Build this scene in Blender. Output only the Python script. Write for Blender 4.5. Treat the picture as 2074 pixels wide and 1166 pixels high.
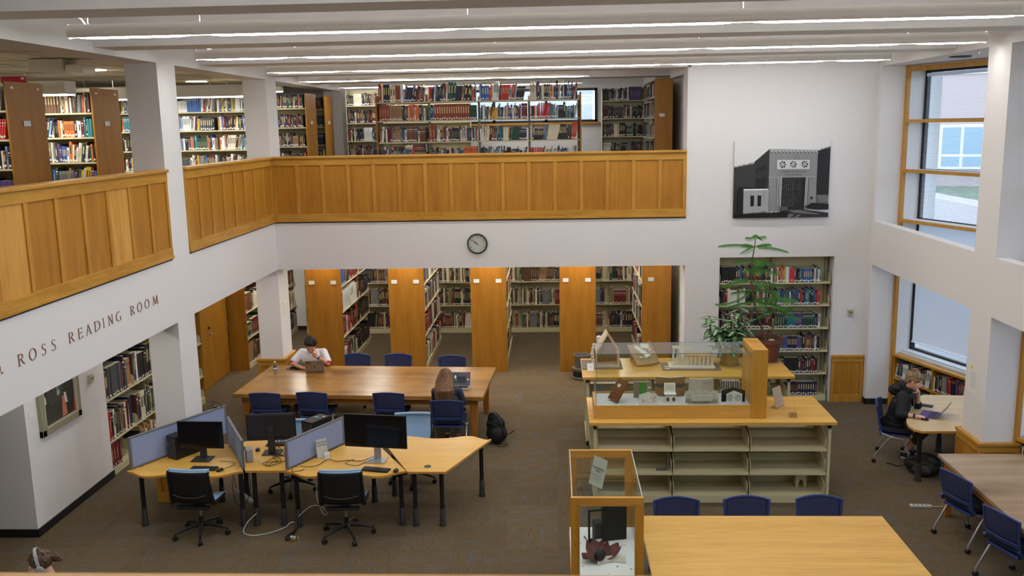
import bpy, bmesh, math, random
from math import sin, cos, pi, radians as rad, sqrt, atan2
from mathutils import Vector as V, Matrix as M, Euler

for o in list(bpy.data.objects): bpy.data.objects.remove(o)
SC = bpy.context.scene
COL = SC.collection

# ------------------------------------------------------------------ camera
HC = 4.8
FPX = 1842.5
yaw, pitch, roll = -.0484, -.1773, -.0185
F = V((sin(yaw)*cos(pitch), cos(yaw)*cos(pitch), sin(pitch)))
rt = V((cos(yaw), -sin(yaw), 0)); up = rt.cross(F)
R = cos(roll)*rt + sin(roll)*up; U = -sin(roll)*rt + cos(roll)*up
cd = bpy.data.cameras.new('camera'); cam = bpy.data.objects.new('camera', cd); COL.objects.link(cam)
cd.sensor_width = 36; cd.lens = FPX/2074*36
cam.matrix_world = M(((R.x, U.x, -F.x, 0), (R.y, U.y, -F.y, 0), (R.z, U.z, -F.z, HC), (0, 0, 0, 1)))
cd.clip_start = .05; cd.clip_end = 200
cd.dof.use_dof = True; cd.dof.focus_distance = 13.5; cd.dof.aperture_fstop = 10.0
SC.camera = cam
SC.view_settings.view_transform = 'Standard'; SC.view_settings.look = 'None'
SC.view_settings.gamma = 1; SC.view_settings.exposure = 0.09

# ------------------------------------------------------------------ world: pale overcast daylight outside the windows
w = bpy.data.worlds.new('world'); SC.world = w; w.use_nodes = True
bg = w.node_tree.nodes['Background']; bg.inputs[0].default_value = (.62, .76, 1, 1); bg.inputs[1].default_value = 3.5

FIX_E = 42.0       # emission of the tubes
FIX_UP = 30.0      # emission of the up-slots

# ------------------------------------------------------------------ materials
MATS = {}
def mat(name, col=(.8, .8, .8), rough=.6, metal=0, emit=None, es=0, spec=.5, trans=0, ior=1.45, alpha=1):
    if name in MATS: return MATS[name]
    m = bpy.data.materials.new(name); m.use_nodes = True
    b = m.node_tree.nodes['Principled BSDF']
    b.inputs['Base Color'].default_value = (*col, 1); b.inputs['Roughness'].default_value = rough
    b.inputs['Metallic'].default_value = metal; b.inputs['Specular IOR Level'].default_value = spec
    b.inputs['Transmission Weight'].default_value = trans; b.inputs['IOR'].default_value = ior
    b.inputs['Alpha'].default_value = alpha
    if emit: b.inputs['Emission Color'].default_value = (*emit, 1); b.inputs['Emission Strength'].default_value = es
    m.diffuse_color = (*col, 1)
    MATS[name] = m; return m
def nd(m, t, **k):
    n = m.node_tree.nodes.new(t)
    for a, b in k.items(): setattr(n, a, b)
    return n
def lk(m, a, b): m.node_tree.links.new(a, b)
def bsdf(m): return m.node_tree.nodes['Principled BSDF']
def ramp(m, src, stops):
    r = nd(m, 'ShaderNodeValToRGB'); e = r.color_ramp.elements
    while len(e) < len(stops): e.new(.5)
    for i, (p, c) in enumerate(stops): e[i].position = p; e[i].color = (*c, 1)
    lk(m, src, r.inputs[0]); return r.outputs[0]
def coords(m, scale=(1, 1, 1), loc=(0, 0, 0), rot=(0, 0, 0), kind='Object'):
    tc = nd(m, 'ShaderNodeTexCoord'); mp = nd(m, 'ShaderNodeMapping')
    mp.inputs['Scale'].default_value = scale; mp.inputs['Location'].default_value = loc; mp.inputs['Rotation'].default_value = rot
    lk(m, tc.outputs[kind], mp.inputs[0]); return mp.outputs[0]
def noise(m, vec, scale=5, detail=4, rough=.55, dist=0):
    n = nd(m, 'ShaderNodeTexNoise'); n.inputs['Scale'].default_value = scale; n.inputs['Detail'].default_value = detail
    n.inputs['Roughness'].default_value = rough; n.inputs['Distortion'].default_value = dist
    if vec is not None: lk(m, vec, n.inputs['Vector'])
    return n.outputs['Fac']
def mix(m, f, a, b, mode='MIX'):
    x = nd(m, 'ShaderNodeMix', data_type='RGBA', blend_type=mode)
    for s, v in ((x.inputs[0], f), (x.inputs[6], a), (x.inputs[7], b)):
        if hasattr(v, 'is_output') or hasattr(v, 'links'): lk(m, v, s)
        else: s.default_value = v if isinstance(v, (int, float)) else (*v, 1)
    return x.outputs[2]
def wood(name, c1, c2, c3, axis='z', scale=1.0, rough=.42, loc=(0, 0, 0), fine=1.0, blot=.5):
    """streaky grain running along the given object axis, with softer blotches"""
    m = mat(name, c2, rough)
    s = {'x': (.7, 9, 9), 'y': (9, .7, 9), 'z': (9, 9, .7)}[axis]
    s = tuple(v*scale for v in s)
    v = coords(m, s, loc)
    g = noise(m, v, 1.6, 5, .6, .6)
    col = ramp(m, g, [(.3, c1), (.5, c2), (.72, c3)])
    s2 = tuple(v*3.5 for v in s); v2 = coords(m, s2)
    g2 = noise(m, v2, 2.2, 3, .7)
    col = mix(m, .28*fine, col, ramp(m, g2, [(.38, tuple(x*.55 for x in c1)), (.62, c3)]), 'MULTIPLY' if False else 'MIX')
    g3 = noise(m, coords(m, (1.2, 1.2, 1.2)), 1.1, 3, .6)
    col = mix(m, ramp(m, g3, [(.35, (0, 0, 0)), (.7, (blot, blot, blot))]), col, c3)
    lk(m, col, bsdf(m).inputs['Base Color'])
    return m
def lin(r, g, b):
    f = lambda c: (c/255)/12.92 if c/255 <= .04045 else ((c/255+.055)/1.055)**2.4
    return (f(r), f(g), f(b))

# ------------------------------------------------------------------ mesh helper
class B:
    def __init__(s): s.v = []; s.f = []; s.m = []; s.c = []
    def add(s, vs, fs, mi=0, col=None):
        n = len(s.v); s.v += [tuple(v) for v in vs]
        for f in fs: s.f.append(tuple(i+n for i in f)); s.m.append(mi); s.c.append(col)
        return s
    def box(s, x0, x1, y0, y1, z0, z1, mi=0, col=None):
        return s.add([(x0, y0, z0), (x1, y0, z0), (x1, y1, z0), (x0, y1, z0), (x0, y0, z1), (x1, y0, z1), (x1, y1, z1), (x0, y1, z1)],
                     [(0, 3, 2, 1), (4, 5, 6, 7), (0, 1, 5, 4), (1, 2, 6, 5), (2, 3, 7, 6), (3, 0, 4, 7)], mi, col)
    def ob(s, mtx, sx, sy, sz, mi=0, col=None):
        """oriented box centred on mtx"""
        p = [mtx @ V((x*sx/2, y*sy/2, z*sz/2)) for z in (-1, 1) for x, y in ((-1, -1), (1, -1), (1, 1), (-1, 1))]
        return s.add(p, [(0, 3, 2, 1), (4, 5, 6, 7), (0, 1, 5, 4), (1, 2, 6, 5), (2, 3, 7, 6), (3, 0, 4, 7)], mi, col)
    def quad(s, a, b, c, d, mi=0, col=None): return s.add([a, b, c, d], [(0, 1, 2, 3)], mi, col)
    def prism(s, poly, z0, z1, mi=0, mtx=None, side=None):
        n = len(poly); p = [V((x, y, z0)) for x, y in poly]+[V((x, y, z1)) for x, y in poly]
        if mtx is not None: p = [mtx @ q for q in p]
        s.add(p, [tuple(range(n-1, -1, -1)), tuple(range(n, 2*n))], mi)
        k = len(s.v)-2*n
        for i in range(n):
            j = (i+1) % n; s.f.append((k+i, k+j, k+n+j, k+n+i)); s.m.append(mi if side is None else side); s.c.append(None)
        return s
    def cyl(s, p0, p1, r0, r1=None, n=12, mi=0, cap=True):
        r1 = r0 if r1 is None else r1; p0 = V(p0); p1 = V(p1); d = (p1-p0)
        if d.length < 1e-7: return s
        q = d.to_track_quat('Z', 'Y').to_matrix()
        a = [p0+q @ V((r0*cos(2*pi*i/n), r0*sin(2*pi*i/n), 0)) for i in range(n)]
        b = [p1+q @ V((r1*cos(2*pi*i/n), r1*sin(2*pi*i/n), 0)) for i in range(n)]
        fs = [(i, (i+1) % n, n+(i+1) % n, n+i) for i in range(n)]
        if cap: fs += [tuple(range(n-1, -1, -1)), tuple(range(n, 2*n))]
        return s.add(a+b, fs, mi)
    def tube(s, pts, r, n=8, mi=0, closed=False):
        pts = [V(p) for p in pts]; rs = r if isinstance(r, (list, tuple)) else [r]*len(pts); k = len(pts); ring = []
        pq = None
        for i, p in enumerate(pts):
            if closed: t = (pts[(i+1) % k]-pts[i-1])
            else: t = (pts[min(i+1, k-1)]-pts[max(i-1, 0)])
            t.normalize()
            if pq is None: q = t.to_track_quat('Z', 'Y')
            else: q = pq.rotation_difference(t.to_track_quat('Z', 'Y')); q = (pq @ V((0, 0, 1))).rotation_difference(t) @ pq
            pq = q
            ring.append([p+q @ V((rs[i]*cos(2*pi*j/n), rs[i]*sin(2*pi*j/n), 0)) for j in range(n)])
        fs = []
        for i in range(k if closed else k-1):
            i2 = (i+1) % k
            for j in range(n): fs.append((i*n+j, i*n+(j+1) % n, i2*n+(j+1) % n, i2*n+j))
        if not closed: fs += [tuple(range(n-1, -1, -1)), tuple((k-1)*n+j for j in range(n))]
        return s.add([p for rg in ring for p in rg], fs, mi)
    def lathe(s, prof, c=(0, 0, 0), n=24, mi=0, cap=True, mtx=None):
        k = len(prof); vs = [V((r*cos(2*pi*j/n), r*sin(2*pi*j/n), z)) for r, z in prof for j in range(n)]
        vs = [(mtx @ v if mtx is not None else v+V(c)) for v in vs]
        fs = [(i*n+j, i*n+(j+1) % n, (i+1)*n+(j+1) % n, (i+1)*n+j) for i in range(k-1) for j in range(n)]
        if cap: fs += [tuple(range(n-1, -1, -1)), tuple((k-1)*n+j for j in range(n))]
        return s.add(vs, fs, mi)
    def ell(s, c, r, n=16, mi=0, rot=None):
        r = (r, r, r) if not hasattr(r, '__len__') else r; h = n//2; vs = []
        for i in range(h+1):
            a = pi*i/h
            for j in range(n): vs.append(V((r[0]*sin(a)*cos(2*pi*j/n), r[1]*sin(a)*sin(2*pi*j/n), -r[2]*cos(a))))
        if rot is not None: vs = [rot @ v for v in vs]
        vs = [v+V(c) for v in vs]
        return s.add(vs, [(i*n+j, i*n+(j+1) % n, (i+1)*n+(j+1) % n, (i+1)*n+j) for i in range(h) for j in range(n)], mi)
    def capsule(s, p0, p1, r0, r1, n=14):
        """tapered limb with rounded ends (for remeshed bodies)"""
        s.cyl(p0, p1, r0, r1, n); s.ell(p0, r0, n); s.ell(p1, r1, n); return s
    def grid(s, fn, nu, nv, mi=0, th=None):
        """fn(u,v)->point, u,v in 0..1; optional thickness shell along z offset function"""
        vs = [V(fn(i/nu, j/nv)) for i in range(nu+1) for j in range(nv+1)]
        w_ = nv+1
        fs = [(i*w_+j, (i+1)*w_+j, (i+1)*w_+j+1, i*w_+j+1) for i in range(nu) for j in range(nv)]
        if th:
            N = len(vs); nrm = []
            for i in range(nu+1):
                for j in range(nv+1):
                    a = vs[min(i+1, nu)*w_+j]-vs[max(i-1, 0)*w_+j]; b = vs[i*w_+min(j+1, nv)]-vs[i*w_+max(j-1, 0)]
                    nn = a.cross(b); nrm.append(nn.normalized() if nn.length > 1e-9 else V((0, 0, 1)))
            vs2 = [v-n_*th for v, n_ in zip(vs, nrm)]
            f2 = [tuple(reversed([q+N for q in f])) for f in fs]
            bd = [i*w_ for i in range(nu+1)]+[nu*w_+j for j in range(1, nv+1)]+[i*w_+nv for i in range(nu-1, -1, -1)]+[j for j in range(nv-1, 0, -1)]
            f3 = [(bd[k], bd[(k+1) % len(bd)], bd[(k+1) % len(bd)]+N, bd[k]+N) for k in range(len(bd))]
            f3 = [tuple(reversed(f)) for f in f3]
            return s.add(vs+vs2, fs+f2+f3, mi)
        return s.add(vs, fs, mi)
    def build(s, name, mats, parent=None, smooth=None, bevel=None, loc=None, rot=None, mods=None):
        me = bpy.data.meshes.new(name); me.from_pydata(s.v, [], s.f)
        mats = mats if isinstance(mats, (list, tuple)) else [mats]
        for x in mats: me.materials.append(x)
        me.polygons.foreach_set('material_index', s.m)
        if any(c is not None for c in s.c):
            at = me.color_attributes.new('Col', 'FLOAT_COLOR', 'CORNER'); k = 0
            buf = []
            for f, c in zip(s.f, s.c): buf += list((*(c or (.8, .8, .8)), 1))*len(f)
            at.data.foreach_set('color', buf)
        if smooth is not None:
            me.polygons.foreach_set('use_smooth', [True]*len(me.polygons))
            if smooth < 180: me.set_sharp_from_angle(angle=rad(smooth))
        me.validate()
        o = bpy.data.objects.new(name, me); COL.objects.link(o)
        if parent is not None: o.parent = parent
        if loc is not None: o.location = loc
        if rot is not None: o.rotation_euler = rot
        if bevel:
            b = o.modifiers.new('bevel', 'BEVEL'); b.width = bevel; b.segments = 2; b.limit_method = 'ANGLE'; b.angle_limit = rad(40)
        return o
def tag(o, label=None, cat=None, group=None, kind=None):
    if label: o['label'] = label
    if cat: o['category'] = cat
    if group: o['group'] = group
    if kind: o['kind'] = kind
    return o
def thing(name, label, cat, loc=(0, 0, 0), rz=0, group=None):
    o = bpy.data.objects.new(name, None); COL.objects.link(o); o.location = loc; o.rotation_euler = (0, 0, rz)
    o.empty_display_size = .1
    return tag(o, label, cat, group)
def struct(b, name, mats, **k):
    o = b.build(name, mats, **k); o['kind'] = 'structure'; return o
def dup(root, loc, rz=None, label=None, group=None):
    r = root.copy(); COL.objects.link(r); r.location = loc
    if rz is not None: r.rotation_euler = (0, 0, rz)
    if label: r['label'] = label
    if group: r['group'] = group
    def rec(a, b):
        for ch in list(a.children):
            c = ch.copy(); COL.objects.link(c); c.parent = b; rec(ch, c)
    rec(root, r); return r
def RZ(a): return M.Rotation(a, 4, 'Z')
def RX(a): return M.Rotation(a, 4, 'X')
def RY(a): return M.Rotation(a, 4, 'Y')
def T(x, y, z): return M.Translation((x, y, z))
def text_mesh(name, body, size, mat_, parent, mtx, ext=.0008, align='CENTER', bold=False):
    c = bpy.data.curves.new(name, 'FONT'); c.body = body; c.size = size; c.extrude = ext; c.align_x = align; c.align_y = 'CENTER'
    if bold: c.offset = size*.015
    c.resolution_u = 3
    t = bpy.data.objects.new('tmp', c); COL.objects.link(t)
    me = bpy.data.meshes.new_from_object(t.evaluated_get(bpy.context.evaluated_depsgraph_get()))
    bpy.data.objects.remove(t); bpy.data.curves.remove(c)
    me.name = name; me.materials.clear(); me.materials.append(mat_)
    o = bpy.data.objects.new(name, me); COL.objects.link(o); o.parent = parent; o.matrix_local = mtx
    return o

XL, YB, XO, XR = -4.8, 15.36, 2.2, 5.26
ZB, ZR0, ZR1, ZT, ZS, ZBM = 2.405, 3.23, 4.34, 5.62, 3.13, 5.68
ZF = 3.27      # upper floor
# ================================================================== materials for the building
m_wall = mat('painted_wall', lin(226, 222, 218), .85, spec=.25)
lk(m_wall, ramp(m_wall, noise(m_wall, coords(m_wall, (1, 1, 1)), 60, 3), [(.3, lin(224, 221, 219)), (.7, lin(229, 226, 224))]), bsdf(m_wall).inputs['Base Color'])
m_black = mat('black_rubber_base', (.012, .012, .013), .5)
m_oak = wood('honey_oak', lin(164, 108, 28), lin(186, 130, 42), lin(202, 150, 60), 'z', 1.0, .4)
m_oakx = wood('honey_oak_rail', lin(164, 110, 30), lin(188, 134, 44), lin(202, 152, 62), 'x', 1.0, .38)
m_pan = wood('oak_veneer_panel', lin(150, 94, 20), lin(172, 113, 30), lin(187, 131, 44), 'z', .6, .4, fine=.6)
m_pan2 = wood('oak_veneer_panel_pale', lin(188, 128, 44), lin(208, 150, 66), lin(222, 170, 88), 'z', .6, .4, fine=.6)
m_end = wood('stack_end_veneer', lin(142, 92, 20), lin(158, 106, 28), lin(172, 120, 40), 'z', .7, .45, fine=.5, blot=.2)
m_tile = mat('acoustic_tile', lin(214, 204, 188), .9)
def carpet():
    m = mat('carpet_tiles', (.1, .08, .06), .95, spec=.1)
    tc = nd(m, 'ShaderNodeTexCoord'); vec = tc.outputs['Object']
    sep = nd(m, 'ShaderNodeSeparateXYZ'); lk(m, vec, sep.inputs[0])
    def mth(op, a, b=None):
        n = nd(m, 'ShaderNodeMath', operation=op)
        for i, q in enumerate((a, b)):
            if q is None: continue
            if isinstance(q, (int, float)): n.inputs[i].default_value = q
            else: lk(m, q, n.inputs[i])
        return n.outputs[0]
    tx = mth('FLOOR', mth('DIVIDE', sep.outputs[0], .61)); ty = mth('FLOOR', mth('DIVIDE', sep.outputs[1], .61))
    par = mth('ABSOLUTE', mth('MODULO', mth('ADD', tx, ty), 2.0))
    def stripes(sc):
        v = coords(m, sc); return noise(m, v, 1.0, 3, .7)
    sA = stripes((6, 75, 1)); sB = stripes((75, 6, 1))
    s = nd(m, 'ShaderNodeMix'); lk(m, par, s.inputs[0]); lk(m, sA, s.inputs[2]); lk(m, sB, s.inputs[3])
    base = ramp(m, s.outputs[0], [(.28, lin(78, 66, 50)), (.45, lin(93, 80, 61)), (.55, lin(99, 86, 66)), (.74, lin(114, 100, 77))])
    pA = noise(m, coords(m, (1.3, 5, 1)), 1.4, 3, .6); pB = noise(m, coords(m, (5, 1.3, 1)), 1.4, 3, .6)
    s2 = nd(m, 'ShaderNodeMix'); lk(m, par, s2.inputs[0]); lk(m, pA, s2.inputs[2]); lk(m, pB, s2.inputs[3])
    blue = ramp(m, s.outputs[0], [(.3, lin(78, 76, 73)), (.7, lin(100, 98, 95))])
    f = ramp(m, s2.outputs[0], [(.50, (0, 0, 0)), (.66, (.85, .85, .85))])
    col = mix(m, f, base, blue)
    # tile-to-tile tone
    wn = nd(m, 'ShaderNodeTexWhiteNoise', noise_dimensions='2D'); cb = nd(m, 'ShaderNodeCombineXYZ'); lk(m, tx, cb.inputs[0]); lk(m, ty, cb.inputs[1]); lk(m, cb.outputs[0], wn.inputs[0])
    tone = ramp(m, wn.outputs[0], [(0, (.82, .82, .82)), (1, (1, 1, 1))])
    col = mix(m, 1.0, col, tone, 'MULTIPLY')
    col = mix(m, ramp(m, noise(m, coords(m, (1, 1, 1)), 260, 2), [(.3, (0, 0, 0)), (.8, (.22, .22, .22))]), col, lin(150, 128, 98))
    lk(m, col, bsdf(m).inputs['Base Color']); return m
m_carpet = carpet()
m_glass = mat('window_glass', (1, 1, 1), .02, trans=1, ior=1.02)
m_frame = mat('black_window_frame', (.015, .015, .018), .4)
m_blind = mat('blind_slats', lin(196, 204, 214), .6)

# ================================================================== floors
struct(B().box(-13, 6.3, -4, 22, -.1, 0), 'floor', m_carpet)
b = B()
b.box(-13, XL-.05, -4, 21.5, 2.75, ZF-.001).box(XL-.05, 2.4, YB+.05, 21.5, 2.75, ZF-.001)
struct(b, 'floor_upper', [m_carpet])
b = B(); b.box(XL, 6.0, -4, .82, 2.75, ZF); struct(b, 'floor_near', [m_carpet])

# ================================================================== walls
PIL = [(-3.7*1, 0)]
def wall_left():
    b = B()
    b.box(XL-.4, XL, -4, 21.3, ZB, ZR0-.0)                 # spandrel between the two storeys
    b.box(XL-.4, XL, -4, 21.3, ZT, 6.9)                 # band above the upper openings
    for y0, y1 in ((11.11, 11.65), (YB+.002, 15.92), (6.46, 7.0), (2.3, 2.84)):
        b.box(XL-.4, XL, y0, y1, ZR0, ZT); b.box(XL-.4, XL, y0, y1, 0, ZB)
    b.box(XL-.4, XL, 20.85, 21.3, ZR0, ZT)
    return struct(b, 'wall_left', m_wall)
wall_left()
def wall_back():
    b = B()
    t = .5
    b.box(XL, XO, YB, YB+t, ZB, ZR0)
    b.box(XO, 2.78, YB, YB+t, 0, ZBM); b.box(2.78, 4.69, YB, YB+t, 2.53, ZBM); b.box(4.69, XR, YB, YB+t, 0, ZBM)
    b.box(XO, XR, YB, YB+t, ZBM, 6.9)
    b.box(XR+.001, 5.655, 15.2, YB+t, 0, 6.9); b.box(5.655, 6.3, 15.4, YB+t, 0, 6.9)      # return beside the windows
    b.box(2.74, 4.73, YB+.42, YB+.5, 0, 2.55)            # back of the book alcove
    struct(b, 'wall_back', m_wall)
    b = B()
    b.box(2.4, 2.5, YB+t, 21.5, 0, 6.9); struct(b, 'wall_mezzanine_right', m_wall)
    b = B(); b.box(2.25, 2.4, YB+t, 18.1, ZT, 6.9); b.box(2.05, 2.4, 18.66, 21.3, ZT+.02, 6.9); struct(b, 'wall_bulkhead', m_wall)
    b = B()
    # far wall with window hole upstairs
    wx0, wx1, wz0, wz1 = -2.6, 1.0, 4.84, 5.6
    b.box(-13, 2.5, 21.3, 21.6, 0, wz0); b.box(-13, wx0, 21.3, 21.6, wz0, wz1); b.box(wx1, 2.5, 21.3, 21.6, wz0, wz1); b.box(-13, 2.5, 21.3, 21.6, wz1, 6.9)
    struct(b, 'wall_far', m_wall)
wall_back()
def wall_right():
    b = B()
    b.box(XR, 5.42, -4, 15.2, ZB, ZS)
    b.box(XR, 5.66, -4, 15.2, ZT, 6.9)
    for k in range(5):
        y1 = 11.57-k*4.17
        b.box(XR, 5.66, y1-.56, y1, 0, ZB); b.box(XR, 5.66, y1-.56, y1, ZS, ZT); b.box(5.42, 5.66, y1-.56, y1, ZB, ZS)
    struct(b, 'wall_right', m_wall)
wall_right()
# the windows stand in angled bays, turned away from the wall line
WA = rad(19.5); WD = V((sin(WA), -cos(WA), 0)); WN = V((cos(WA), sin(WA), 0))   # along (towards viewer), outward
def bay(k):
    P = V((5.66, 15.2-4.17*k, 0)); nm = k+1
    X = M(((WD.x, WN.x, 0, P.x), (WD.y, WN.y, 0, P.y), (0, 0, 1, 0), (0, 0, 0, 1)))   # local x along, y outward
    def ob(b, x0, x1, y0, y1, z0, z1, mi=0): b.ob(X @ T((x0+x1)/2, (y0+y1)/2, (z0+z1)/2), x1-x0, y1-y0, z1-z0, mi)
    L = 3.75
    b = B()
    ob(b, .05, L+.3, .31, .5, 0, .93); ob(b, .05, L+.3, .31, .5, 5.66, 6.9); ob(b, L-.02, L+.4, .0, .5, 0, 6.9)
    ob(b, -.02, .05, .03, .5, .0, 6.9); ob(b, .05, L, .0, .5, 5.61, 5.66)
    b.box(5.66, 7.4, 15.2-4.17*(k+1), 15.2-4.17*k, 5.66, 5.75) if False else None
    struct(b, 'wall_bay', m_wall)
    c = B(); c.prism([(5.661, P.y+.0), (5.67, P.y), (7.1, P.y-3.95), (5.661, P.y-3.95)], 5.622, 5.7); struct(c, 'ceiling_bay', m_wall)
    # frame
    t = thing('window_'+str(nm), 'tall angled window bay number', 'window'); t['kind'] = 'structure'; del t['label']; del t['category']
    b = B(); ob(b, .05, .11, .31, .37, .93, 5.62); ob(b, L-.08, L-.02, .31, .37, .93, 5.62)
    for z in (.93, 5.5): ob(b, .11, L-.08, .31, .37, z, z+.06)
    for z in (3.13, 3.93, 4.73): ob(b, .11, L-.08, .31, .36, z, z+.045)
    b.build('window_frame', m_frame, t)
    b = B(); ob(b, .11, L-.08, .335, .341, .99, 5.5); b.build('pane', m_thin, t)
    # wooden liner: posts, head and the three deep rails
    b = B(); ob(b, 0, .055, -.03, .03, 0.0, 5.62); ob(b, .055, L, -.03, .03, 5.52, 5.6)
    b.build('wood_post', m_oak, t)
    for z in (3.12, 3.93, 4.72):
        b = B(); ob(b, .055, L, -.03, .03, z, z+.05); b.build('wood_rail', m_oakx, t)
        b = B(); ob(b, .055, L, .03, .30, z+.008, z+.04); b.build('rail_ledge', m_wall, t)
    # stone sill over the bookcase
    b = B(); ob(b, .05, L, .10, .31, .9, .93); ob(b, .05, L, .16, .31, .93, .955); b.build('stone_sill', mat('pale_sill', lin(205, 208, 212), .5), t)
    # blinds: slats half open above, closed below
    b = B(); z = 3.2
    while z < 5.48: b.ob(X @ T((.11+L-.08)/2, .29, z) @ RX(rad(4)), L-.24, .024, .0012); z += .024
    ob(b, .12, L-.1, .275, .305, 5.44, 5.49)
    b.build('blind', m_slat, t)
    b = B(); z = 1.13
    while z < 3.1: b.ob(X @ T((.11+L-.08)/2, .29, z) @ RX(rad(68)), L-.24, .024, .0012); z += .0222
    ob(b, .12, L-.1, .28, .30, 1.09, 1.11)
    b.build('blind', m_slat, t)
    return X
m_thin = bpy.data.materials.new('clear_pane'); m_thin.use_nodes = True; MATS['clear_pane'] = m_thin
nt = m_thin.node_tree; nt.nodes.remove(nt.nodes['Principled BSDF'])
def thin_glass(m, tint=(.96, .98, .97), gl=1.0, ior=1.45):
    nt = m.node_tree; out = nt.nodes['Material Output']
    a = nt.nodes.new('ShaderNodeBsdfTransparent'); a.inputs[0].default_value = (*tint, 1)
    g = nt.nodes.new('ShaderNodeBsdfGlossy'); g.inputs['Roughness'].default_value = .02; g.inputs[0].default_value = (gl, gl, gl, 1)
    f = nt.nodes.new('ShaderNodeFresnel'); f.inputs[0].default_value = ior
    x = nt.nodes.new('ShaderNodeMixShader'); ge = nt.nodes.new('ShaderNodeNewGeometry'); mu = nt.nodes.new('ShaderNodeMath'); mu.operation = 'MULTIPLY_ADD'; mu.inputs[1].default_value = -1; mu.inputs[2].default_value = 1; nt.links.new(ge.outputs['Backfacing'], mu.inputs[0])
    m2 = nt.nodes.new('ShaderNodeMath'); m2.operation = 'MULTIPLY'; nt.links.new(f.outputs[0], m2.inputs[0]); nt.links.new(mu.outputs[0], m2.inputs[1]); nt.links.new(m2.outputs[0], x.inputs[0]); nt.links.new(a.outputs[0], x.inputs[1]); nt.links.new(g.outputs[0], x.inputs[2])
    nt.links.new(x.outputs[0], out.inputs[0])
thin_glass(m_thin)
m_slat = bpy.data.materials.new('blind_slat'); m_slat.use_nodes = True
nt = m_slat.node_tree; nt.nodes.remove(nt.nodes['Principled BSDF'])
_d = nt.nodes.new('ShaderNodeBsdfDiffuse'); _d.inputs[0].default_value = (.86, .88, .9, 1)
_t = nt.nodes.new('ShaderNodeBsdfTranslucent'); _t.inputs[0].default_value = (.88, .91, .95, 1)
_x = nt.nodes.new('ShaderNodeMixShader'); _x.inputs[0].default_value = .5
nt.links.new(_d.outputs[0], _x.inputs[1]); nt.links.new(_t.outputs[0], _x.inputs[2]); nt.links.new(_x.outputs[0], nt.nodes['Material Output'].inputs[0])
BAYS = [bay(k) for k in range(3)]
struct(B().box(5.66, 12, -4, -1.9, 0, 6.9), 'wall_right_end', m_wall)
struct(B().box(6.3, 8.2, -4, 16, -.1, 0.0), 'floor_bay', m_carpet)
struct(B().box(5.2, 8.2, -4, 16, 6.95, 7.0), 'ceiling_bay_top', m_wall)
# ------------------------------------------------------------------ outside: neighbouring building and its lawn
t = thing('neighbouring_building', 'pale pinkish sided building with white framed windows seen through the upper window', 'building', (15.5, 34, 2.3), rad(66))
b = B().box(-.2, .2, -14, 14, 0, 14); b.build('facade', mat('pale_siding', lin(186, 168, 164), .8), t)
rw = [(y, z) for z in (.62, 4.0, 7.4) for y in (-10.65, -7.05, -3.6, -.05, 3.45, 6.95)]
for y, z in rw:
    fr = B(); fr.box(-.26, -.18, y, y+1.5, z, z+1.6); o = fr.build('window_frame', mat('white_paint', (.85, .86, .88), .5), t)
    for a_, b_, c_, d_ in ((.1, .7, .1, .45), (.8, 1.4, .1, .45), (.1, .7, .55, 1.5), (.8, 1.4, .55, 1.5)):
        B().box(-.28, -.25, y+a_, y+b_, z+c_, z+d_).build('pane', mat('far_pane', lin(150, 175, 190), .1), o)
t2 = B().box(12, 40, -20, 60, 2.2, 2.3).build('lawn', mat('lawn_grass', lin(92, 112, 84), .9)); t2['kind'] = 'structure'
lk(MATS['lawn_grass'], ramp(MATS['lawn_grass'], noise(MATS['lawn_grass'], coords(MATS['lawn_grass']), 3, 4), [(.3, lin(80, 100, 76)), (.7, lin(132, 140, 118))]), bsdf(MATS['lawn_grass']).inputs['Base Color'])
t3 = B().box(11.2, 12, -20, 60, -.1, 2.45).build('wall_garden', mat('garden_wall', lin(190, 180, 178), .9)); t3['kind'] = 'structure'
t4 = B().box(6.3, 60, -30, 60, -.3, -.12).build('floor_outside', mat('paving_outside', lin(150, 150, 150), .9)); t4['kind'] = 'structure'
b = B(); b.box(-6.8, -6.27, 10.03, 11.94, 0, 2.75)
struct(b, 'wall_portrait', m_wall)
struct(B().box(-6.8, -6.62, 11.94, 21.3, 0, 2.75), 'wall_alcove_left', m_wall)
struct(B().box(-13.1, -13, -4, 21.5, 0, 6.9), 'wall_outer_left', m_wall)
struct(B().box(-13, -6.62, 8.2, 8.3, 0, 2.75), 'wall_passage', mat('passage_blue', lin(70, 90, 105), .8))
struct(B().box(-13, 6.3, -4.1, -4, 0, 6.9), 'wall_near', m_wall)
# baseboards
bb = B(); bb.box(-6.272, -6.255, 10.02, 11.95, 0, .1); bb.box(-6.8, -6.255, 10.012, 10.03, 0, .1); struct(bb, 'baseboard_left', m_black)
bb = B(); bb.box(XR-.012, 5.66, 15.185, 15.2, 0, .1); bb.box(XR-.012, XR, 15.185, 15.34, 0, .1); struct(bb, 'baseboard_right', m_black)
struct(B().box(-6.6, -5.2, 21.28, 21.3, 0, .1), 'baseboard_far', m_black)

# ================================================================== ceilings
b = B(); b.box(-13.1, 6.3, -4.1, 21.6, 6.9, 7.0)
struct(b, 'ceiling', m_wall)
for i, (y0, y1) in enumerate(((9.6, 10.08), (12.48, 13.01), (15.4, 15.88), (18.09, 18.66), (6.7, 7.18), (3.8, 4.3), (.9, 1.4))):
    x1 = XR if y0 < 15 else (XO+.05 if y0 < 16 else 2.4)
    if i == 2: y0, y1 = YB, YB+.5
    b = B().box(XL, x1, y0, y1, ZBM, 6.9)
    struct(b, 'ceiling_beam', m_wall)
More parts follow.
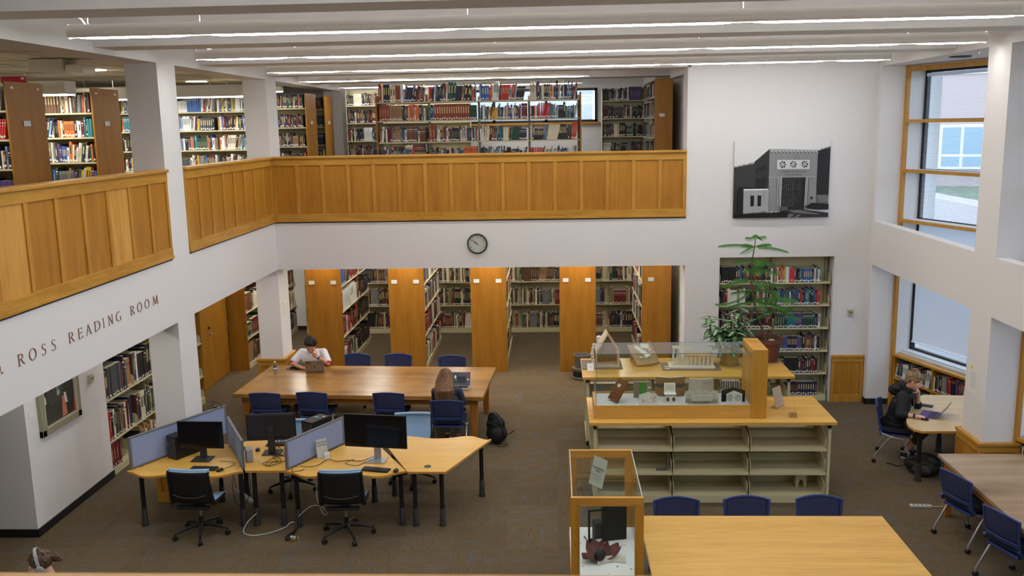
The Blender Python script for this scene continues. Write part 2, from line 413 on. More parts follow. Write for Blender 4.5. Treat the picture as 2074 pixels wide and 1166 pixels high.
# lower and upper mezzanine ceilings on the left, and the soffit under the back mezzanine
def tiled(name, x0, x1, y0, y1, z):
    m = m_tile
    b = B().box(x0, x1, y0, y1, z, z+.04)
    g = B()
    x = x0
    while x < x1: g.box(x-.004, x+.004, y0, y1, z-.004, z+.001); x += .61
    y = y0
    while y < y1: g.box(x0, x1, y-.004, y+.004, z-.004, z+.001); y += 1.22
    o = struct(b, name, m)
    g2 = g.build(name+'_grid', mat('ceiling_grid', lin(160, 150, 134), .8), parent=o)
    return o
tiled('ceiling_upper_left', -13, XL-.4, -4, 21.3, 5.74)
struct(B().box(-13, 2.4, 15.9, 21.3, 2.7, 2.75), 'ceiling_lower_back', m_tile)
struct(B().box(-13, XL-.4, -4, 21.3, 2.7, 2.75), 'ceiling_lower_left', m_tile)

# ================================================================== balcony railings (wood)
def railing(label, p0, p1, y_face_normal, cat='railing', n=None, pale=False):
    """panelled balcony front between two plan points; face normal = outward"""
    p0 = V((*p0, 0)); p1 = V((*p1, 0)); d = (p1-p0); L = d.length; ang = atan2(d.y, d.x)
    t = thing('balcony_railing', label, cat, (p0.x, p0.y, 0), ang)
    # local: x along, y = outward is -y
    h0, h1 = ZR0, ZR1
    def part(nm, bx, mt, bev=.004): return bx.build(nm, mt, t, bevel=bev)
    part('base_rail', B().box(0, L, -.02, .1, h0+.02, h0+.135), m_oakx)
    part('base_trim', B().box(0, L, -.032, .1, h0+.0, h0+.035), m_oakx)
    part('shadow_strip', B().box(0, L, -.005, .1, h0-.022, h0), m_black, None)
    part('top_rail', B().box(0, L, -.02, .1, h1-.155, h1-.04), m_oakx)
    part('cap', B().box(-.0, L, -.05, .14, h1-.04, h1), m_oakx, .008)
    n = n or round(L/.4375); w_ = L/n; rnd = random.Random(int(L*100)+7)
    part('backing', B().box(0, L, .04, .1, h0, h1-.05), m_pan, None)
    for k in range(n):
        o = B().box(k*w_+.0, (k+1)*w_, 0, .03, h0+.12, h1-.13).build('panel', m_pan2 if (pale and k % 4 == 1) else m_pan, t)
    for k in range(n+1):
        x = min(max(k*w_, .03), L-.03)
        B().box(x-.03, x+.03, -.016, .01, h0+.13, h1-.15).build('batten', m_oak, t, bevel=.003)
    return t
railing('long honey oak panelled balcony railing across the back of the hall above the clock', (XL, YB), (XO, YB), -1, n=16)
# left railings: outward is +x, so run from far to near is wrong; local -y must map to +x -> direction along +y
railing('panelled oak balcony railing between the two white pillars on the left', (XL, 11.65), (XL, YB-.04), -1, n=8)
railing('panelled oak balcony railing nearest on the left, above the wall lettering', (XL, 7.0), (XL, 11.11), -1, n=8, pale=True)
t = thing('balcony_railing', 'blurred pale oak rail cap running along the very bottom edge of the picture', 'railing', (-.0, .745, 0), 0)
B().box(-4.6, 5.2, -.02, .14, ZR1-.04, ZR1+.0).build('cap', m_oakx, t, bevel=.01)
B().box(-4.6, 5.2, .0, .1, ZF-.1, ZR1-.04).build('panel', m_pan, t)

# ================================================================== suspended tube lights
m_fix = mat('fixture_shell', lin(238, 234, 226), .45)
m_tube = mat('fixture_lens', (1, 1, 1), .4, emit=(1, .995, .985), es=FIX_E)
m_tubeup = mat('fixture_uplight', (1, 1, 1), .4, emit=(1, .995, .98), es=FIX_UP)
def tube_light(label, y, x0, x1, z=5.675, seg=1.22):
    t = thing('pendant_tube_light', label, 'ceiling light', (x0, y, z+.037), 0)
    L = x1-x0; r = .066
    b = B(); n = 20; a0 = 245; a1 = 295
    for a0, a1 in ((238, 112), (68, -58)):
        prof = [(r*cos(rad(a)), r*sin(rad(a))) for a in [a0+i*(a1-a0)/n for i in range(n+1)]]
        vs = [V((x, py, pz)) for x in (0, L) for py, pz in prof]; k = n+1
        b.add(vs, [(i, i+1, k+i+1, k+i) for i in range(n)])
    full = [(r*cos(2*pi*i/28), r*sin(2*pi*i/28)) for i in range(28)]
    for x in (0, L): b.add([V((x-.002, py, pz)) for py, pz in full]+[V((x+.002, py, pz)) for py, pz in full], [tuple(range(28)), tuple(range(55, 27, -1))]+[(i, 28+i, 28+(i+1) % 28, (i+1) % 28) for i in range(28)])
    o = b.build('shell', m_fix, t, smooth=50)
    s = 0; first = True
    while s < L-.05:
        ln = seg if first else seg*2
        e = min(s+ln, L); first = False
        lens = B(); w_ = .035
        pts = []
        for i in range(9):
            u = i/8; yy = (u*2-1)*w_; zz = -r*.86-.013*sin(pi*u)
            pts.append((yy, zz))
        x_0, x_1 = s+.05, e-.05
        vs = [V((x_0+.05, py*.6, pz+.008)) for py, pz in pts]+[V((x_0+.16, py, pz)) for py, pz in pts]+[V((x_1-.16, py, pz)) for py, pz in pts]+[V((x_1-.05, py*.6, pz+.008)) for py, pz in pts]
        lens.add(vs, [(q*9+i, q*9+i+1, (q+1)*9+i+1, (q+1)*9+i) for q in range(3) for i in range(8)])
        lens.build('lens', m_tube, t, smooth=60)
        B().quad((s+.1, -.03, r*.7), (e-.1, -.03, r*.7), (e-.1, .03, r*.7), (s+.1, .03, r*.7)).build('uplight_slot', m_tubeup, t)
        # hanger
        B().cyl((s if s > .1 else .18, 0, r-.01), (s if s > .1 else .18, 0, 6.9-z-.07), .004, n=6).build('hanger', mat('white_wire', (.8, .8, .8), .4), t)
        s = e
    B().tube([(.16, 0, r-.01), (.12, 0, r+.05), (-.02, 0, r+.1), (-.12, 0, .3), (-.2, .02, 1.1)], .007, 6).build('power_cord', mat('white_wire'), t)
    return t
LX = [('nearest suspended tube light, its right end running out of the frame', 8.42, -4.42, 5.15),
      ('suspended tube light second from the viewer', 11.28, -4.36, 5.08),
      ('suspended tube light third from the viewer, closest to the white back wall', 14.2, -4.40, 5.02),
      ('short tube light just behind the back balcony opening', 17.1, -4.7, .66),
      ('farthest short tube light near the back balcony window', 20.0, -4.65, .62)]
for l, y, x0, x1 in LX: tube_light(l, y, x0, x1)
tube_light('suspended tube light overhead, above the top edge of the picture', 5.5, -4.0, 5.0)
tube_light('suspended tube light over the viewing balcony, behind the camera', 2.6, -4.0, 5.0)
# ================================================================== steel shelving and the books on it
m_steel = mat('cream_shelf_steel', lin(200, 192, 154), .45)
m_steel_d = mat('slotted_upright', lin(160, 154, 124), .5)
m_book = bpy.data.materials.new('book_cloth'); m_book.use_nodes = True
_a = nd(m_book, 'ShaderNodeAttribute', attribute_name='Col'); lk(m_book, _a.outputs['Color'], bsdf(m_book).inputs['Base Color']); bsdf(m_book).inputs['Roughness'].default_value = .55
m_lab = mat('call_label_paper', lin(236, 234, 228), .6)
PAL = {'black': [(24, 24, 26), (34, 33, 34)], 'navy': [(28, 34, 62), (36, 44, 78)], 'dark red': [(98, 24, 28), (116, 32, 34)], 'brown': [(88, 54, 36), (108, 70, 44)],
       'grey': [(108, 110, 112), (140, 140, 138)], 'cream': [(214, 202, 170), (224, 214, 190)], 'dark green': [(30, 62, 48), (38, 76, 60)], 'blue': [(44, 84, 150), (60, 104, 168)],
       'teal': [(30, 112, 122), (44, 134, 140)], 'red': [(178, 30, 30), (196, 44, 38)], 'orange': [(204, 96, 36), (216, 118, 50)], 'yellow': [(214, 180, 48), (206, 166, 60)],
       'white': [(226, 226, 222), (214, 216, 216)], 'tan': [(168, 134, 88), (150, 118, 80)], 'purple': [(72, 52, 108), (96, 76, 132)], 'rust': [(136, 58, 34), (148, 66, 38)],
       'light blue': [(116, 152, 184), (136, 170, 198)], 'dark grey': [(62, 66, 70), (76, 80, 84)], 'olive': [(110, 104, 62), (126, 120, 76)]}
P_MIX = 'black*6 navy*4 dark_red*3 brown*2 grey*2 cream*2 dark_green*2 blue*2 teal red orange white*3 tan*2 dark_grey*3 olive light_blue purple'
P_BRIGHT = 'black*4 navy*3 blue*3 white*5 red*2 cream*3 teal*2 orange yellow light_blue*2 grey*2 dark_green*2 purple dark_red'
P_DARK = 'black*8 navy*4 dark_green*3 dark_red*3 brown*3 dark_grey*4 cream*2 tan grey white'
P_RED = 'dark_red*6 red*4 black*2 cream*2 brown*2 grey*2 white*2 navy'
P_OLD = 'cream*5 tan*4 brown*4 dark_green*3 olive*2 dark_red*2 black*2 grey'
def pal(s):
    out = []
    for w_ in s.split():
        n, _, k = w_.partition('*'); out += [n.replace('_', ' ')]*int(k or 1)
    return out
BOOKS = []       # every book as a record, turned into objects further down
rb = random.Random(11)
def book_row(O, a, n, L, zmax, palette, where, hr=(.2, .29), tr=(.014, .042), dr=(.17, .24), lean=.25, fill=1.0, series=.3, runs=None, setb=.015, lab=.62, seed=None, side=None):
    """O: left end of the shelf's front edge seen by a reader; a: along; n: towards the reader"""
    r = random.Random(seed if seed is not None else rb.random())
    a = V(a); n = V(n); x = r.uniform(0, .02); pl = pal(palette); idx = 0; left = 0; lean_now = 0; runs = list(runs or [])
    row = []
    lim = L*fill
    while x < lim-.02:
        if runs and runs[0][0] <= x/L:
            _, colr, cnt, tt, hh = runs.pop(0); left = cnt; cname = colr; t0, h0 = tt, hh; rgb0 = r.choice(PAL[cname]); d0 = r.uniform(*dr); ln = False; lb = True; tm = r.randint(0, 3)
        elif left <= 0:
            cname = r.choice(pl); rgb0 = PAL[cname]; u = r.random(); rgb0 = tuple(rgb0[0][i]*(1-u)+rgb0[1][i]*u for i in range(3))
            t0 = r.uniform(*tr)*r.choice((.8, 1, 1, 1.2)); h0 = r.uniform(*hr); d0 = r.uniform(*dr)
            left = r.randint(3, 8) if r.random() < series*.35 else 1
            lb = r.random() < lab; tm = r.randint(0, 3)
            if r.random() < .18: lean_now = r.choice((0, 0, 1)) if r.random() < .9 else 0
        if lean > 0 and r.random() < .12: ang = 0
        th = 0
        if lean > 0:
            if r.random() < .08: lean_now = 1 if r.random() < lean else 0
            th = rad(r.uniform(6, 16)) if lean_now else rad(r.uniform(-.8, .8))
            if lean_now: th = getattr(book_row, 'th', th)*.7+th*.3
            book_row.th = th
        wd = t0/cos(th)
        if x+wd+ (h0*sin(th) if th > .05 else 0) > L-.004: break
        hh = min(h0, zmax-.02)
        row.append(dict(O=V(O)+a*x, a=a, n=n, t=t0*.97, h=hh, d=d0, th=th, col=rgb0, cn=cname, lab=lb, tm=tm, set=setb+r.uniform(0, .012), where=where, side=side))
        x += wd+r.uniform(0, .0015); left -= 1
    for i, b_ in enumerate(row): b_['i'] = i; b_['N'] = len(row)
    BOOKS.extend(row); return x
def book_geo(b_, r, detail, B_=None, LB=None):
    bb = B_ or B(); a, n, z = b_['a'], b_['n'], V((0, 0, 1)); c, s = cos(b_['th']), sin(b_['th'])
    ax = a*c-z*s; az = a*s+z*c        # book's own thickness and height axes (leaning towards +a)
    t, h, d = b_['t'], b_['h'], b_['d']; O = b_['O']-n*b_['set']
    O = O+z*(t*s if s > 0 else 0)
    if s < 0: O = O+z*0; 
    P = lambda x, y, q: O+ax*x-n*y+az*q
    col = tuple(lin(*[int(v) for v in b_['col']]))
    pg = lin(206, 196, 172)
    if detail:
        rr = min(.004, t*.22)
        sec = [(0, rr), (t*.25, 0.0006), (t*.75, 0.0006), (t, rr), (t, d), (0, d)]
        vs = [P(x, y, 0) for x, y in sec]+[P(x, y, h) for x, y in sec]
        bb.add(vs, [(0, 5, 4, 3, 2, 1), (6, 7, 8, 9, 10, 11)]+[(i, (i+1) % 6, 6+(i+1) % 6, 6+i) for i in range(6)], 0, col)
    else:
        vs = [P(x, y, q) for q in (0, h) for x, y in ((0, 0), (t, 0), (t, d), (0, d))]
        bb.add(vs, [(4, 5, 6, 7), (0, 1, 5, 4), (1, 2, 6, 5), (2, 3, 7, 6), (3, 0, 4, 7)], 0, col)
    e = min(.003, t*.15)
    bb.add([P(e, e*2, h+.0006), P(t-e, e*2, h+.0006), P(t-e, d-e, h+.0006), P(e, d-e, h+.0006)], [(0, 1, 2, 3)], 0, pg)
    def strip(x0, x1, q0, q1, cc, tgt=None, off=.0007):
        (tgt or bb).add([P(x0, -off, q0), P(x1, -off, q0), P(x1, -off, q1), P(x0, -off, q1)], [(0, 1, 2, 3)], 0, cc)
    if b_['lab']:
        w_ = min(t*.8, .022); q0 = .008+(b_['i']*7 % 5)*.004; strip(t/2-w_/2, t/2+w_/2, q0, q0+.026, lin(236, 234, 228), LB)
    dark = sum(b_['col']) < 330
    ink = lin(206, 186, 130) if dark and b_['tm'] % 2 else (lin(220, 220, 216) if dark else lin(60, 50, 44))
    if b_['tm'] == 1: strip(t*.3, t*.7, h*.42, h*.82, ink)
    elif b_['tm'] == 2: strip(t*.18, t*.82, h*.78, h*.84, ink); strip(t*.18, t*.82, h*.66, h*.68, ink)
    elif b_['tm'] == 3 and t > .02: strip(t*.4, t*.55, h*.3, h*.75, ink)
    return bb
# ------------------------------------------------------------------ shelving units
def shelving(name, label, O, a, bays, zs, depth, top, cat='bookcase', ends='steel', back=True, double=False, bw=.914, endw=None, group=None, signs=None, brackets=True, canopy=False, base=True):
    """O: floor point at the left front corner (reader's view). local x along, local y into the shelf"""
    a = V(a); n_in = V((-a.y, a.x, 0)); ang = atan2(a.y, a.x); z0 = O[2]
    t = thing(name, label, cat, O, ang, group)
    L = bays*bw; D = depth*(2 if double else 1)+(.06 if double else .02); H = top-z0
    b = B()
    for i in range(bays+1):
        x = min(max(i*bw, .02), L-.02)
        yc = depth+.03 if double else depth
        b.box(x-.02, x+.02, yc-.03, yc+.03, 0, H)
    b.build('upright', m_steel_d, t)
    if back: B().box(0, L, (depth+.025 if double else depth+.02), (depth+.035 if double else depth+.03), .05, H).build('back_panel', m_steel, t)
    for sd in ((0, 1) if double else (0,)):
        for zi, z in enumerate(zs):
            q = z-z0
            y0, y1 = (0, depth) if sd == 0 else (depth+.06, 2*depth+.06)
            for i in range(bays):
                if zi == 0 and base: B().box(i*bw+.004, (i+1)*bw-.004, y0, y1, 0.0, q).build('base_shelf', m_steel, t)
                else:
                    s_ = B().box(i*bw+.004, (i+1)*bw-.004, y0, y1, q-.022, q)
                    s_.build('shelf', m_steel, t)
            if brackets:
                for i in range(bays):
                    for x, dx in ((i*bw+.006, 1), ((i+1)*bw-.012, -1)):
                        hh = .15
                        f, e = (y0+.012, y1-.0) if sd == 0 else (y1-.012, y0)
                        sg = 1 if e > f else -1
                        pts = [(f, q), (f, q+hh*.62), (f+sg*.02, q+hh*.9), (f+sg*.05, q+hh), (e, q+hh), (e, q)]
                        vs = [(x, py, pz) for py, pz in pts]+[(x+.006, py, pz) for py, pz in pts]; k = len(pts)
                        B().add(vs, [tuple(range(k)), tuple(range(2*k-1, k-1, -1))]+[(j, k+j, k+(j+1) % k, (j+1) % k) for j in range(k)]).build('bracket', m_steel, t)
    if ends == 'wood' or ends == 'woodL' or ends == 'woodR':
        m = m_end
        if ends != 'woodR': B().box(-.026, 0, -.03, D+.03, 0, H+.04).build('end_panel', m, t, bevel=.003)
        if ends != 'woodL': B().box(L, L+.026, -.03, D+.03, 0, H+.04).build('end_panel', m, t, bevel=.003)
    elif ends == 'steel':
        for x in (0, L): B().box(x-.004, x+.004, .0, D, 0, H).build('end_plate', m_steel, t)
    return t, ang, D
def bookend(O, a, n, label, h=.17, w=.13, grp=None, mt=None):
    """an arched sheet-metal book support standing on a shelf"""
    a = V(a); n = V(n)
    t = thing('book_support', label, 'book support', O, atan2(a.y, a.x), grp)
    # block with an arch cut, facing -y
    o = [(-w/2, 0), (-w/2, h), (w/2, h), (w/2, 0), (w*.22, 0), (w*.2, h*.45), (w*.1, h*.6), (-w*.1, h*.6), (-w*.2, h*.45), (-w*.22, 0)]
    vs = [(x, .0, z) for x, z in o]+[(x, .15, z) for x, z in o]; k = len(o)
    B().add(vs, [tuple(range(k)), tuple(range(2*k-1, k-1, -1))]+[(j, k+j, k+(j+1) % k, (j+1) % k) for j in range(k)]).build('arch', mt or m_steel, t)
    return t
def fill(O, a, bays, zs, tops, palette, where, bw=.914, **k):
    """rows from the list of shelf heights; where: list of row names"""
    a = V(a); n = V((a.y, -a.x, 0))
    for zi, z in enumerate(zs):
        for i in range(bays):
            kw = dict(k); pp = palette
            if callable(palette): pp, kw2 = palette(zi, i); kw.update(kw2)
            if pp is None: continue
            book_row(V((O[0], O[1], z+.001))+a*(i*bw+.022), a, n, bw-.044, tops[zi]-z-.03, pp, (where, zi, i), **kw)
# 1 recessed bookcase ------------------------------------------------
rz = [.10, .49, .89, 1.29, 1.69, 2.08]
ax0 = 2.80
shelving('recessed_bookcase', 'cream steel bookcase of six shelves recessed in the white back wall behind the plants', (ax0, YB+.05, 0), (1, 0, 0), 2, rz, .25, 2.5, ends=None, bw=.93)
def pal1(zi, i):
    d = {(5, 0): (P_DARK, dict(runs=[(0, 'black', 7, .033, .27), (.3, 'navy', 1, .034, .27), (.35, 'blue', 1, .03, .27)])),
         (5, 1): (P_BRIGHT+' black*5 dark_red*2', dict(runs=[(.24, 'red', 1, .08, .24)])),
         (4, 1): ('navy*3 dark_green*2 cream teal red black*3 blue*2 dark_grey', {}), (4, 0): (P_RED+' white*3 black*4', {}),
         (3, 1): ('dark_green', dict(runs=[(0, 'dark green', 4, .04, .25), (.2, 'teal', 4, .03, .25), (.36, 'purple', 4, .032, .25), (.54, 'dark green', 4, .036, .25), (.74, 'navy', 2, .03, .24), (.8, 'white', 2, .03, .24)])),
         (3, 0): (P_DARK, dict(runs=[(.6, 'black', 6, .03, .26)])),
         (2, 1): (P_DARK, dict(runs=[(0, 'white', 1, .03, .25), (.05, 'dark grey', 1, .03, .25), (.1, 'teal', 1, .03, .24), (.16, 'blue', 1, .034, .25), (.2, 'purple', 0, .03, .25), (.22, 'navy', 5, .032, .25), (.42, 'purple', 2, .03, .24), (.5, 'dark green', 1, .035, .23), (.6, 'red', 1, .03, .22)])),
         (2, 0): (P_DARK, {}), (1, 1): ('black*5 brown*2 dark_red*2 dark_grey cream light_blue', {}), (1, 0): (P_DARK, {}), (0, 1): ('black*3 dark_green*4 dark_red*2 navy cream*2 blue', {}), (0, 0): (P_DARK, {})}
    pp, k = d[(zi, i)]; k = dict(k); k['fill'] = .86 if i == 1 else .97; return pp, k
fill((ax0, YB+.05, 0), (1, 0, 0), 2, rz, rz[1:]+[2.5], pal1, 'recessed bookcase', bw=.93, lean=.0, hr=(.22, .29), lab=1.0, tr=(.022, .042))
# 2 left alcove along the portrait wall ------------------------------
az = [.10, .50, 1.10, 1.70]
shelving('alcove_bookcase', 'cream steel bookcase of oversize volumes in the left alcove beside the portrait wall', (-6.28, 11.97, 0), (0, 1, 0), 4, az, .30, 2.3, bw=.865, ends=None)
B_end = thing('wooden_end_panel', 'dark oak end panel closing the alcove bookcase next to the oak door', 'end panel', (-6.45, 15.46, 0))
B().box(-.17, .17, -.01, .03, 0, 2.35).build('board', m_end, B_end)
def pal2(zi, i):
    if zi == 2 and i == 0: return 'dark_grey', dict(runs=[(0, 'brown', 2, .05, .4), (.1, 'dark grey', 10, .045, .44), (.62, 'dark red', 1, .04, .42), (.66, 'navy', 1, .06, .5), (.76, 'tan', 2, .05, .42), (.9, 'orange', 1, .04, .42)])
    if zi == 1 and i == 0: return P_DARK, dict(runs=[(0, 'red', 1, .07, .42), (.09, 'black', 2, .03, .4), (.14, 'cream', 1, .06, .42)], fill=.9)
    if zi == 0 and i == 0: return 'dark_red', dict(runs=[(0, 'dark red', 3, .07, .35)], fill=.35)
    if zi == 0: return 'tan*2 brown cream*2 black', dict(hr=(.16, .34), fill=.8)
    return P_DARK+' tan orange olive*2 yellow', dict(fill=.85)
fill((-6.28, 11.97, 0), (0, 1, 0), 4, az, az[1:]+[2.4], pal2, 'alcove bookcase by the portrait', bw=.865, lean=.1, hr=(.34, .5), tr=(.025, .06), dr=(.24, .28), lab=.9)
# 3 past the oak door -------------------------------------------------
cz = [.10, .62, 1.16, 1.72]
shelving('tall_bookcase', 'cream steel bookcase with an oak end beyond the oak door, behind the corner pillar', (-6.24, 17.64, 0), (0, 1, 0), 4, cz, .30, 2.3, ends='woodL')
fill((-6.24, 17.64, 0), (0, 1, 0), 4, cz, cz[1:]+[2.4], P_OLD+' red*2 dark_red*3 black*4 purple', 'bookcase beyond the oak door', lean=.1, hr=(.3, .42), tr=(.022, .05), dr=(.22, .27))
# 4 far wall ----------------------------------------------------------
fz = [.11, .66, 1.21, 1.76]
shelving('wall_bookcase', 'long cream steel bookcase against the far wall at the ends of the aisles', (-5.9, 20.86, 0), (1, 0, 0), 8, fz, .27, 2.35, bw=.93+.09)
def pal4(zi, i):
    k = dict(lean=.5 if zi == 0 else .15, hr=(.3, .4), fill=.93)
    rr = {(2, 6): [(0, 'red', 5, .035, .34), (.6, 'black', 6, .035, .42)], (3, 6): [(0, 'navy', 2, .05, .4), (.2, 'red', 9, .042, .42)], (3, 4): [(.25, 'navy', 5, .05, .42)], (2, 5): [(.85, 'dark red', 3, .04, .38)]}.get((zi, i))
    if rr: k['runs'] = rr
    return (P_OLD if i in (4, 5) and zi < 3 else P_OLD+' black*5 dark_red*4 navy*2'), k
fill((-5.9, 20.86, 0), (1, 0, 0), 8, fz, fz[1:]+[2.4], pal4, 'far wall bookcase', bw=1.02, tr=(.018, .045), dr=(.22, .25), lab=.8)
# 5 free-standing ranges, ends towards the hall ----------------------
RG = [(-4.86, 1), (-3.23, 2), (-1.62, 3), (.11, 4), (1.70, 5)]
sz = [.10, .69, 1.20, 1.72]
lab5 = {1: 'behind the man in the white shirt', 2: 'second from the left behind the long table', 3: 'third from the left, above the woman\'s laptop', 4: 'with a waste bin at its foot', 5: 'rightmost, half hidden by the glass case'}
m_card = mat('sign_card', lin(232, 230, 224), .5); m_cardf = mat('sign_frame_grey', lin(120, 122, 124), .4); m_ink = mat('ink', (.03, .03, .035), .6); m_soft = mat('soft_ink', lin(160, 160, 162), .6)
def holder(parent, mtx, w=.12, h=.085):
    o = B().ob(mtx @ T(0, 0, 0), w, .006, h).build('sign_holder', m_cardf, parent)
    B().ob(mtx @ T(0, -.0045, .001), w*.88, .004, h*.8).build('card', m_card, o)
    k = B()
    for i in range(3):
        k.ob(mtx @ T(-w*.18, -.007, h*(.2-.17*i)), w*.24, .001, h*.06); k.ob(mtx @ T(w*.2, -.007, h*(.2-.17*i)), w*.2, .001, h*.06)
    k.build('printing', m_soft, o)
for x0, k in RG:
    W = .64 if k < 5 else .50
    dpt = (W-.06)/2
    # reader at +x side: along direction from near to far when looking to -x => a=(0,1,0)
    t, ang, D = shelving('book_range', 'tall oak-ended book range '+lab5[k], (x0+W, 17.39, 0), (0, 1, 0), 3, sz, dpt, 2.34, ends='woodL', double=True, back=True, brackets=(k in (1,)), group=None)
    for lx in ((.09, W-.12) if k < 5 else (.14,)):
        # local frame: x along +y world, y along -x world
        holder(t, T(-.03, W-lx-.0, 1.83) @ RZ(-pi/2) @ T(0, 0, 0))
    sd = {1: 1, 2: 1, 3: 1, 4: 0, 5: 0}[k]
    def palr(zi, i, k=k):
        if k == 1:
            rr = {(3, 0): ('blue*3 cream*2 orange black*2 navy', {}), (3, 1): ('dark_red', {}), (2, 0): ('white*4 grey', dict(runs=[(0, 'dark grey', 1, .04, .36), (.05, 'red', 6, .035, .36), (.45, 'white', 14, .03, .4)])), (2, 1): ('white*3', dict(runs=[(.0, 'white', 10, .03, .42), (.7, 'dark red', 8, .04, .45)])),
                  (1, 0): ('dark_red*4 red*2', dict(runs=[(0, 'dark red', 10, .04, .38), (.5, 'white', 5, .02, .36)])), (1, 1): ('white*2 black*3 red', dict(runs=[(.5, 'orange', 1, .03, .42), (.6, 'black', 9, .045, .42)])),
                  (0, 0): ('dark_red white*3 grey', {}), (0, 1): ('cream*2 black*2 rust dark_green', dict(runs=[(.5, 'black', 5, .06, .45)]))}
            if (zi, i) in rr: return rr[(zi, i)]
            return ('black*5 dark_red*2', {})
        if k == 2: return ((P_RED if zi < 2 else P_MIX)+' cream*6 black*4 white*3', {})
        if k == 5: return ('black*6 white*3 red*2 dark_red*2 cream*2 dark_grey*3', {})
        return (P_OLD+' black*4 teal dark_red*3', {})
    a = (0, 1, 0) if sd == 1 else (0, -1, 0)
    O = (x0+W-.0, 17.39, 0) if sd == 1 else (x0, 17.39+3*.914, 0)
    fill(O, a, 3, sz, sz[1:]+[2.36], palr, 'range '+lab5[k], hr=(.28, .42), tr=(.018, .045), dr=(.2, dpt-.03), lean=.12)
    # a few books on the other face keep the range solid from the side
# upstairs -------------------------------------------------------------
def up(zs): return zs
# 6 main run
uz = [3.37, 3.76, 4.13, 4.52, 4.91, 5.25]
t, ang, D = shelving('mezzanine_book_range', 'long four-bay book range with oak ends upstairs behind the back balcony', (-3.26, 17.0, ZF), (1, 0, 0), 4, uz, .23, 5.33, ends='wood', double=True, back=False, bw=.935, brackets=False)
def pal6(zi, i):
    k = dict(lean=.55, hr=(.2, .29) if zi != 5 else (.22, .33))
    rr = {(5, 0): [(0, 'rust', 1, .06, .33), (.08, 'navy', 3, .04, .32), (.22, 'cream', 3, .05, .28), (.36, 'rust', 3, .03, .3)], (5, 1): [(.0, 'red', 2, .02, .27), (.4, 'dark green', 3, .045, .34), (.7, 'black', 2, .06, .28)],
          (5, 2): [(.3, 'white', 3, .03, .34)], (4, 0): [(0, 'rust', 4, .046, .32), (.22, 'tan', 7, .034, .28), (.64, 'orange', 2, .045, .32)], (4, 1): [(.1, 'rust', 15, .043, .32)],
          (3, 0): [(.55, 'brown', 6, .03, .28)], (3, 1): [(0, 'rust', 2, .055, .3)], (3, 3): [(.82, 'red', 6, .026, .33)], (2, 3): [(0, 'red', 8, .022, .25)]}.get((zi, i))
    if rr: k['runs'] = rr
    if zi in (4,) and i < 2: k['lean'] = 0
    if i == 0 and zi == 5: k['lean'] = .1
    return {0: P_MIX, 1: P_MIX+' teal white*2', 2: P_BRIGHT, 3: P_BRIGHT+' black*4'}[i], k
fill((-3.26, 17.0, 0), (1, 0, 0), 4, uz, uz[1:]+[5.72], pal6, 'main mezzanine range', bw=.935, tr=(.014, .036), lab=.6)
# 7 left of it, far wall upstairs
gz = [3.37, 3.75, 4.13, 4.51, 4.90, 5.28]
shelving('mezzanine_wall_bookcase', 'cream steel bookcase at the far wall upstairs, left of the long range', (-4.58, 20.3, ZF), (1, 0, 0), 3, gz, .25, 5.62, ends='steel')
fill((-4.58, 20.3, 0), (1, 0, 0), 2, gz, gz[1:]+[5.7], P_DARK+' tan dark_red*3', 'far wall bookcase upstairs', tr=(.02, .042), lean=.15)
# 8 right group far wall, in the corner
shelving('corner_wall_bookcase', 'dim cream steel bookcase on the far wall upstairs, right of the small window', (1.06, 20.3, ZF), (1, 0, 0), 1, gz, .25, 5.55, ends='steel')
fill((1.06, 20.3, 0), (1, 0, 0), 1, gz, gz[1:]+[5.7], P_DARK+' teal purple olive cream', 'corner bookcase upstairs', tr=(.018, .036), lean=.7)
# 9 right side unit facing -x : reader looks +x, along = (0,-1,0)
t, ang, D = shelving('side_bookcase', 'oak-ended book range on the right side upstairs by the balcony opening', (1.92, 20.25, ZF), (0, -1, 0), 3, gz, .26, 5.56, ends='woodR', brackets=False)
holder(t, T(2.742+.03, .18-.07, 4.93-ZF) @ RZ(pi/2), .11, .07)
fill((1.92, 20.25, 0), (0, -1, 0), 3, gz, gz[1:]+[5.7], P_DARK+' white*2 cream', 'side bookcase upstairs', tr=(.018, .036), lean=.1)
# 10 upper left ranges, ends at x=-6.3 facing the hall
hz = [3.37, 3.72, 4.06, 4.40, 4.74, 5.07]
def upleft(y0, label, xe, nb, hz_, pp, top=5.36, w=.72, endp='woodR', name='balcony_book_range', runs=None, **kw):
    dp = (w-.06)/2
    t, ang, D = shelving(name, label, (xe-nb*.914, y0, ZF), (1, 0, 0), nb, hz_, dp, top, ends=endp, double=True, brackets=False)
    if endp == 'woodR':
        holder(t, T(nb*.914+.03, w*.45, 4.98-ZF-.06) @ RZ(pi/2), .16, .075)
        for yy in (.09, w-.09):
            B().ob(T(nb*.914+.03, yy, top-ZF-.03) @ RZ(pi/2), .06, .004, .025).build('small_card', m_card, t)
    fill((xe-nb*.914, y0, 0), (1, 0, 0), nb, hz_, hz_[1:]+[5.6], pp, label.split(',')[0].replace('oak-ended ', ''), tr=(.016, .04), hr=(.2, .28), lean=.2, **kw)
    return t
upleft(10.42, 'oak-ended range nearest upstairs, at the far left with a red binder on top', -6.3, 3, hz, P_MIX)
upleft(12.40, 'oak-ended range second upstairs, partly behind the white pillar', -6.3, 3, hz, P_MIX+' cream*3 yellow orange')
h3 = [3.37, 3.72, 4.08, 4.44, 4.80, 5.14]
upleft(16.9, 'shelves framed between the two left pillars upstairs', -5.35, 4, h3, P_MIX+' white*4 grey*4 yellow*2 blue*2', top=5.42, endp='steel')
h4 = [3.37, 3.72, 4.08, 4.45, 4.83, 5.21]
upleft(18.4, 'oak-ended range upstairs just right of the corner pillar', -4.98, 2, h4, P_DARK+' tan*3 red*2 purple', top=5.46)
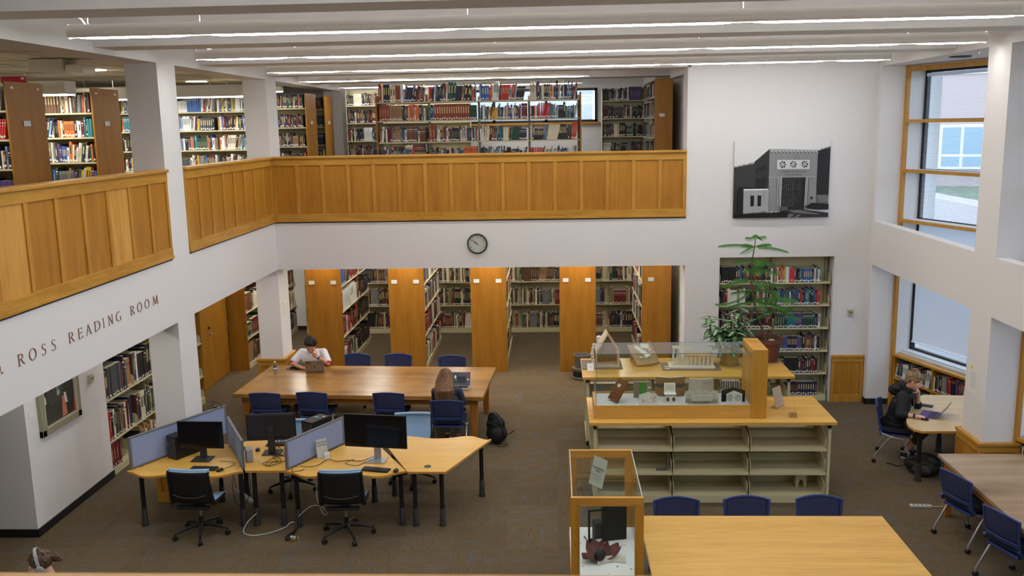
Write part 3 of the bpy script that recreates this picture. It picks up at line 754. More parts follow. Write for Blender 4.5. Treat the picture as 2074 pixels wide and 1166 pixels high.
upleft(19.9, 'farthest oak-ended range upstairs beside the bare wall', -4.98, 2, h4, P_DARK, top=5.46, w=.66)
# 11 wooden bookcases under the angled windows
m_oakd = m_oak
def window_case(k, label):
    X = BAYS[k]; L = 3.6
    t = thing('window_bookcase', label, 'bookcase', X.translation, atan2(WD.y, WD.x)); 
    # local x along WD ; local +y must be outward WN. rot by atan2(WD) gives y = (-WD.y, WD.x) = WN  (checked)
    bx = lambda nm, x0, x1, y0, y1, z0, z1, m: B().box(x0, x1, y0, y1, z0, z1).build(nm, m, t, bevel=.003)
    bx('top', .06, L, -.03, .30, .86, .9, m_oakx); bx('base', .06, L, 0, .29, 0, .08, m_oakx); bx('back', .06, L, .28, .30, .08, .86, m_end)
    bx('shelf', .06, L, 0, .28, .47, .50, m_oakx)
    for i in range(5):
        x = .06+i*(L-.085)/4; bx('divider', x, x+.025, 0, .28, .08, .86, m_oak)
    w_ = (L-.085)/4
    for i in range(4):
        for zi, z in enumerate((.081, .501)):
            O = X @ V((.085+i*w_, 0, z)); 
            book_row(O, WD, -WN, w_-.03, .34, P_DARK+' white*2 grey*2 red blue', ('window bookcase beside the seated student' if k == 0 else 'window bookcase at the right edge', zi, i), hr=(.22, .31), tr=(.014, .036), lean=.6 if i else .1, lab=1)
    return t
window_case(0, 'low oak bookcase under the window behind the student in the black jacket')
window_case(1, 'low oak bookcase under the next window, at the right edge behind the pillar')
# ================================================================== lamps of the mezzanines
m_em = mat('strip_diffuser', (1, 1, 1), .5, emit=(1, .96, .88), es=21.0)
m_emw = mat('downlight_lens', (1, 1, 1), .5, emit=(1, .93, .8), es=8)
m_eml = mat('lower_strip_diffuser', (1, 1, 1), .5, emit=(1, .95, .86), es=38.0)
m_box = mat('light_housing', lin(206, 202, 194), .5)
def strip(label, x0, x1, y0, y1, z, h=.16, grp=None, m=None, name='strip_light'):
    t = thing(name, label, 'ceiling light', ((x0+x1)/2, (y0+y1)/2, z), 0, grp)
    a, b_ = (x1-x0)/2, (y1-y0)/2
    B().box(-a, a, -b_, b_, .0, h).build('housing', m_box, t)
    B().box(-a+.012, a-.012, -b_+.012, b_-.012, -.012, .0).build('diffuser', m or m_em, t)
    B().cyl((-a*.6, 0, h), (-a*.6, 0, h+.12), .006).cyl((a*.6, 0, h), (a*.6, 0, h+.12), .006).build('hanger', MATS['white_wire'], t)
    return t
# upstairs left, hung in the aisles between the ranges
strip('box light hung in the aisle beside the nearest range upstairs on the left', -9.3, -6.32, 11.78, 12.06, 5.30, .17)
strip('box light hung behind the second range upstairs, beside the white pillar', -9.3, -6.2, 14.0, 14.28, 5.30, .17)
strip('long box light upstairs framed between the two left pillars', -9.0, -5.25, 15.9, 16.18, 5.38, .2)
strip('box light over the range ends right of the corner pillar', -6.6, -5.25, 17.7, 17.9, 5.52, .1)
strip('box light at the far left edge above the nearest range', -9.3, -6.4, 9.6, 9.85, 5.32, .17)
# the lower stacks: one strip per aisle (their light is what the photograph shows)
for i, x in enumerate((-5.55, -3.9, -2.2, -.4, 1.2)):
    strip('strip light over a lower book aisle, hidden above the back beam', x-.05, x+.05, 17.4, 20.2, 2.56, .06, 'strip lights over the lower aisles', m_eml)
strip('strip light over the walkway behind the back beam', -4.2, 2.0, 16.35, 16.45, 2.58, .06, 'walkway strip lights', m_eml)
strip('strip light above the left alcove bookcase', -5.75, -5.65, 11.9, 15.0, 2.58, .06, 'alcove strip lights')
strip('added strip light brightening the portrait wall, unseen above the spandrel', -5.55, -5.45, 7.6, 10.6, 2.58, .06, 'added portrait wall lights')  # unseen strip added to lift the dark passage end and portrait wall
strip('strip light in the passage by the oak door', -5.75, -5.65, 16.2, 20.2, 2.58, .06, 'alcove strip lights')
def downlight(label, x, y, z, r=.09, spot=None, col=(1, .9, .72), grp=None, m=None):
    t = thing('downlight', label, 'ceiling light', (x, y, z), 0, grp)
    B().lathe([(r, 0), (r+.02, -.006), (r+.02, 0)], n=24, cap=False).build('trim_ring', m_box, t)
    B().lathe([(.001, -.002), (r, -.002)], n=24, cap=False).build('lens', m or m_emw, t)
    if spot:
        l = bpy.data.lights.new('downlight_lamp', 'SPOT'); l.energy = spot; l.color = col; l.spot_size = rad(100); l.spot_blend = .7; l.shadow_soft_size = .06
        o = bpy.data.objects.new('downlight_lamp', l); COL.objects.link(o); o.parent = t; o.location = (0, 0, -.02)
downlight('round downlight in the tiled ceiling upstairs near the nearest range', -7.0, 13.9, 5.735, .2)
downlight('round downlight in the tiled ceiling between the left pillars upstairs', -6.9, 17.75, 5.735, .2)
for x0, k in RG:
    downlight('warm downlight in front of an oak range end, hidden by the beam', x0+.32, 17.17, 2.695, .07, 60 if k < 5 else 10, (1, .74, .40), 'warm downlights over the range ends')
for x in (-3.2, -1.2, .8, 2.8): downlight('added downlight brightening the viewing balcony rail, unseen above the picture', x, .55, 6.895, .08, 45, (1, .9, .74), 'added downlights over the viewing balcony')  # unseen spots added to brighten the near rail cap
# projector-like access point and sprinkler on the upper left ceiling
t = thing('ceiling_projector', 'white box mounted under the tiled ceiling upstairs on the left', 'projector', (-6.3, 11.75, 5.56))
B().box(-.35, .1, -.2, .2, .02, .17).build('housing', m_box, t, bevel=.01); B().box(.1, .35, -.16, .16, -.02, .1).build('lens_hood', m_fix, t, bevel=.02); B().cyl((0, 0, .17), (0, 0, .18), .04).build('bracket', m_black, t)
t = thing('sprinkler_head', 'small dark sprinkler under the upstairs ceiling above the light box', 'sprinkler', (-7.35, 14.0, 5.735))
B().lathe([(.05, 0), (.05, -.01), (.012, -.012), (.012, -.04), (.03, -.045), (.001, -.047)], n=16).build('head', m_frame, t)
t = thing('ceiling_diffuser', 'dark round air diffuser in the white soffit above the upper window', 'vent', (5.62, 13.2, 5.62))
B().lathe([(.14, 0), (.15, -.012), (.1, -.02), (.001, -.012)], n=24).build('rings', m_black, t)
t = thing('sprinkler_head', 'tiny chrome sprinkler in the soffit beside the round air diffuser', 'sprinkler', (5.5, 12.35, 5.62))
B().lathe([(.03, 0), (.03, -.008), (.008, -.01), (.008, -.04), (.02, -.045), (.001, -.047)], n=12).build('head', mat('chrome', (.6, .6, .6), .25, 1), t)
# far upstairs window: frame and pane
t = thing('window_9', 'w', 'w', (0, 21.3, 0)); t['kind'] = 'structure'; del t['label']; del t['category']
b = B(); b.box(-2.6, 1.0, -.03, .02, 4.84, 4.89).box(-2.6, 1.0, -.03, .02, 5.54, 5.6)
for x in (-2.6, -1.4, -.2, .94): b.box(x, x+.06, -.03, .02, 4.84, 5.6)
b.build('window_frame', m_frame, t); B().box(-2.55, .95, -.005, .0, 4.88, 5.55).build('pane', m_thin, t)
B().box(-2.65, 1.05, -.1, .0, 4.79, 4.84).build('window_sill', m_oakx, t)
b = B(); z = 4.9
while z < 5.54: b.ob(T(-.8, .06, z) @ RX(rad(62)), 3.4, .024, .0012); z += .024
b.build('blind', m_slat, t)
# ================================================================== tables
m_tab = wood('worn_table_top', lin(92, 58, 20), lin(134, 90, 36), lin(184, 138, 72), 'x', .4, .28, fine=.7, blot=.9)
m_tabl = wood('table_frame_wood', lin(150, 88, 28), lin(172, 108, 40), lin(188, 124, 54), 'z', 1, .4)
m_oakt = wood('light_oak_top', lin(192, 142, 60), lin(212, 164, 78), lin(224, 180, 98), 'x', .5, .32, fine=.7, blot=.3)
m_greyt = wood('scuffed_table_top', lin(120, 92, 66), lin(148, 122, 94), lin(176, 152, 124), 'x', .4, .3, fine=.5, blot=.6)
m_mel = wood('maple_laminate', lin(208, 158, 66), lin(218, 170, 76), lin(226, 181, 90), 'x', .5, .35, fine=.35, blot=.2)
m_mely = wood('maple_laminate_edge', lin(190, 132, 56), lin(204, 146, 66), lin(212, 156, 78), 'x', .5, .35, fine=.35, blot=.2)
def table(name, label, loc, rz, L, W, mt, H=.755, th=.05, leg=.1, ov=.1, ml=None, ends=True):
    ml = ml or m_tabl
    t = thing(name, label, 'table', loc, rz)
    B().box(-L/2, L/2, -W/2, W/2, H-th, H).build('table_top', mt, t, bevel=.006)
    a, c = L/2-ov, W/2-ov
    b = B(); b.box(-a, a, -c, -c+.025, H-th-.1, H-th).box(-a, a, c-.025, c, H-th-.1, H-th).box(-a, -a+.025, -c, c, H-th-.1, H-th).box(a-.025, a, -c, c, H-th-.1, H-th)
    b.build('apron', ml, t)
    for x, y in ((-a+leg/2, -c+leg/2), (a-leg/2, -c+leg/2), (-a+leg/2, c-leg/2), (a-leg/2, c-leg/2)):
        q = B(); h = leg/2; g = h*.72
        q.add([(x-g, y-g, 0), (x+g, y-g, 0), (x+g, y+g, 0), (x-g, y+g, 0), (x-h, y-h, H-th), (x+h, y-h, H-th), (x+h, y+h, H-th), (x-h, y+h, H-th)],
              [(0, 3, 2, 1), (4, 5, 6, 7), (0, 1, 5, 4), (1, 2, 6, 5), (2, 3, 7, 6), (3, 0, 4, 7)]).build('leg', ml, t, bevel=.004)
    return t
TA = rad(-3.2)
TMAIN = table('library_table', 'long worn brown wooden table where the man in white and the long-haired woman sit', (-3.03, 14.2, 0), TA, 3.93, 1.72, m_tab, th=.065, leg=.12, ov=.1)
table('library_table', 'light oak table in the lower right foreground behind the glass display case', (2.1, 8.02, 0), 0, 2.5, 1.96, m_oakt, th=.045)
table('library_table', 'scuffed grey-brown table at the lower right edge beside the pillar', (5.17, 9.2, 0), rad(-.5), 1.08, 3.2, m_greyt, th=.045, leg=.1, ov=.06)

# ================================================================== blue side chairs
m_bluef = mat('blue_plastic', lin(46, 64, 118), .42)
m_bluem = mat('blue_mesh_back', lin(50, 56, 94), .7)
def meshify(m, sc=150, lo=.35):
    """fine perforation: small holes let some of what is behind through"""
    v = coords(m, (1, 1, 1)); w_ = nd(m, 'ShaderNodeTexVoronoi'); w_.inputs['Scale'].default_value = sc; lk(m, v, w_.inputs['Vector'])
    r = ramp(m, w_.outputs['Distance'], [(.28, (0, 0, 0)), (.34, (1, 1, 1))])
    mx = nd(m, 'ShaderNodeMath', operation='MAXIMUM'); lk(m, r, mx.inputs[0]); mx.inputs[1].default_value = 1-lo
    lk(m, mx.outputs[0], bsdf(m).inputs['Alpha'])
meshify(m_bluem, 170, .6)
m_seat = mat('navy_seat_fabric', lin(24, 28, 50), .9)
m_silver = mat('silver_tube', lin(178, 180, 184), .3, .6)
m_cast = mat('black_caster', (.012, .012, .012), .5)
def caster(parent, x, y, r=.028, z=0, name='caster'):
    b = B(); b.cyl((x-.02, y, z+r), (x-.005, y, z+r), r, n=14).cyl((x+.005, y, z+r), (x+.02, y, z+r), r, n=14).ell((x, y, z+r*1.35), (.014, r*.9, r*.8), 10).cyl((x, y, z+r), (x, y, z+r*2.3), .007, n=8)
    return b.build(name, m_cast, parent, smooth=40)
def back_pt(u, v):      # u -1..1 across, v 0..1 up ; sitter looks to +y
    w_ = .226+.024*v; z = .44+.40*v
    x = u*w_; y = -.205-.075*v+.045*(u*u)-.012*sin(pi*v)
    z += -.018*(1-cos(u*pi/2))*v+.012*v*(1-u*u)
    return V((x, y, z))
def blue_chair(label, loc, rz, group=None):
    t = thing('side_chair', label, 'chair', loc, rz, group)
    # backrest: frame ring and perforated field
    NU, NV = 18, 16
    fr, me_ = B(), B()
    def sel(i, j):
        u = (i+.5)/NU*2-1; v = (j+.5)/NV
        if v < .2: return 'f' if abs(u) > .74 else None
        if v < .32: return 'f'
        if v > .93 or abs(u) > .88: return 'f'
        return 'm'
    for kind, bb in (('f', fr), ('m', me_)):
        idx = {}
        for i in range(NU):
            for j in range(NV):
                if sel(i, j) != kind: continue
                q = []
                for a_, c_ in ((i, j), (i+1, j), (i+1, j+1), (i, j+1)):
                    if (a_, c_) not in idx: idx[(a_, c_)] = len(bb.v); bb.v.append(tuple(back_pt(a_/NU*2-1, c_/NV)))
                    q.append(idx[(a_, c_)])
                bb.f.append(tuple(q)); bb.m.append(0); bb.c.append(None)
    o = fr.build('backrest_frame', m_bluef, t, smooth=60); s = o.modifiers.new('thickness', 'SOLIDIFY'); s.thickness = .02; s.offset = 0
    s = o.modifiers.new('round', 'BEVEL'); s.width = .004; s.segments = 2
    o = me_.build('backrest_mesh', m_bluem, t, smooth=60); s = o.modifiers.new('thickness', 'SOLIDIFY'); s.thickness = .004; s.offset = 0
    # seat: cushioned pad with waterfall front
    def st(u, v): x = (u*2-1)*.24*(1-.08*abs(v*2-1)**3); y = -.2+v*.43; z = .455+.012*abs(u*2-1)**2-.035*max(0, v-.8)**1.2*5*.4; return (x, y, z)
    B().grid(st, 12, 12, th=-.045).build('seat', m_seat, t, smooth=50, bevel=None)
    B().box(-.21, .21, -.2, .2, .40, .425).build('seat_pan', m_bluef, t, bevel=.008)
    for s_ in (-1, 1):
        x = s_*.255
        B().tube([(x*.93, -.19, .47), (x, -.17, .44), (x*1.02, -.04, .40), (x*1.02, .12, .38), (x*1.04, .215, .12), (x*1.04, .225, .055)], .0125, 10).build('front_leg', m_silver, t, smooth=60)
        B().tube([(x*.98, -.02, .42), (x*1.02, -.1, .33), (x*1.05, -.24, .1), (x*1.05, -.25, .055)], .0125, 10).build('rear_leg', m_silver, t, smooth=60)
        B().cyl((x, -.17, .44), (x*.9, -.21, .50), .016).build('hinge', m_bluef, t, smooth=60)
        caster(t, x*1.04, .225); caster(t, x*1.05, -.25)
    return t
def tp(x, y): return TMAIN_M @ V((x, y, 0))
TMAIN_M = T(-3.03, 14.2, 0) @ RZ(TA)
CH = blue_chair('blue chair pushed in at the near left corner of the long brown table', (-4.45, 13.47, 0), rad(-4))
for l, x, y, a in (('blue chair second from the left on the near side of the long brown table', -3.72, 13.5, -6),
                   ('blue chair on the near side of the long brown table, left of the long-haired woman', -2.53, 13.45, -5),
                   ('blue chair on which the long-haired woman sits', -1.6, 13.05, -3),
                   ('blue chair on which the man in the white shirt sits', -4.28, 15.36, 176),
                   ('blue chair just right of the man, far side of the long brown table', -3.56, 15.34, 172),
                   ('blue chair in the middle of the far side of the long brown table', -2.80, 15.3, 178),
                   ('blue chair at the far side of the long table, facing the long-haired woman', -1.83, 15.14, 177),
                   ('blue chair beyond the light oak table, leftmost, next to the glass case', 1.27, 9.0, 180),
                   ('blue chair in the middle of the far side of the light oak table', 2.02, 9.03, 180),
                   ('blue chair at the right of the far side of the light oak table', 2.79, 9.05, 180),
                   ('blue chair nearer the pillar, left side of the scuffed grey-brown table', 4.72, 10.02, -72),
                   ('blue chair cut by the lower right corner, left side of the scuffed table', 4.74, 9.0, -72),
                   ('brighter blue chair on which the student in the black jacket sits', 4.82, 12.62, -114)):
    dup(CH, (x, y, 0), rad(a), l)

# ================================================================== workstation cluster
m_dark = mat('charcoal_metal', lin(52, 52, 54), .45)
m_blkp = mat('black_plastic', (.012, .012, .013), .4)
m_scr = mat('screen_glass', (.006, .006, .008), .12)
m_fab = mat('periwinkle_fabric', lin(142, 156, 192), .95)
lk(m_fab, ramp(m_fab, noise(m_fab, coords(m_fab), 240, 2), [(.3, lin(132, 146, 182)), (.7, lin(152, 166, 202))]), bsdf(m_fab).inputs['Base Color'])
m_pfr = mat('partition_frame_grey', lin(108, 110, 114), .4)
def wave(x0, y0, x1, y1, amp, n=22):
    """soft S-shaped user edge: bulges at both ends and dips in the middle"""
    out = []
    for i in range(n+1):
        u = i/n; out.append((x0+(x1-x0)*u, y0+(y1-y0)*u+amp*(cos(4*pi*u)*.5-.5)*1.0*(1 if 1 else 0)))
    return out
def desk(label, poly, legs):
    cx = sum(p[0] for p in poly)/len(poly); cy = sum(p[1] for p in poly)/len(poly)
    t = thing('desk', label, 'desk', (cx, cy, 0))
    pl = [(x-cx, y-cy) for x, y in poly]
    B().prism(pl, .715, .742, 0, None, 1).build('desk_top', [m_mel, m_mely], t)
    for x, y in legs:
        lg = B().cyl((x-cx, y-cy, .2), (x-cx, y-cy, .715), .028, .028, 16).build('leg', m_blkp, t, smooth=40)
        B().lathe([(.045, 0), (.045, .012), (.038, .03), (.034, .22), (.03, .225)], (x-cx, y-cy, 0), 16).build('leg_sleeve', m_dark, lg, smooth=40)
    return t, (cx, cy)
yf, yb_ = 10.27, 11.22
def wv(x0, x1, y, s):      # wavy edge, s=-1 bulging to the viewer
    n = 28; out = []
    for i in range(n+1):
        u = i/n; x = x0+(x1-x0)*u
        w_ = .19*sin(pi*u)**.6*(.55+.45*cos(4*pi*(u-.5)+pi)*-1) if 0 else .20*(sin(pi*min(u, .5)*2*.98)**.8 if 0 else 0)
        b_ = .13*(math.exp(-((u-.2)/.17)**2)+math.exp(-((u-.8)/.17)**2))+.06*sin(pi*u)
        out.append((x, y+s*(b_-.02*0)))
    out[0] = (x0, y); out[-1] = (x1, y)
    return out
def e(x0, x1, y, s):
    w_ = wv(x0, x1, y, s); 
    # pull the ends in so the curve starts on the corner
    b0 = (w_[1][1]-y); 
    return [(x, y+(yy-y)*min(1, sin(min(i, len(w_)-1-i, 6)/6*pi/2))) for i, (x, yy) in enumerate(w_)]
D1 = e(-5.23, -3.79, yf, -1)+[(-4.29, yb_), (-4.71, yb_)]
D2 = [(-3.77, yf+.02), (-3.29, yf+.02), (-2.80, yb_+.02)]+list(reversed(e(-4.27, -2.80, yb_+.02, 1)))[1:]
D3 = e(-3.27, -1.81, yf, -1)+[(-2.32, yb_-.03), (-2.77, yb_-.03)]
D4 = [(-1.79, yf-.02), (-1.33, yf-.02), (-.86, yb_+.18)]+list(reversed(e(-2.30, -.86, yb_+.13, 1)))[1:]
D2 = [p for i, p in enumerate(D2)]
d1, c1 = desk('left wave-edged maple desk carrying the black monitor and tower', D1, [(-5.1, 10.36), (-3.86, 10.36), (-4.4, 11.1), (-4.7, 11.1)])
d2, c2 = desk('narrow-fronted maple desk between the two grey-blue screens, monitor turned away', D2, [(-3.70, 10.38), (-3.36, 10.38), (-4.14, 11.3), (-2.92, 11.3)])
d3, c3 = desk('right wave-edged maple desk carrying the large monitor and docking sign', D3, [(-3.17, 10.34), (-1.9, 10.4), (-2.7, 11.1), (-2.38, 11.1)])
d4, c4 = desk('empty maple desk at the right end of the workstation cluster', D4, [(-1.73, 10.38), (-1.40, 10.38), (-.99, 11.28), (-2.15, 11.3)])
B().lathe([(.045, 0), (.045, .004), (.04, .005), (.001, .003)], (-1.57-c4[0], 10.42-c4[1], .742), 20).build('cable_grommet', m_blkp, d4)
def screen(label, p0, p1, h=.36, z=.75):
    p0 = V((*p0, z)); p1 = V((*p1, z)); d = p1-p0; L = d.length
    t = thing('desk_partition', label, 'partition', p0, atan2(d.y, d.x))
    b = B(); b.box(0, L, -.016, .016, 0, .022).box(0, L, -.016, .016, h-.022, h).box(0, .03, -.016, .016, .022, h-.022).box(L-.03, L, -.016, .016, .022, h-.022)
    b.build('frame', m_pfr, t, bevel=.003)
    B().box(.028, L-.028, -.012, .012, .02, h-.02).build('fabric', m_fab, t)
    b = B(); b.box(.12, .16, -.03, .03, -.012, .0).box(L-.16, L-.12, -.03, .03, -.012, .0); b.build('clamp', m_pfr, t)
    return t
screen('grey-blue fabric partition at the left end of the workstations', (-5.20, 10.32), (-4.47, 11.62), .40)
screen('grey-blue partition seen edge-on between the left and middle desks', (-3.80, 10.33), (-4.31, 11.26), .36, .748)
screen('grey-blue partition behind the docking station sign', (-3.27, 10.31), (-2.78, 11.24), .36, .748)
# ------------------------------------------------------------------ monitors
def monitor(label, loc, rz, W=.61, H=.36, lift=.14, base_m=None, stand_m=None, rear_m=None, tilt=0):
    t = thing('monitor', label, 'monitor', loc, rz)      # screen faces -y
    base_m = base_m or m_dark; stand_m = stand_m or m_dark; rear_m = rear_m or m_blkp
    b = B().box(-W/2, W/2, -.012, .012, lift, lift+H).build('housing', rear_m, t, bevel=.004)
    B().box(-W/2+.007, W/2-.007, -.0135, -.012, lift+.014, lift+H-.007).build('screen', m_scr, t)
    B().box(-W*.47, W*.47, .012, .026, lift+.05, lift+H-.012).build('rear_shell', rear_m, t, bevel=.006); B().lathe([(.016, .0), (.018, .001), (.014, .0015)], n=20, mtx=T(0, .053, lift+H*.42) @ RX(-pi/2), cap=False).build('round_emblem', mat('emblem_grey', lin(90, 90, 92), .3), t)
    o = B().box(-.045, .045, .035, .052, .006, lift+H*.55).build('stand', stand_m, t, bevel=.004)
    B().box(-.12, .12, -.1, .11, 0, .01).build('base', base_m, t, bevel=.004)
    return t
DZ = .743
monitor('black monitor on the left desk in front of the chair with the blue edge', (-4.44, 10.66, DZ), rad(-2), .58, .35, .15)
monitor('monitor seen from behind on the middle desk, black back towards the viewer', (-3.62, 10.90, DZ), rad(186), .62, .35, .17, m_blkp, mat('stand_charcoal', lin(44, 44, 46), .4), mat('monitor_back', lin(40, 40, 42), .45))
monitor('large black monitor on a silver stand beside the docking sign', (-2.23, 10.62, DZ), rad(-8), .80, .42, .17, mat('silver_base', lin(176, 178, 180), .35, .5), MATS['silver_base'])
# computers
def tower(label, loc, rz, w_=.1, d=.36, h=.3, flat=False):
    t = thing('desktop_computer', label, 'computer', loc, rz)
    B().box(-w_/2, w_/2, -d/2, d/2, 0, h).build('case', m_blkp, t, bevel=.004)
    B().box(-w_/2+.008, w_/2-.008, -d/2-.004, -d/2, .02, h-.02).build('front_grille', m_dark, t)
    b = B()
    for i in range(3): b.box(-w_/2+.02, -w_/2+.035, -d/2-.007, -d/2-.003, h*.55+i*.025, h*.55+i*.025+.01)
    b.cyl((w_/2-.02, -d/2-.007, h-.05), (w_/2-.02, -d/2-.003, h-.05), .006)
    b.build('ports', mat('silver_base'), t)
    return t
tower('black computer tower beside the left monitor, against the partition', (-4.745, 10.83, DZ), rad(-29), .17, .36, .30)
t = tower('black computer with stickers on top, standing behind the docking partition', (-3.10, 11.12, DZ), rad(-29), .19, .34, .385)
k = B(); k.box(-.05, .01, .02, .05, .3855, .387); k.build('sticker', mat('teal_sticker', lin(120, 190, 176), .5), t)
k = B(); k.box(.03, .06, .08, .11, .3855, .387); k.build('sticker', m_card, t)
# keyboards, mice, phone stand
def keyboard(label, loc, rz):
    t = thing('keyboard', label, 'keyboard', loc, rz)
    B().box(-.215, .215, -.07, .07, 0, .014).build('body', m_blkp, t, bevel=.003)
    k = B()
    for i in range(5):
        for j in range(19): k.box(-.205+j*.0217, -.205+j*.0217+.018, -.06+i*.024, -.06+i*.024+.02, .014, .02)
    k.build('keys', m_dark, t); return t
def mouse(label, loc, rz, m=None):
    t = thing('mouse', label, 'mouse', loc, rz)
    B().ell((0, 0, .012), (.03, .052, .02), 16).build('body', m or m_blkp, t, smooth=180)
    B().box(-.0035, .0035, .012, .035, .028, .0335).build('wheel', m_dark, t)
    B().box(-.028, .028, -.04, .04, 0, .004).build('base', m or m_blkp, t); return t
keyboard('black keyboard in front of the left monitor', (-4.30, 10.34, DZ), rad(-2)).scale = (.75, .9, 1)
mouse('black mouse right of the keyboard on the left desk', (-4.08, 10.28, DZ), rad(-30))
keyboard('black keyboard below the large monitor', (-2.18, 10.30, DZ), rad(-12)).scale = (.8, .9, 1)
mouse('black mouse at the right of the docking station desk', (-1.93, 10.26, DZ), rad(-10))
keyboard('black keyboard under the cable tangle on the middle desk', (-3.62, 11.2, DZ), rad(184)).scale = (.8, .9, 1)
mouse('black mouse on the middle desk by the edge-on partition', (-3.84, 10.98, DZ), rad(20))
t = thing('card_reader', 'black box phone behind the left monitor', 'phone', (-4.06, 11.0, DZ), rad(-30))
B().box(-.04, .04, -.07, .07, 0, .02).build('body', m_blkp, t, bevel=.006); B().box(-.03, .03, 0, .06, .02, .022).build('screen', m_scr, t)
# white outlet box with green label on partition 2
t = thing('power_module', 'grey power module with a green label beside the edge-on partition', 'power outlet', (-3.83, 10.62, DZ), rad(118))
B().box(-.07, .07, -.04, .04, 0, .16).build('body', mat('module_grey', lin(150, 152, 152), .5), t, bevel=.008)
B().box(.0, .06, -.042, -.04, .09, .12).build('green_label', mat('green_label', lin(30, 150, 110), .5), t)
k = B(); k.box(.0, .02, -.043, -.04, .03, .05).box(.03, .05, -.043, -.04, .03, .05); k.build('socket', m_card, t)
# docking sign: acrylic stand with printed card + small holder
m_acr = bpy.data.materials.new('clear_acrylic'); m_acr.use_nodes = True; m_acr.node_tree.nodes.remove(m_acr.node_tree.nodes['Principled BSDF']); thin_glass(m_acr, (.93, .94, .95)); MATS['clear_acrylic'] = m_acr
def sign_card(label, loc, rz, w_, h, lines, tilt=-10, name='sign_stand', cat='sign', col=None):
    t = thing(name, label, cat, loc, rz)
    X = RX(rad(tilt))
    B().ob(X @ T(0, 0, h/2), w_, .003, h).build('card', col or m_card, t)
    B().ob(X @ T(0, -.003, h/2), w_+.006, .002, h+.004).build('acrylic', m_acr, t)
    for body, size, z in lines:
        text_mesh('lettering', body, size, m_ink, t, X @ T(0, -.0052, h*z) @ RX(pi/2), .0003)
    b = B().box(-w_/2, w_/2, -.01, .07, 0, .003); b.build('foot', m_acr, t)
    return t
sign_card('white docking station card leaning on the grey-blue partition', (-2.93, 10.72, DZ+.002), rad(58-360*0)-rad(58)+rad(38), .145, .235, [('DOCKING', .026, .82), ('STATION', .026, .68), ('USE YOUR', .010, .42), ('LAPTOP HERE', .010, .34)] if False else [('DOCKING', .031, .82), ('STATION', .031, .66)], -8)
t = thing('leaflet_holder', 'clear leaflet holder at the foot of the docking station card', 'holder', (-2.86, 10.66, DZ), rad(35))
B().ob(RX(rad(-12)) @ T(0, 0, .055), .08, .002, .11).box(-.04, .04, -.02, .05, 0, .003).ob(RX(rad(-12)) @ T(0, -.02, .03), .08, .002, .06).build('shell', m_acr, t)
B().ob(RX(rad(-12)) @ T(0, -.008, .05), .07, .004, .095).build('leaflet', m_card, t)
t = thing('leaflet_holder', 'clear leaflet holder on the left desk beside the black tower', 'holder', (-4.93, 10.80, DZ), rad(50))
B().ob(RX(rad(-12)) @ T(0, 0, .06), .11, .002, .12).box(-.055, .055, -.02, .05, 0, .003).build('shell', m_acr, t)
B().ob(RX(rad(-12)) @ T(0, -.008, .055), .1, .004, .11).build('leaflet', m_card, t)
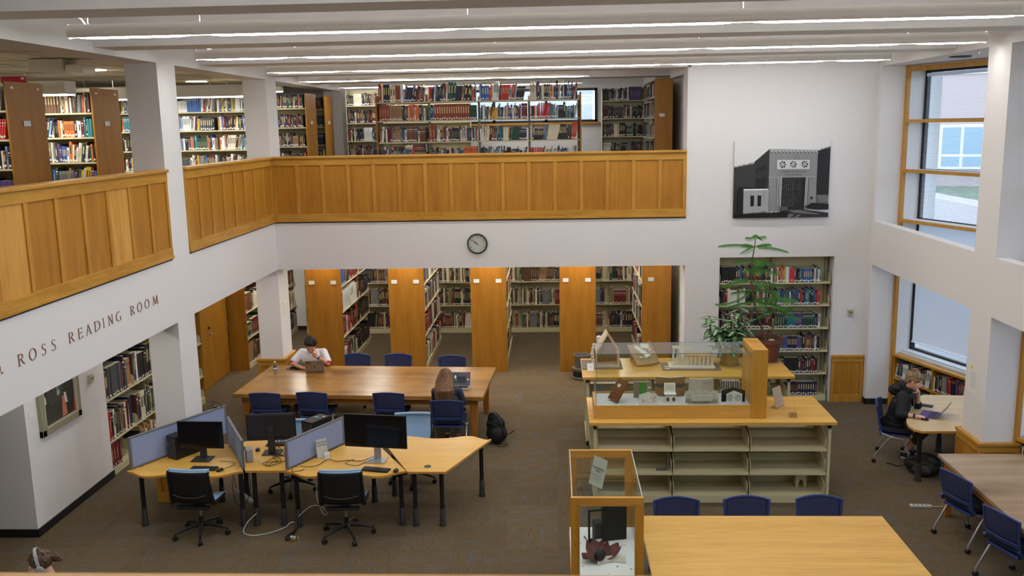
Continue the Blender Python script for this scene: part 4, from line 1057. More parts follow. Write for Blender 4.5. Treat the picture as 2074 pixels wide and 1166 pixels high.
# ------------------------------------------------------------------ task chairs
m_lb = mat('light_blue_fabric', lin(150, 182, 214), .85)
m_bm = mat('black_back_mesh', (.012, .013, .015), .55); meshify(m_bm, 230, .15)
def task_chair(label, loc, rz, spin=0):
    t = thing('task_chair', label, 'office chair', loc, rz)     # sitter looks to +y
    prof = [(-.235, .90), (-.262, .885), (-.262, .85), (-.25, .78), (-.228, .68), (-.215, .58), (-.20, .51), (-.165, .462), (-.10, .448), (0, .448), (.12, .455), (.2, .452), (.235, .432), (.24, .41)]
    wd = [.245, .245, .245, .245, .247, .25, .25, .25, .25, .25, .25, .25, .245, .24]
    def f(u, v):
        k = v*(len(prof)-1); i = min(int(k), len(prof)-2); q = k-i
        y = prof[i][0]*(1-q)+prof[i+1][0]*q; z = prof[i][1]*(1-q)+prof[i+1][1]*q; w_ = wd[i]*(1-q)+wd[i+1]*q; uu = u*2-1
        return (uu*w_, y+(.03*uu*uu if i < 7 else 0), z+(.02*uu*uu if i >= 7 else 0))
    o = B().grid(f, 12, 39).build('fabric_sheet', m_lb, t, smooth=180); s = o.modifiers.new('thickness', 'SOLIDIFY'); s.thickness = .008; s.offset = 0
    b = B().tube([f(u/8, 0) for u in range(9)], .019, 10); b.build('top_roll', m_lb, t, smooth=60)
    # black back shell just behind
    def g(u, v):
        p = f(u, .06+v*.46); uu = u*2-1; return (p[0]*.97, p[1]-.014-.012*(1-uu*uu)*0, p[2]-.0)
    o = B().grid(g, 10, 14).build('back_shell', m_bm, t, smooth=180); s = o.modifiers.new('thickness', 'SOLIDIFY'); s.thickness = .006; s.offset = 0
    for s_ in (-1, 1):
        B().tube([V(f(.5+.5*s_, v_))+V((s_*.004, -.012, 0)) for v_ in (.04, .12, .2, .3, .4, .48, .54, .6, .7, .8)], [.012, .013, .014, .016, .02, .026, .028, .024, .018, .014], 10).build('side_frame', m_blkp, t, smooth=60)
    B().tube([(-.2, -.245, .60), (-.1, -.262, .575), (0, -.268, .57), (.1, -.262, .575), (.2, -.245, .60)], .008, 8).build('lumbar_band', m_dark, t, smooth=60)
    B().box(-.2, .2, -.22, -.12, .40, .435).box(-.06, .06, -.12, .12, .36, .42).build('tilt_housing', m_blkp, t, bevel=.02)
    B().cyl((0, 0, .2), (0, 0, .37), .016, n=14).build('gas_lift', m_silver, t, smooth=60)
    B().cyl((0, 0, .1), (0, 0, .24), .032, .026, 16).build('column', m_blkp, t, smooth=60)
    for i in range(5):
        a = rad(spin+i*72); c, s_ = cos(a), sin(a)
        o = B().tube([(0, 0, .14), (c*.1, s_*.1, .135), (c*.22, s_*.22, .11), (c*.31, s_*.31, .085)], [.026, .024, .018, .014], 10).build('base_arm', m_blkp, t, smooth=60)
        b = B(); q = V((-s_, c, 0)); p = V((c*.315, s_*.315, .03))
        b.cyl(p-q*.024, p-q*.006, .03, n=14).cyl(p+q*.006, p+q*.024, .03, n=14).cyl(p, p+V((0, 0, .06)), .009, n=8).ell(p+V((0, 0, .012)), (.02, .02, .028), 10)
        b.build('caster', m_cast, t, smooth=40)
    return t
task_chair('black-backed task chair with light blue edge at the left desk', (-4.29, 10.12, 0), rad(-4), 75)
task_chair('black-backed task chair with light blue edge at the docking station desk', (-2.52, 10.10, 0), rad(3), 80)
task_chair('task chair behind the middle desk, only its base clear below the desktop', (-3.56, 11.50, 0), rad(186), 20)
task_chair('task chair behind the empty desk, its light blue back facing the viewer', (-1.98, 11.78, 0), rad(183), 20)
# ================================================================== things on the walls
m_bronze = mat('bronze_letter', lin(140, 96, 70), .45, .2)
GL = {'R': [([(.12, 0), (.12, 1)], [.13, .13]), ([(.12, .97), (.36, .97), (.52, .88), (.55, .75), (.5, .61), (.36, .53), (.12, .52)], [.05, .06, .11, .13, .1, .06, .05]), ([(.32, .53), (.66, .02)], [.12, .13]), ([(.02, .015), (.24, .015)], [.04, .04]), ([(.02, .985), (.2, .985)], [.04, .04])],
 'S': [([(.5, .84), (.46, .93), (.34, .985), (.2, .96), (.1, .86), (.1, .74), (.18, .63), (.36, .5), (.46, .4), (.5, .27), (.45, .12), (.32, .03), (.18, .02), (.07, .08), (.04, .18)], [.05, .05, .04, .06, .08, .1, .12, .13, .13, .11, .08, .05, .04, .05, .05])],
 'E': [([(.12, 0), (.12, 1)], [.13, .13]), ([(.02, .975), (.52, .975)], [.05, .05]), ([(.12, .52), (.44, .52)], [.05, .05]), ([(.02, .025), (.56, .025)], [.05, .05]), ([(.5, .98), (.53, .86)], [.06, .03]), ([(.44, .6), (.44, .44)], [.03, .03]), ([(.53, .02), (.58, .18)], [.06, .03])],
 'A': [([(.08, .02), (.38, 1)], [.05, .06]), ([(.36, 1), (.7, .02)], [.12, .13]), ([(.2, .36), (.56, .36)], [.045, .045]), ([(0, .015), (.18, .015)], [.04, .04]), ([(.6, .015), (.8, .015)], [.04, .04])],
 'D': [([(.12, 0), (.12, 1)], [.13, .13]), ([(.1, .97), (.36, .97), (.58, .87), (.7, .68), (.72, .5), (.7, .32), (.58, .13), (.36, .03), (.1, .03)], [.05, .06, .1, .13, .14, .13, .1, .06, .05]), ([(.02, .985), (.2, .985)], [.04, .04]), ([(.02, .015), (.2, .015)], [.04, .04])],
 'I': [([(.14, 0), (.14, 1)], [.13, .13]), ([(.04, .985), (.24, .985)], [.04, .04]), ([(.04, .015), (.24, .015)], [.04, .04])],
 'N': [([(.12, .02), (.12, .98)], [.055, .055]), ([(.1, .98), (.66, .02)], [.13, .13]), ([(.66, .02), (.66, .98)], [.055, .055]), ([(.02, .985), (.2, .985)], [.04, .04]), ([(.04, .015), (.2, .015)], [.04, .04]), ([(.58, .985), (.74, .985)], [.04, .04])],
 'G': [([(.66, .84), (.58, .94), (.4, .985), (.22, .9), (.1, .72), (.07, .5), (.1, .28), (.22, .1), (.42, .02), (.6, .06), (.68, .14)], [.04, .05, .06, .1, .13, .14, .13, .1, .06, .05, .05]), ([(.66, .06), (.66, .42)], [.11, .11]), ([(.54, .43), (.76, .43)], [.04, .04])],
 'M': [([(.1, .02), (.18, .98)], [.05, .05]), ([(.18, .98), (.46, .08)], [.12, .12]), ([(.46, .08), (.74, .98)], [.05, .05]), ([(.74, .98), (.82, .02)], [.12, .12]), ([(.02, .015), (.18, .015)], [.04, .04]), ([(.72, .015), (.92, .015)], [.04, .04]), ([(.1, .985), (.2, .985)], [.04, .04])],
 '.': [([(.04, .09), (.22, .09)], [.19, .19])]}
_o = []
_w = []
for i in range(25):
    a = 2*pi*i/24; _o.append((.43+.36*cos(a), .5+.49*sin(a))); _w.append(.055+.09*abs(cos(a-.2)))
GL['O'] = [(_o, _w)]
def glyph(ch, depth=.005):
    b = B()
    for k_, (pts, ws) in enumerate(GL[ch]):
        n = len(pts); L, Rr = [], []
        for i, (x, y) in enumerate(pts):
            a = pts[max(i-1, 0)]; c = pts[min(i+1, n-1)]
            if ch == 'O' and i in (0, n-1): a = pts[-2]; c = pts[1]
            dx, dy = c[0]-a[0], c[1]-a[1]; q = sqrt(dx*dx+dy*dy) or 1; wq = ws[i]*.66; nx, ny = -dy/q*wq/2, dx/q*wq/2
            L.append((x+nx, y+ny)); Rr.append((x-nx, y-ny))
        for i in range(n-1):
            poly = [L[i], Rr[i], Rr[i+1], L[i+1]]
            b.prism(poly, -k_*.0002, depth+k_*.0004)
    return b
t = thing('wall_lettering', 'bronze serif letters reading D. ROSS READING ROOM on the left spandrel wall', 'lettering', (XL, 7.4, 2.755), pi/2)
HL = .108
LET = [('D', 7.285), ('.', 7.405), ('R', 7.665), ('O', 7.84), ('S', 8.05), ('S', 8.22), ('R', 8.53), ('E', 8.71), ('A', 8.865), ('D', 9.04), ('I', 9.225), ('N', 9.34), ('G', 9.515), ('R', 9.86), ('O', 10.03), ('O', 10.225), ('M', 10.44)]
WX = {'O': 1.35, 'R': 1.35, 'S': 1.25, 'E': 1.4, 'A': 1.35, 'D': 1.5, 'I': 1, 'N': 1.3, 'G': 1.45, 'M': 1.5, '.': 1.3}
for ch, y in LET:
    b = glyph(ch); kx = WX[ch]*HL
    b.v = [(x*kx, -z_-.001, y_*HL) for x, y_, z_ in b.v]
    o = b.build('letter', m_bronze, t); o.location = (y-7.4, 0, 0)
# ------------------------------------------------------------------ wall clock
t = thing('wall_clock', 'round black rimmed wall clock under the back balcony reading ten to ten', 'clock', (-1.32, YB, 2.82))
Xc = RX(pi/2)
B().lathe([(.172, 0), (.176, .02), (.172, .035), (.162, .042), (.152, .036), (.15, .02), (.15, 0)], n=48, mtx=Xc, cap=False).build('rim', mat('clock_rim', lin(44, 44, 48), .35), t, smooth=50)
B().lathe([(.001, .014), (.152, .014)], n=48, mtx=Xc, cap=False).build('dial', mat('clock_dial', lin(214, 216, 202), .5), t)
for k in range(1, 13):
    a = rad(90-30*k); text_mesh('numeral', str(k), .036, m_ink, t, T(.122*cos(a), -.0155, .122*sin(a)) @ RX(pi/2), .0006, bold=False)
def hand(nm, ang, L, w_, z, m=None):
    a = rad(90-ang); d = V((cos(a), 0, sin(a))); q = V((-d.z, 0, d.x))
    b = B(); p = [-d*L*.2-q*w_, d*L-q*w_*.35, d*L+q*w_*.35, -d*L*.2+q*w_]
    b.add([x+V((0, -z, 0)) for x in p]+[x+V((0, -z-.0015, 0)) for x in p], [(0, 1, 2, 3), (7, 6, 5, 4), (0, 4, 5, 1), (1, 5, 6, 2), (2, 6, 7, 3), (3, 7, 4, 0)])
    b.build(nm, m or m_ink, t)
hand('hour_hand', 296, .075, .006, .018); hand('minute_hand', 309, .105, .005, .022)
hand('second_hand', 280, .06, .003, .026, mat('salmon', lin(200, 140, 120), .5))
B().lathe([(.001, .04), (.162, .04)], n=48, mtx=Xc, cap=False).build('cover_glass', m_acr, t)
# ------------------------------------------------------------------ black and white photograph on the back wall
PX, PZ, PW, PH = 3.755, 3.83, 1.56, 1.26
t = thing('photograph_print', 'large black and white photograph of a blocky concrete power plant on the back wall', 'picture', (PX, YB, PZ))
B().box(-PW/2, PW/2, -.03, 0, -PH/2, PH/2).build('mount', mat('mount_edge', lin(150, 140, 122), .6), t)
def g(v): return mat('print_grey_%d' % v, lin(v, v, v-1 if v else 0), .35)
def pq(x, y):
    u = (x-(75-20*(y-60)/1045))/1305; v = 1-(y-60)/1045
    return ((u-.5)*PW, (v-.5)*PH)
_lay = [0]; PR = {}
pic = thing_pic = B(); pmats = []; 
def pp_(pts, v, name=None):
    _lay[0] += 1; y = -.0305-.00012*_lay[0]
    m = g(v)
    if m not in pmats: pmats.append(m)
    q = [pq(*p) for p in pts]; q = [(min(max(a, -PW/2), PW/2), min(max(b_, -PH/2), PH/2)) for a, b_ in q]
    pic.add([(a, y, b_) for a, b_ in q], [tuple(range(len(q)))], pmats.index(m))
pp_([(40, 60), (1400, 60), (1400, 1110), (40, 1110)], 224)            # sky
rp = random.Random(3)
def trees(x0, x1, y0, y1, yb, v, st=9):
    pts = [(x0, yb)]; x = x0
    while x < x1:
        u = (x-x0)/(x1-x0); y = y0*(1-u)+y1*u; pts += [(x, y+rp.uniform(6, 22)), (x+st*.5, y-rp.uniform(0, 26))]; x += st
    pts += [(x1, y1+10), (x1, yb)]
    # fan-safe: build as vertical slices
    for a, b_ in zip(pts[1:-2], pts[2:-1]): pp_([(a[0], a[1]), (b_[0], b_[1]), (b_[0], yb), (a[0], yb)], v)
    _lay[0] -= len(pts)-4
trees(60, 360, 405, 350, 760, 58)
pp_([(60, 700), (350, 620), (360, 1110), (40, 1110)], 46)
trees(1195, 1400, 195, 140, 800, 34)
pp_([(1185, 725), (1400, 715), (1400, 930), (1185, 915)], 96)
for i in range(9): pp_([(1200+i*18, 760+i*6), (1206+i*18, 758+i*6), (1260+i*14, 900), (1252+i*14, 902)], 128)
pp_([(345, 340), (552, 165), (552, 700), (340, 700)], 52)             # shaded side of the hall
for i in range(7): pp_([(352+i*24, 452-i*13), (366+i*24, 444-i*13), (366+i*24, 490-i*9), (352+i*24, 498-i*9)], 20)
for i in range(6): pp_([(352+i*27, 578-i*4), (370+i*27, 574-i*4), (370+i*27, 690), (352+i*27, 690)], 24)
pp_([(552, 165), (1208, 190), (1190, 1000), (540, 1020)], 142)        # front
for i in range(30): pp_([(556+i*21, 240), (562+i*21, 240), (560+i*21, 300+rp.uniform(0, 200)), (556+i*21, 300+rp.uniform(0, 200))], rp.choice((136, 148, 150)))
for i in range(13):
    x = 560+i*50; pp_([(x, 172+i*1.6), (x+46, 174+i*1.6), (x+50, 228+i), (x+6, 208+i)], 176); pp_([(x+2, 196+i), (x+40, 218+i), (x+30, 226+i), (x+4, 206+i)], 84)
pp_([(655, 315), (1100, 322), (1096, 446), (655, 442)], 206)          # carved relief panel
for cx, sg in ((730, 1), (875, -1), (1030, 1)):
    for i in range(7):
        a = 2*pi*i/7; px_, py_ = cx+34*cos(a), 380+36*sin(a); pp_([(px_-13, py_-8), (px_+9, py_-15), (px_+14, py_+9), (px_-8, py_+14)], rp.choice((40, 80, 120)))
    pp_([(cx-12, 348), (cx+10, 346), (cx+16, 400), (cx-14, 404)], 170)
pp_([(540, 548), (1194, 548), (1194, 556), (540, 556)], 172)
pp_([(715, 556), (1048, 556), (1030, 1000), (706, 1006)], 34)         # doorway
for i in range(7):
    x = 722+i*28
    for j in range(16): pp_([(x, 572+j*24), (x+9, 572+j*24), (x+9, 588+j*24), (x, 588+j*24)], rp.choice((70, 96, 120)))
for i in range(3):
    x = 925+i*22
    for j in range(14): pp_([(x, 572+j*24), (x+8, 572+j*24), (x+8, 586+j*24), (x, 586+j*24)], rp.choice((60, 90, 110)))
pp_([(710, 950), (800, 955), (800, 1004), (708, 1006)], 88)
for x in (668, 690, 708): pp_([(x, 556), (x+9, 556), (x-1, 950), (x-10, 950)], 226)
for x in (676, 698): pp_([(x, 556), (x+7, 556), (x-4, 950), (x-12, 950)], 40)
for x in (1046, 1066): pp_([(x, 556), (x+8, 556), (x-4, 940), (x-12, 940)], 226); pp_([(x+9, 556), (x+17, 556), (x+4, 940), (x-4, 940)], 30)
pp_([(1114, 820), (1144, 820), (1142, 858), (1112, 858)], 36)
pp_([(130, 680), (545, 700), (540, 720), (200, 712)], 18)             # annex
pp_([(130, 680), (200, 712), (190, 1060), (120, 1010)], 28)
pp_([(196, 706), (540, 706), (538, 1030), (190, 1048)], 164); pp_([(196, 704), (530, 704), (530, 722), (196, 726)], 228)
for i in range(12): 
    x = rp.uniform(200, 520); pp_([(x, 730), (x+8, 730), (x+7, 900), (x+3, 900)], rp.choice((150, 156, 170)))
for x in (290, 388): pp_([(x, 796), (x+52, 796), (x+48, 942), (x, 944)], 22)
trees(50, 800, 1052, 1016, 1110, 20, 14)
pp_([(700, 1010), (1030, 1000), (1400, 1045), (1400, 1110), (700, 1110)], 40)
pp_([(800, 1004), (960, 1000), (1250, 1060), (1190, 1066), (900, 1040)], 108)
pp_([(830, 1050), (900, 1060), (840, 1108), (780, 1108)], 112); pp_([(940, 1066), (990, 1070), (930, 1108), (890, 1108)], 112)
pp_([(1040, 970), (1130, 905), (1400, 925), (1400, 1000), (1200, 1002)], 20)
o = pic.build('printed_image', pmats, t)
for body, y_, sz in (('LEABURG POWER PLANT', 478, .038), ('CITY OF EUGENE', 518, .034)):
    a, b_ = pq(878, y_); text_mesh('printed_lettering', body, sz, g(34), t, T(a, -.0305-.00012*(_lay[0]+3), b_) @ RX(pi/2) @ RY(0), .0001)
# ------------------------------------------------------------------ framed portrait on the left wall (only its lower part shows)
t = thing('framed_portrait', 'framed painting of a seated figure in a dark suit, half hidden by the spandrel', 'painting', (-6.27, 10.74, 1.72), pi/2)
W_, H_ = .92, 1.12; fw = .085
m_pf = mat('sage_frame', lin(150, 146, 118), .5); m_pf2 = mat('frame_edge', lin(120, 92, 74), .5)
b = B(); b.box(-W_/2, W_/2, -.05, 0, -H_/2, -H_/2+fw).box(-W_/2, W_/2, -.05, 0, H_/2-fw, H_/2).box(-W_/2, -W_/2+fw, -.05, 0, -H_/2, H_/2).box(W_/2-fw, W_/2, -.05, 0, -H_/2, H_/2); b.build('frame', m_pf, t, bevel=.006)
b = B(); c = .012; a_ = W_/2-fw; d_ = H_/2-fw; b.box(-a_, a_, -.054, -.02, -d_, -d_+c).box(-a_, -a_+c, -.054, -.02, -d_, d_).box(a_-c, a_, -.054, -.02, -d_, d_); b.build('inner_slip', mat('slip_cream', lin(200, 186, 170), .5), t)
b = B(); ms = []; ly = [0]
def pt(pts, rgb):
    ly[0] += 1; m = mat('paint_%d_%d_%d' % rgb, lin(*rgb), .5)
    if m not in ms: ms.append(m)
    b.add([((x-.5)*2*a_, -.02-.0002*ly[0], (z-.5)*2*d_) for x, z in pts], [tuple(range(len(pts)))], ms.index(m))
pt([(0, 0), (1, 0), (1, 1), (0, 1)], (46, 40, 34))
pt([(0, .45), (.25, .42), (.22, .8), (0, .8)], (70, 64, 34)); pt([(.05, .5), (.2, .48), (.18, .7), (.06, .7)], (96, 40, 46)); pt([(.08, .42), (.22, .42), (.2, .52), (.1, .52)], (64, 26, 18))
pt([(.0, 0), (.72, .0), (.7, .22), (.5, .26), (.1, .28), (0, .2)], (62, 62, 56)); pt([(.22, .26), (.86, .26), (.82, .98), (.3, .98)], (72, 72, 66))
pt([(.62, .2), (1, .18), (1, .9), (.7, .92)], (54, 55, 50)); pt([(.1, .3), (.35, .3), (.4, .62), (.24, .6)], (66, 66, 60))
pt([(.46, .34), (.54, .34), (.64, .95), (.52, .95)], (178, 172, 160)); pt([(.49, .4), (.56, .4), (.58, .95), (.52, .95)], (40, 110, 112)); pt([(.51, .5), (.57, .48), (.58, .7), (.53, .7)], (150, 50, 26))
pt([(.0, .28), (.08, .28), (.1, .38), (.02, .4)], (190, 112, 76)); pt([(.08, .3), (.13, .3), (.11, .4), (.07, .4)], (206, 204, 196))
pt([(.56, .02), (.72, .04), (.68, .3), (.6, .3)], (196, 124, 88)); pt([(.68, .2), (.76, .18), (.72, .33), (.66, .34)], (214, 212, 206)); pt([(.9, .02), (1, .02), (1, .2), (.94, .2)], (150, 60, 30))
b.build('canvas', ms, t)
t = thing('wall_label', 'small white caption card left of the framed portrait', 'label', (-6.27, 10.16, 1.5), pi/2); B().box(-.06, .06, -.008, 0, -.035, .035).build('card', m_card, t)
m_beige = mat('beige_device', lin(188, 180, 152), .5)
def device(label, loc, rz, w_=.09, h=.12, name='thermostat', m=None):
    t = thing(name, label, 'thermostat' if name == 'thermostat' else 'switch', loc, rz)
    B().box(-w_/2, w_/2, -.05, 0, -h/2, h/2).build('cover', m or m_beige, t, bevel=.006); B().box(-w_*.3, w_*.3, -.055, -.05, -.01, .02).build('slot', m_pfr, t); return t
device('small tan wall box right of the framed portrait', (-6.27, 11.54, 1.55), pi/2)
device('small square beige thermostat on the white wall right of the recessed bookcase', (4.99, YB, 1.57), 0, .085, .11)
device('double switch plate on the bare wall upstairs left of the far bookcase', (-5.05, 21.3, 5.04), 0, .26, .1, 'switch_plate', m_wall)
device('tiny dark sensor on the white jamb at the right of the balcony opening', (2.4, 16.1, 4.95), -pi/2, .04, .05, 'wall_sensor', m_frame)
def notice(label, loc, rz, w_, h):
    t = thing('paper_notice', label, 'notice', loc, rz)
    B().box(-w_/2, w_/2, -.003, -.001, -h/2, h/2).build('sheet', m_card, t)
    B().box(-w_*.3, -w_*.08, -.0036, -.003, h*.32, h*.46).build('yellow_square', mat('yellow_print', lin(214, 200, 40), .6), t)
    k = B(); rr = random.Random(5)
    for i in range(9):
        z = h*(.22-.07*i); k.box(-w_*.36*rr.uniform(.8, 1), w_*.36*rr.uniform(.7, 1), -.0036, -.003, z, z+h*.014)
    k.build('printing', mat('soft_ink', lin(160, 160, 162), .6), t); return t
notice('printed notice taped to the corner pillar behind the man in white', (XL, 15.58, 1.64), pi/2, .24, .34)
notice('printed notice with a yellow square on the pillar beside the window', (XR, 11.36, 1.54), -pi/2, .26, .36)
# ------------------------------------------------------------------ wainscot and pillar bases in oak
def wains(name, x0, x1, y, z1=.83, nrm=-1):
    t = thing(name, 'oak wainscot panel between the recessed bookcase and the window corner', 'wainscot', ((x0+x1)/2, y, 0))
    a = (x1-x0)/2
    B().box(-a, a, -.02, 0, 0, z1-.06).build('panel', m_pan, t)
    b = B(); b.box(-a, -a+.045, -.032, -.0, 0, z1-.06).box(a-.045, a, -.032, 0, 0, z1-.06).box(-a, a, -.034, 0, 0, .13).box(-a, a, -.034, 0, z1-.12, z1-.05); b.build('stile', m_oak, t, bevel=.003)
    B().box(-a, a, -.045, 0, z1-.05, z1).build('cap', m_oakx, t, bevel=.008)
wains('wainscot_panel', 4.71, 5.25, YB)
def pbase(label, x0, x1, y0, y1, z1=.83):
    g_ = .055; cx, cy = (x0+x1)/2, (y0+y1)/2; t = thing('pillar_base', label, 'pillar base', (cx, cy, 0)); a, c = (x1-x0)/2+g_, (y1-y0)/2+g_; ia, ic = a-.05, c-.05
    def ringbox(nm, a, c, z0, z1, m, bev=.004):
        ia, ic = (x1-x0)/2+.0015, (y1-y0)/2+.0015
        b = B(); b.box(-a, a, -c, -ic, z0, z1).box(-a, a, ic, c, z0, z1).box(-a, -ia, -ic, ic, z0, z1).box(ia, a, -ic, ic, z0, z1); b.build(nm, m, t, bevel=bev)
    ringbox('panel', a-.02, c-.02, 0, z1-.07, m_pan); ringbox('plinth', a-.005, c-.005, 0, .13, m_oakx); ringbox('top_band', a-.008, c-.008, z1-.13, z1-.05, m_oakx); ringbox('cap', a+.008, c+.008, z1-.05, z1, m_oakx, .01)
    b = B()
    for sx in (-1, 1):
        for sy in (-1, 1): b.box(sx*(a-.006)-(.06 if sx > 0 else 0), sx*(a-.006)+(.06 if sx < 0 else 0), sy*(c-.006)-(.03 if sy > 0 else 0), sy*(c-.006)+(.03 if sy < 0 else 0), .13, z1-.13)
    b.build('stile', m_oak, t)
pbase('oak pillar base behind the man, at the corner under the balcony', -5.2, -4.8, YB, 15.92)
pbase('oak pillar base half hidden behind the left desk', -5.2, -4.8, 11.11, 11.65, .5)
pbase('oak pillar base between the D-ended table and the scuffed table', 5.26, 5.66, 11.01, 11.57)
# ------------------------------------------------------------------ oak door in the left alcove
dr = thing('door_1', 'x', 'x', (-6.62, 17.53, 0), -pi/2); dr['kind'] = 'structure'; del dr['label']; del dr['category']
B().box(0, 1.05, -.0, .05, 0.01, 2.3).build('leaf', m_end, dr)
B().cyl((.98, .05, 1.12), (.98, .075, 1.12), .022).build('lock', m_black, dr); B().cyl((.98, .05, 1.0), (.98, .09, 1.0), .014).ell((.98, .1, 1.0), .024, 10).build('door_handle', m_silver, dr)
for z in (.3, .95, 1.9): B().box(-.02, .02, .04, .056, z, z+.1).build('hinge', m_silver, dr)
struct(B().box(-6.62, -6.6, 17.54, 17.6, 0, 2.35), 'trim_1', m_black)
struct(B().box(-6.62, -6.56, 15.5, 16.48, 0, 2.35), 'trim_2', m_end)
# ================================================================== low steel shelving with laminate tops
m_topy = wood('yellow_laminate_top', lin(194, 146, 62), lin(212, 164, 76), lin(222, 176, 92), 'x', .45, .3, fine=.5, blot=.25)
def low_unit(label, y0, D, top_label, x0=.5, x1=3.40):
    bw = (x1-x0)/3; H = 1.045; hd = D/2
    t = thing('low_shelving', label, 'shelving', (x0, y0, 0))
    L = x1-x0
    for x in (0, bw, 2*bw, L): 
        xx = min(max(x, .02), L-.02); B().box(xx-.022, xx+.022, hd-.03, hd+.03, 0, H).build('upright', m_steel_d, t)
        b = B()
        for k in range(26): b.box(xx+.0222, xx+.0232, hd-.012, hd+.012, .12+k*.035, .135+k*.035)
        b.build('slots', m_black, t)
    for x in (0, L): 
        B().box(x-.004 if x else -.03, x+.03 if x else .004, 0.0, D, 0, H).build('end_post', m_steel, t) if False else None
        xx = -.035 if x == 0 else L
        B().box(xx, xx+.035, -.0, .06, 0, H).box(xx, xx+.035, D-.06, D, 0, H).box(xx, xx+.035, 0, D, H-.06, H).box(xx, xx+.035, 0, D, 0, .08).build('end_frame', m_steel, t, bevel=.003)
    for i in range(3):
        for sd in (0, 1):
            for z, full in ((.10, 1), (.40, 0), (.715, 0)):
                y_0, y_1 = (.01, hd-.03) if sd == 0 else (hd+.03, D-.01)
                b = B().box(i*bw+.006, (i+1)*bw-.006, y_0, y_1, z-.03, z)
                if full: b.box(i*bw+.006, (i+1)*bw-.006, y_0, y_1, 0, z-.03)
                # raised lip at the back of the shelf
                yb2 = y_1-.006 if sd == 0 else y_0; b.box(i*bw+.006, (i+1)*bw-.006, yb2, yb2+.006, z, z+.10 if z != .10 else z+.24)
                b.build('base_shelf' if full else 'shelf', m_steel, t, bevel=.002)
                for x, q in ((i*bw+.012, 0), ((i+1)*bw-.018, 1)):
                    f, e_ = (y_0+.0, y_1) if sd == 0 else (y_1, y_0); sg = 1 if e_ > f else -1; hh = .17
                    pts = [(f+sg*.012, z), (f+sg*.012, z+hh*.6), (f+sg*.02, z+hh*.82), (f+sg*.05, z+hh*.97), (f+sg*.09, z+hh*1.0), (e_, z+hh+.09), (e_, z)]
                    vs = [(x, py, pz) for py, pz in pts]+[(x+.008, py, pz) for py, pz in pts]; k = len(pts)
                    B().add(vs, [tuple(range(k)), tuple(range(2*k-1, k-1, -1))]+[(j, k+j, k+(j+1) % k, (j+1) % k) for j in range(k)]).build('bracket', m_steel, t, bevel=.002)
    w = thing('laminate_top', top_label, 'worktop', ((x0+x1)/2, y0+hd, H))
    B().box(-L/2-.09, L/2+.09, -hd-.05, hd+.04, .002, .045).build('board', m_topy, w, bevel=.004)
    return t
low_unit('empty cream steel shelving in front, under the long glass case', 11.06, 1.0, 'yellow wood-grain top of the front shelving, carrying the long glass case')
low_unit('cream steel shelving behind, under the models and potted plants', 13.16, 1.02, 'yellow wood-grain top of the rear shelving, carrying models and plants', .48, 3.42)
bookend((3.16, 11.33, .102), (1, 0, 0), (0, -1, 0), 'arched metal book support on the lowest front shelf at the right', .17, .14)
bookend((2.85, 11.85, .402), (.8, .6, 0), (0, -1, 0), 'arched metal book support on the middle shelf, rear side of the front unit', .17, .13)
bookend((3.2, 13.45, .717), (.7, .7, 0), (0, -1, 0), 'arched metal book support on the upper rear shelf near the clear sign holders', .19, .15)
t = thing('shelf_divider', 'grey metal book divider standing on the middle front shelf', 'book support', (1.41, 11.14, .402), 0)
B().box(-.004, .004, 0, .12, 0, .19).box(-.14, .0, .0, .1, 0, .002).build('plate', m_pfr, t)
TOPZ = 1.092
# ------------------------------------------------------------------ long tabletop glass case
m_cs = wood('case_maple', lin(198, 148, 66), lin(212, 162, 78), lin(220, 174, 92), 'x', .4, .35, fine=.4, blot=.2)
m_csz = wood('case_maple_end', lin(178, 124, 40), lin(194, 140, 50), lin(208, 156, 66), 'z', .4, .35, fine=.4, blot=.2)
m_case = bpy.data.materials.new('clear_case_glass'); m_case.use_nodes = True; m_case.node_tree.nodes.remove(m_case.node_tree.nodes['Principled BSDF']); thin_glass(m_case, (.93, .96, .95)); MATS['clear_case_glass'] = m_case
m_edge = mat('glass_edge', lin(84, 124, 130), .2)
m_felt = mat('grey_case_lining', lin(196, 194, 194), .9)
CX0, CX1, CY0, CY1, CZ = .5, 2.46, 11.20, 11.78, 1.93
t = thing('display_case', 'long glass display case with a maple base and end block on the front shelving', 'display case', (CX0, CY0, TOPZ))
L, D, H, bh = CX1-CX0, CY1-CY0, CZ-TOPZ, .17
b = B(); b.box(-.02, L, -.02, 0, 0, bh).box(-.02, L, D, D+.02, 0, bh).box(-.02, 0, 0, D, 0, bh).box(0, L, 0, D, 0, .03); b.build('base_box', m_cs, t, bevel=.003)
B().box(.0, L, .002, D, .03, .15).build('lining', m_felt, t)
B().box(L, L+.19, -.03, D+.03, 0, H+.05).build('end_block', m_csz, t, bevel=.004)
b = B().box(.002, .008, 0, D, bh-.05, H).box(.008, L, .002, .008, bh-.05, H-.0); b.box(.008, L, D-.008, D-.002, bh-.05, H)
b.build('glass_sides', m_case, t)
B().box(.0, L, .0, D, H, H+.006).build('glass_top', m_case, t)
b = B(); e_ = .0035
for p0, p1 in (((0, 0, H+.003), (L, 0, H+.003)), ((0, D, H+.003), (L, D, H+.003)), ((0, 0, H+.003), (0, D, H+.003)), ((0.004, .003, bh), (.004, .003, H)), ((.004, D-.003, bh), (.004, D-.003, H))): b.cyl(p0, p1, e_, n=6)
b.build('glass_edge', m_edge, t)
CB = TOPZ+.1515
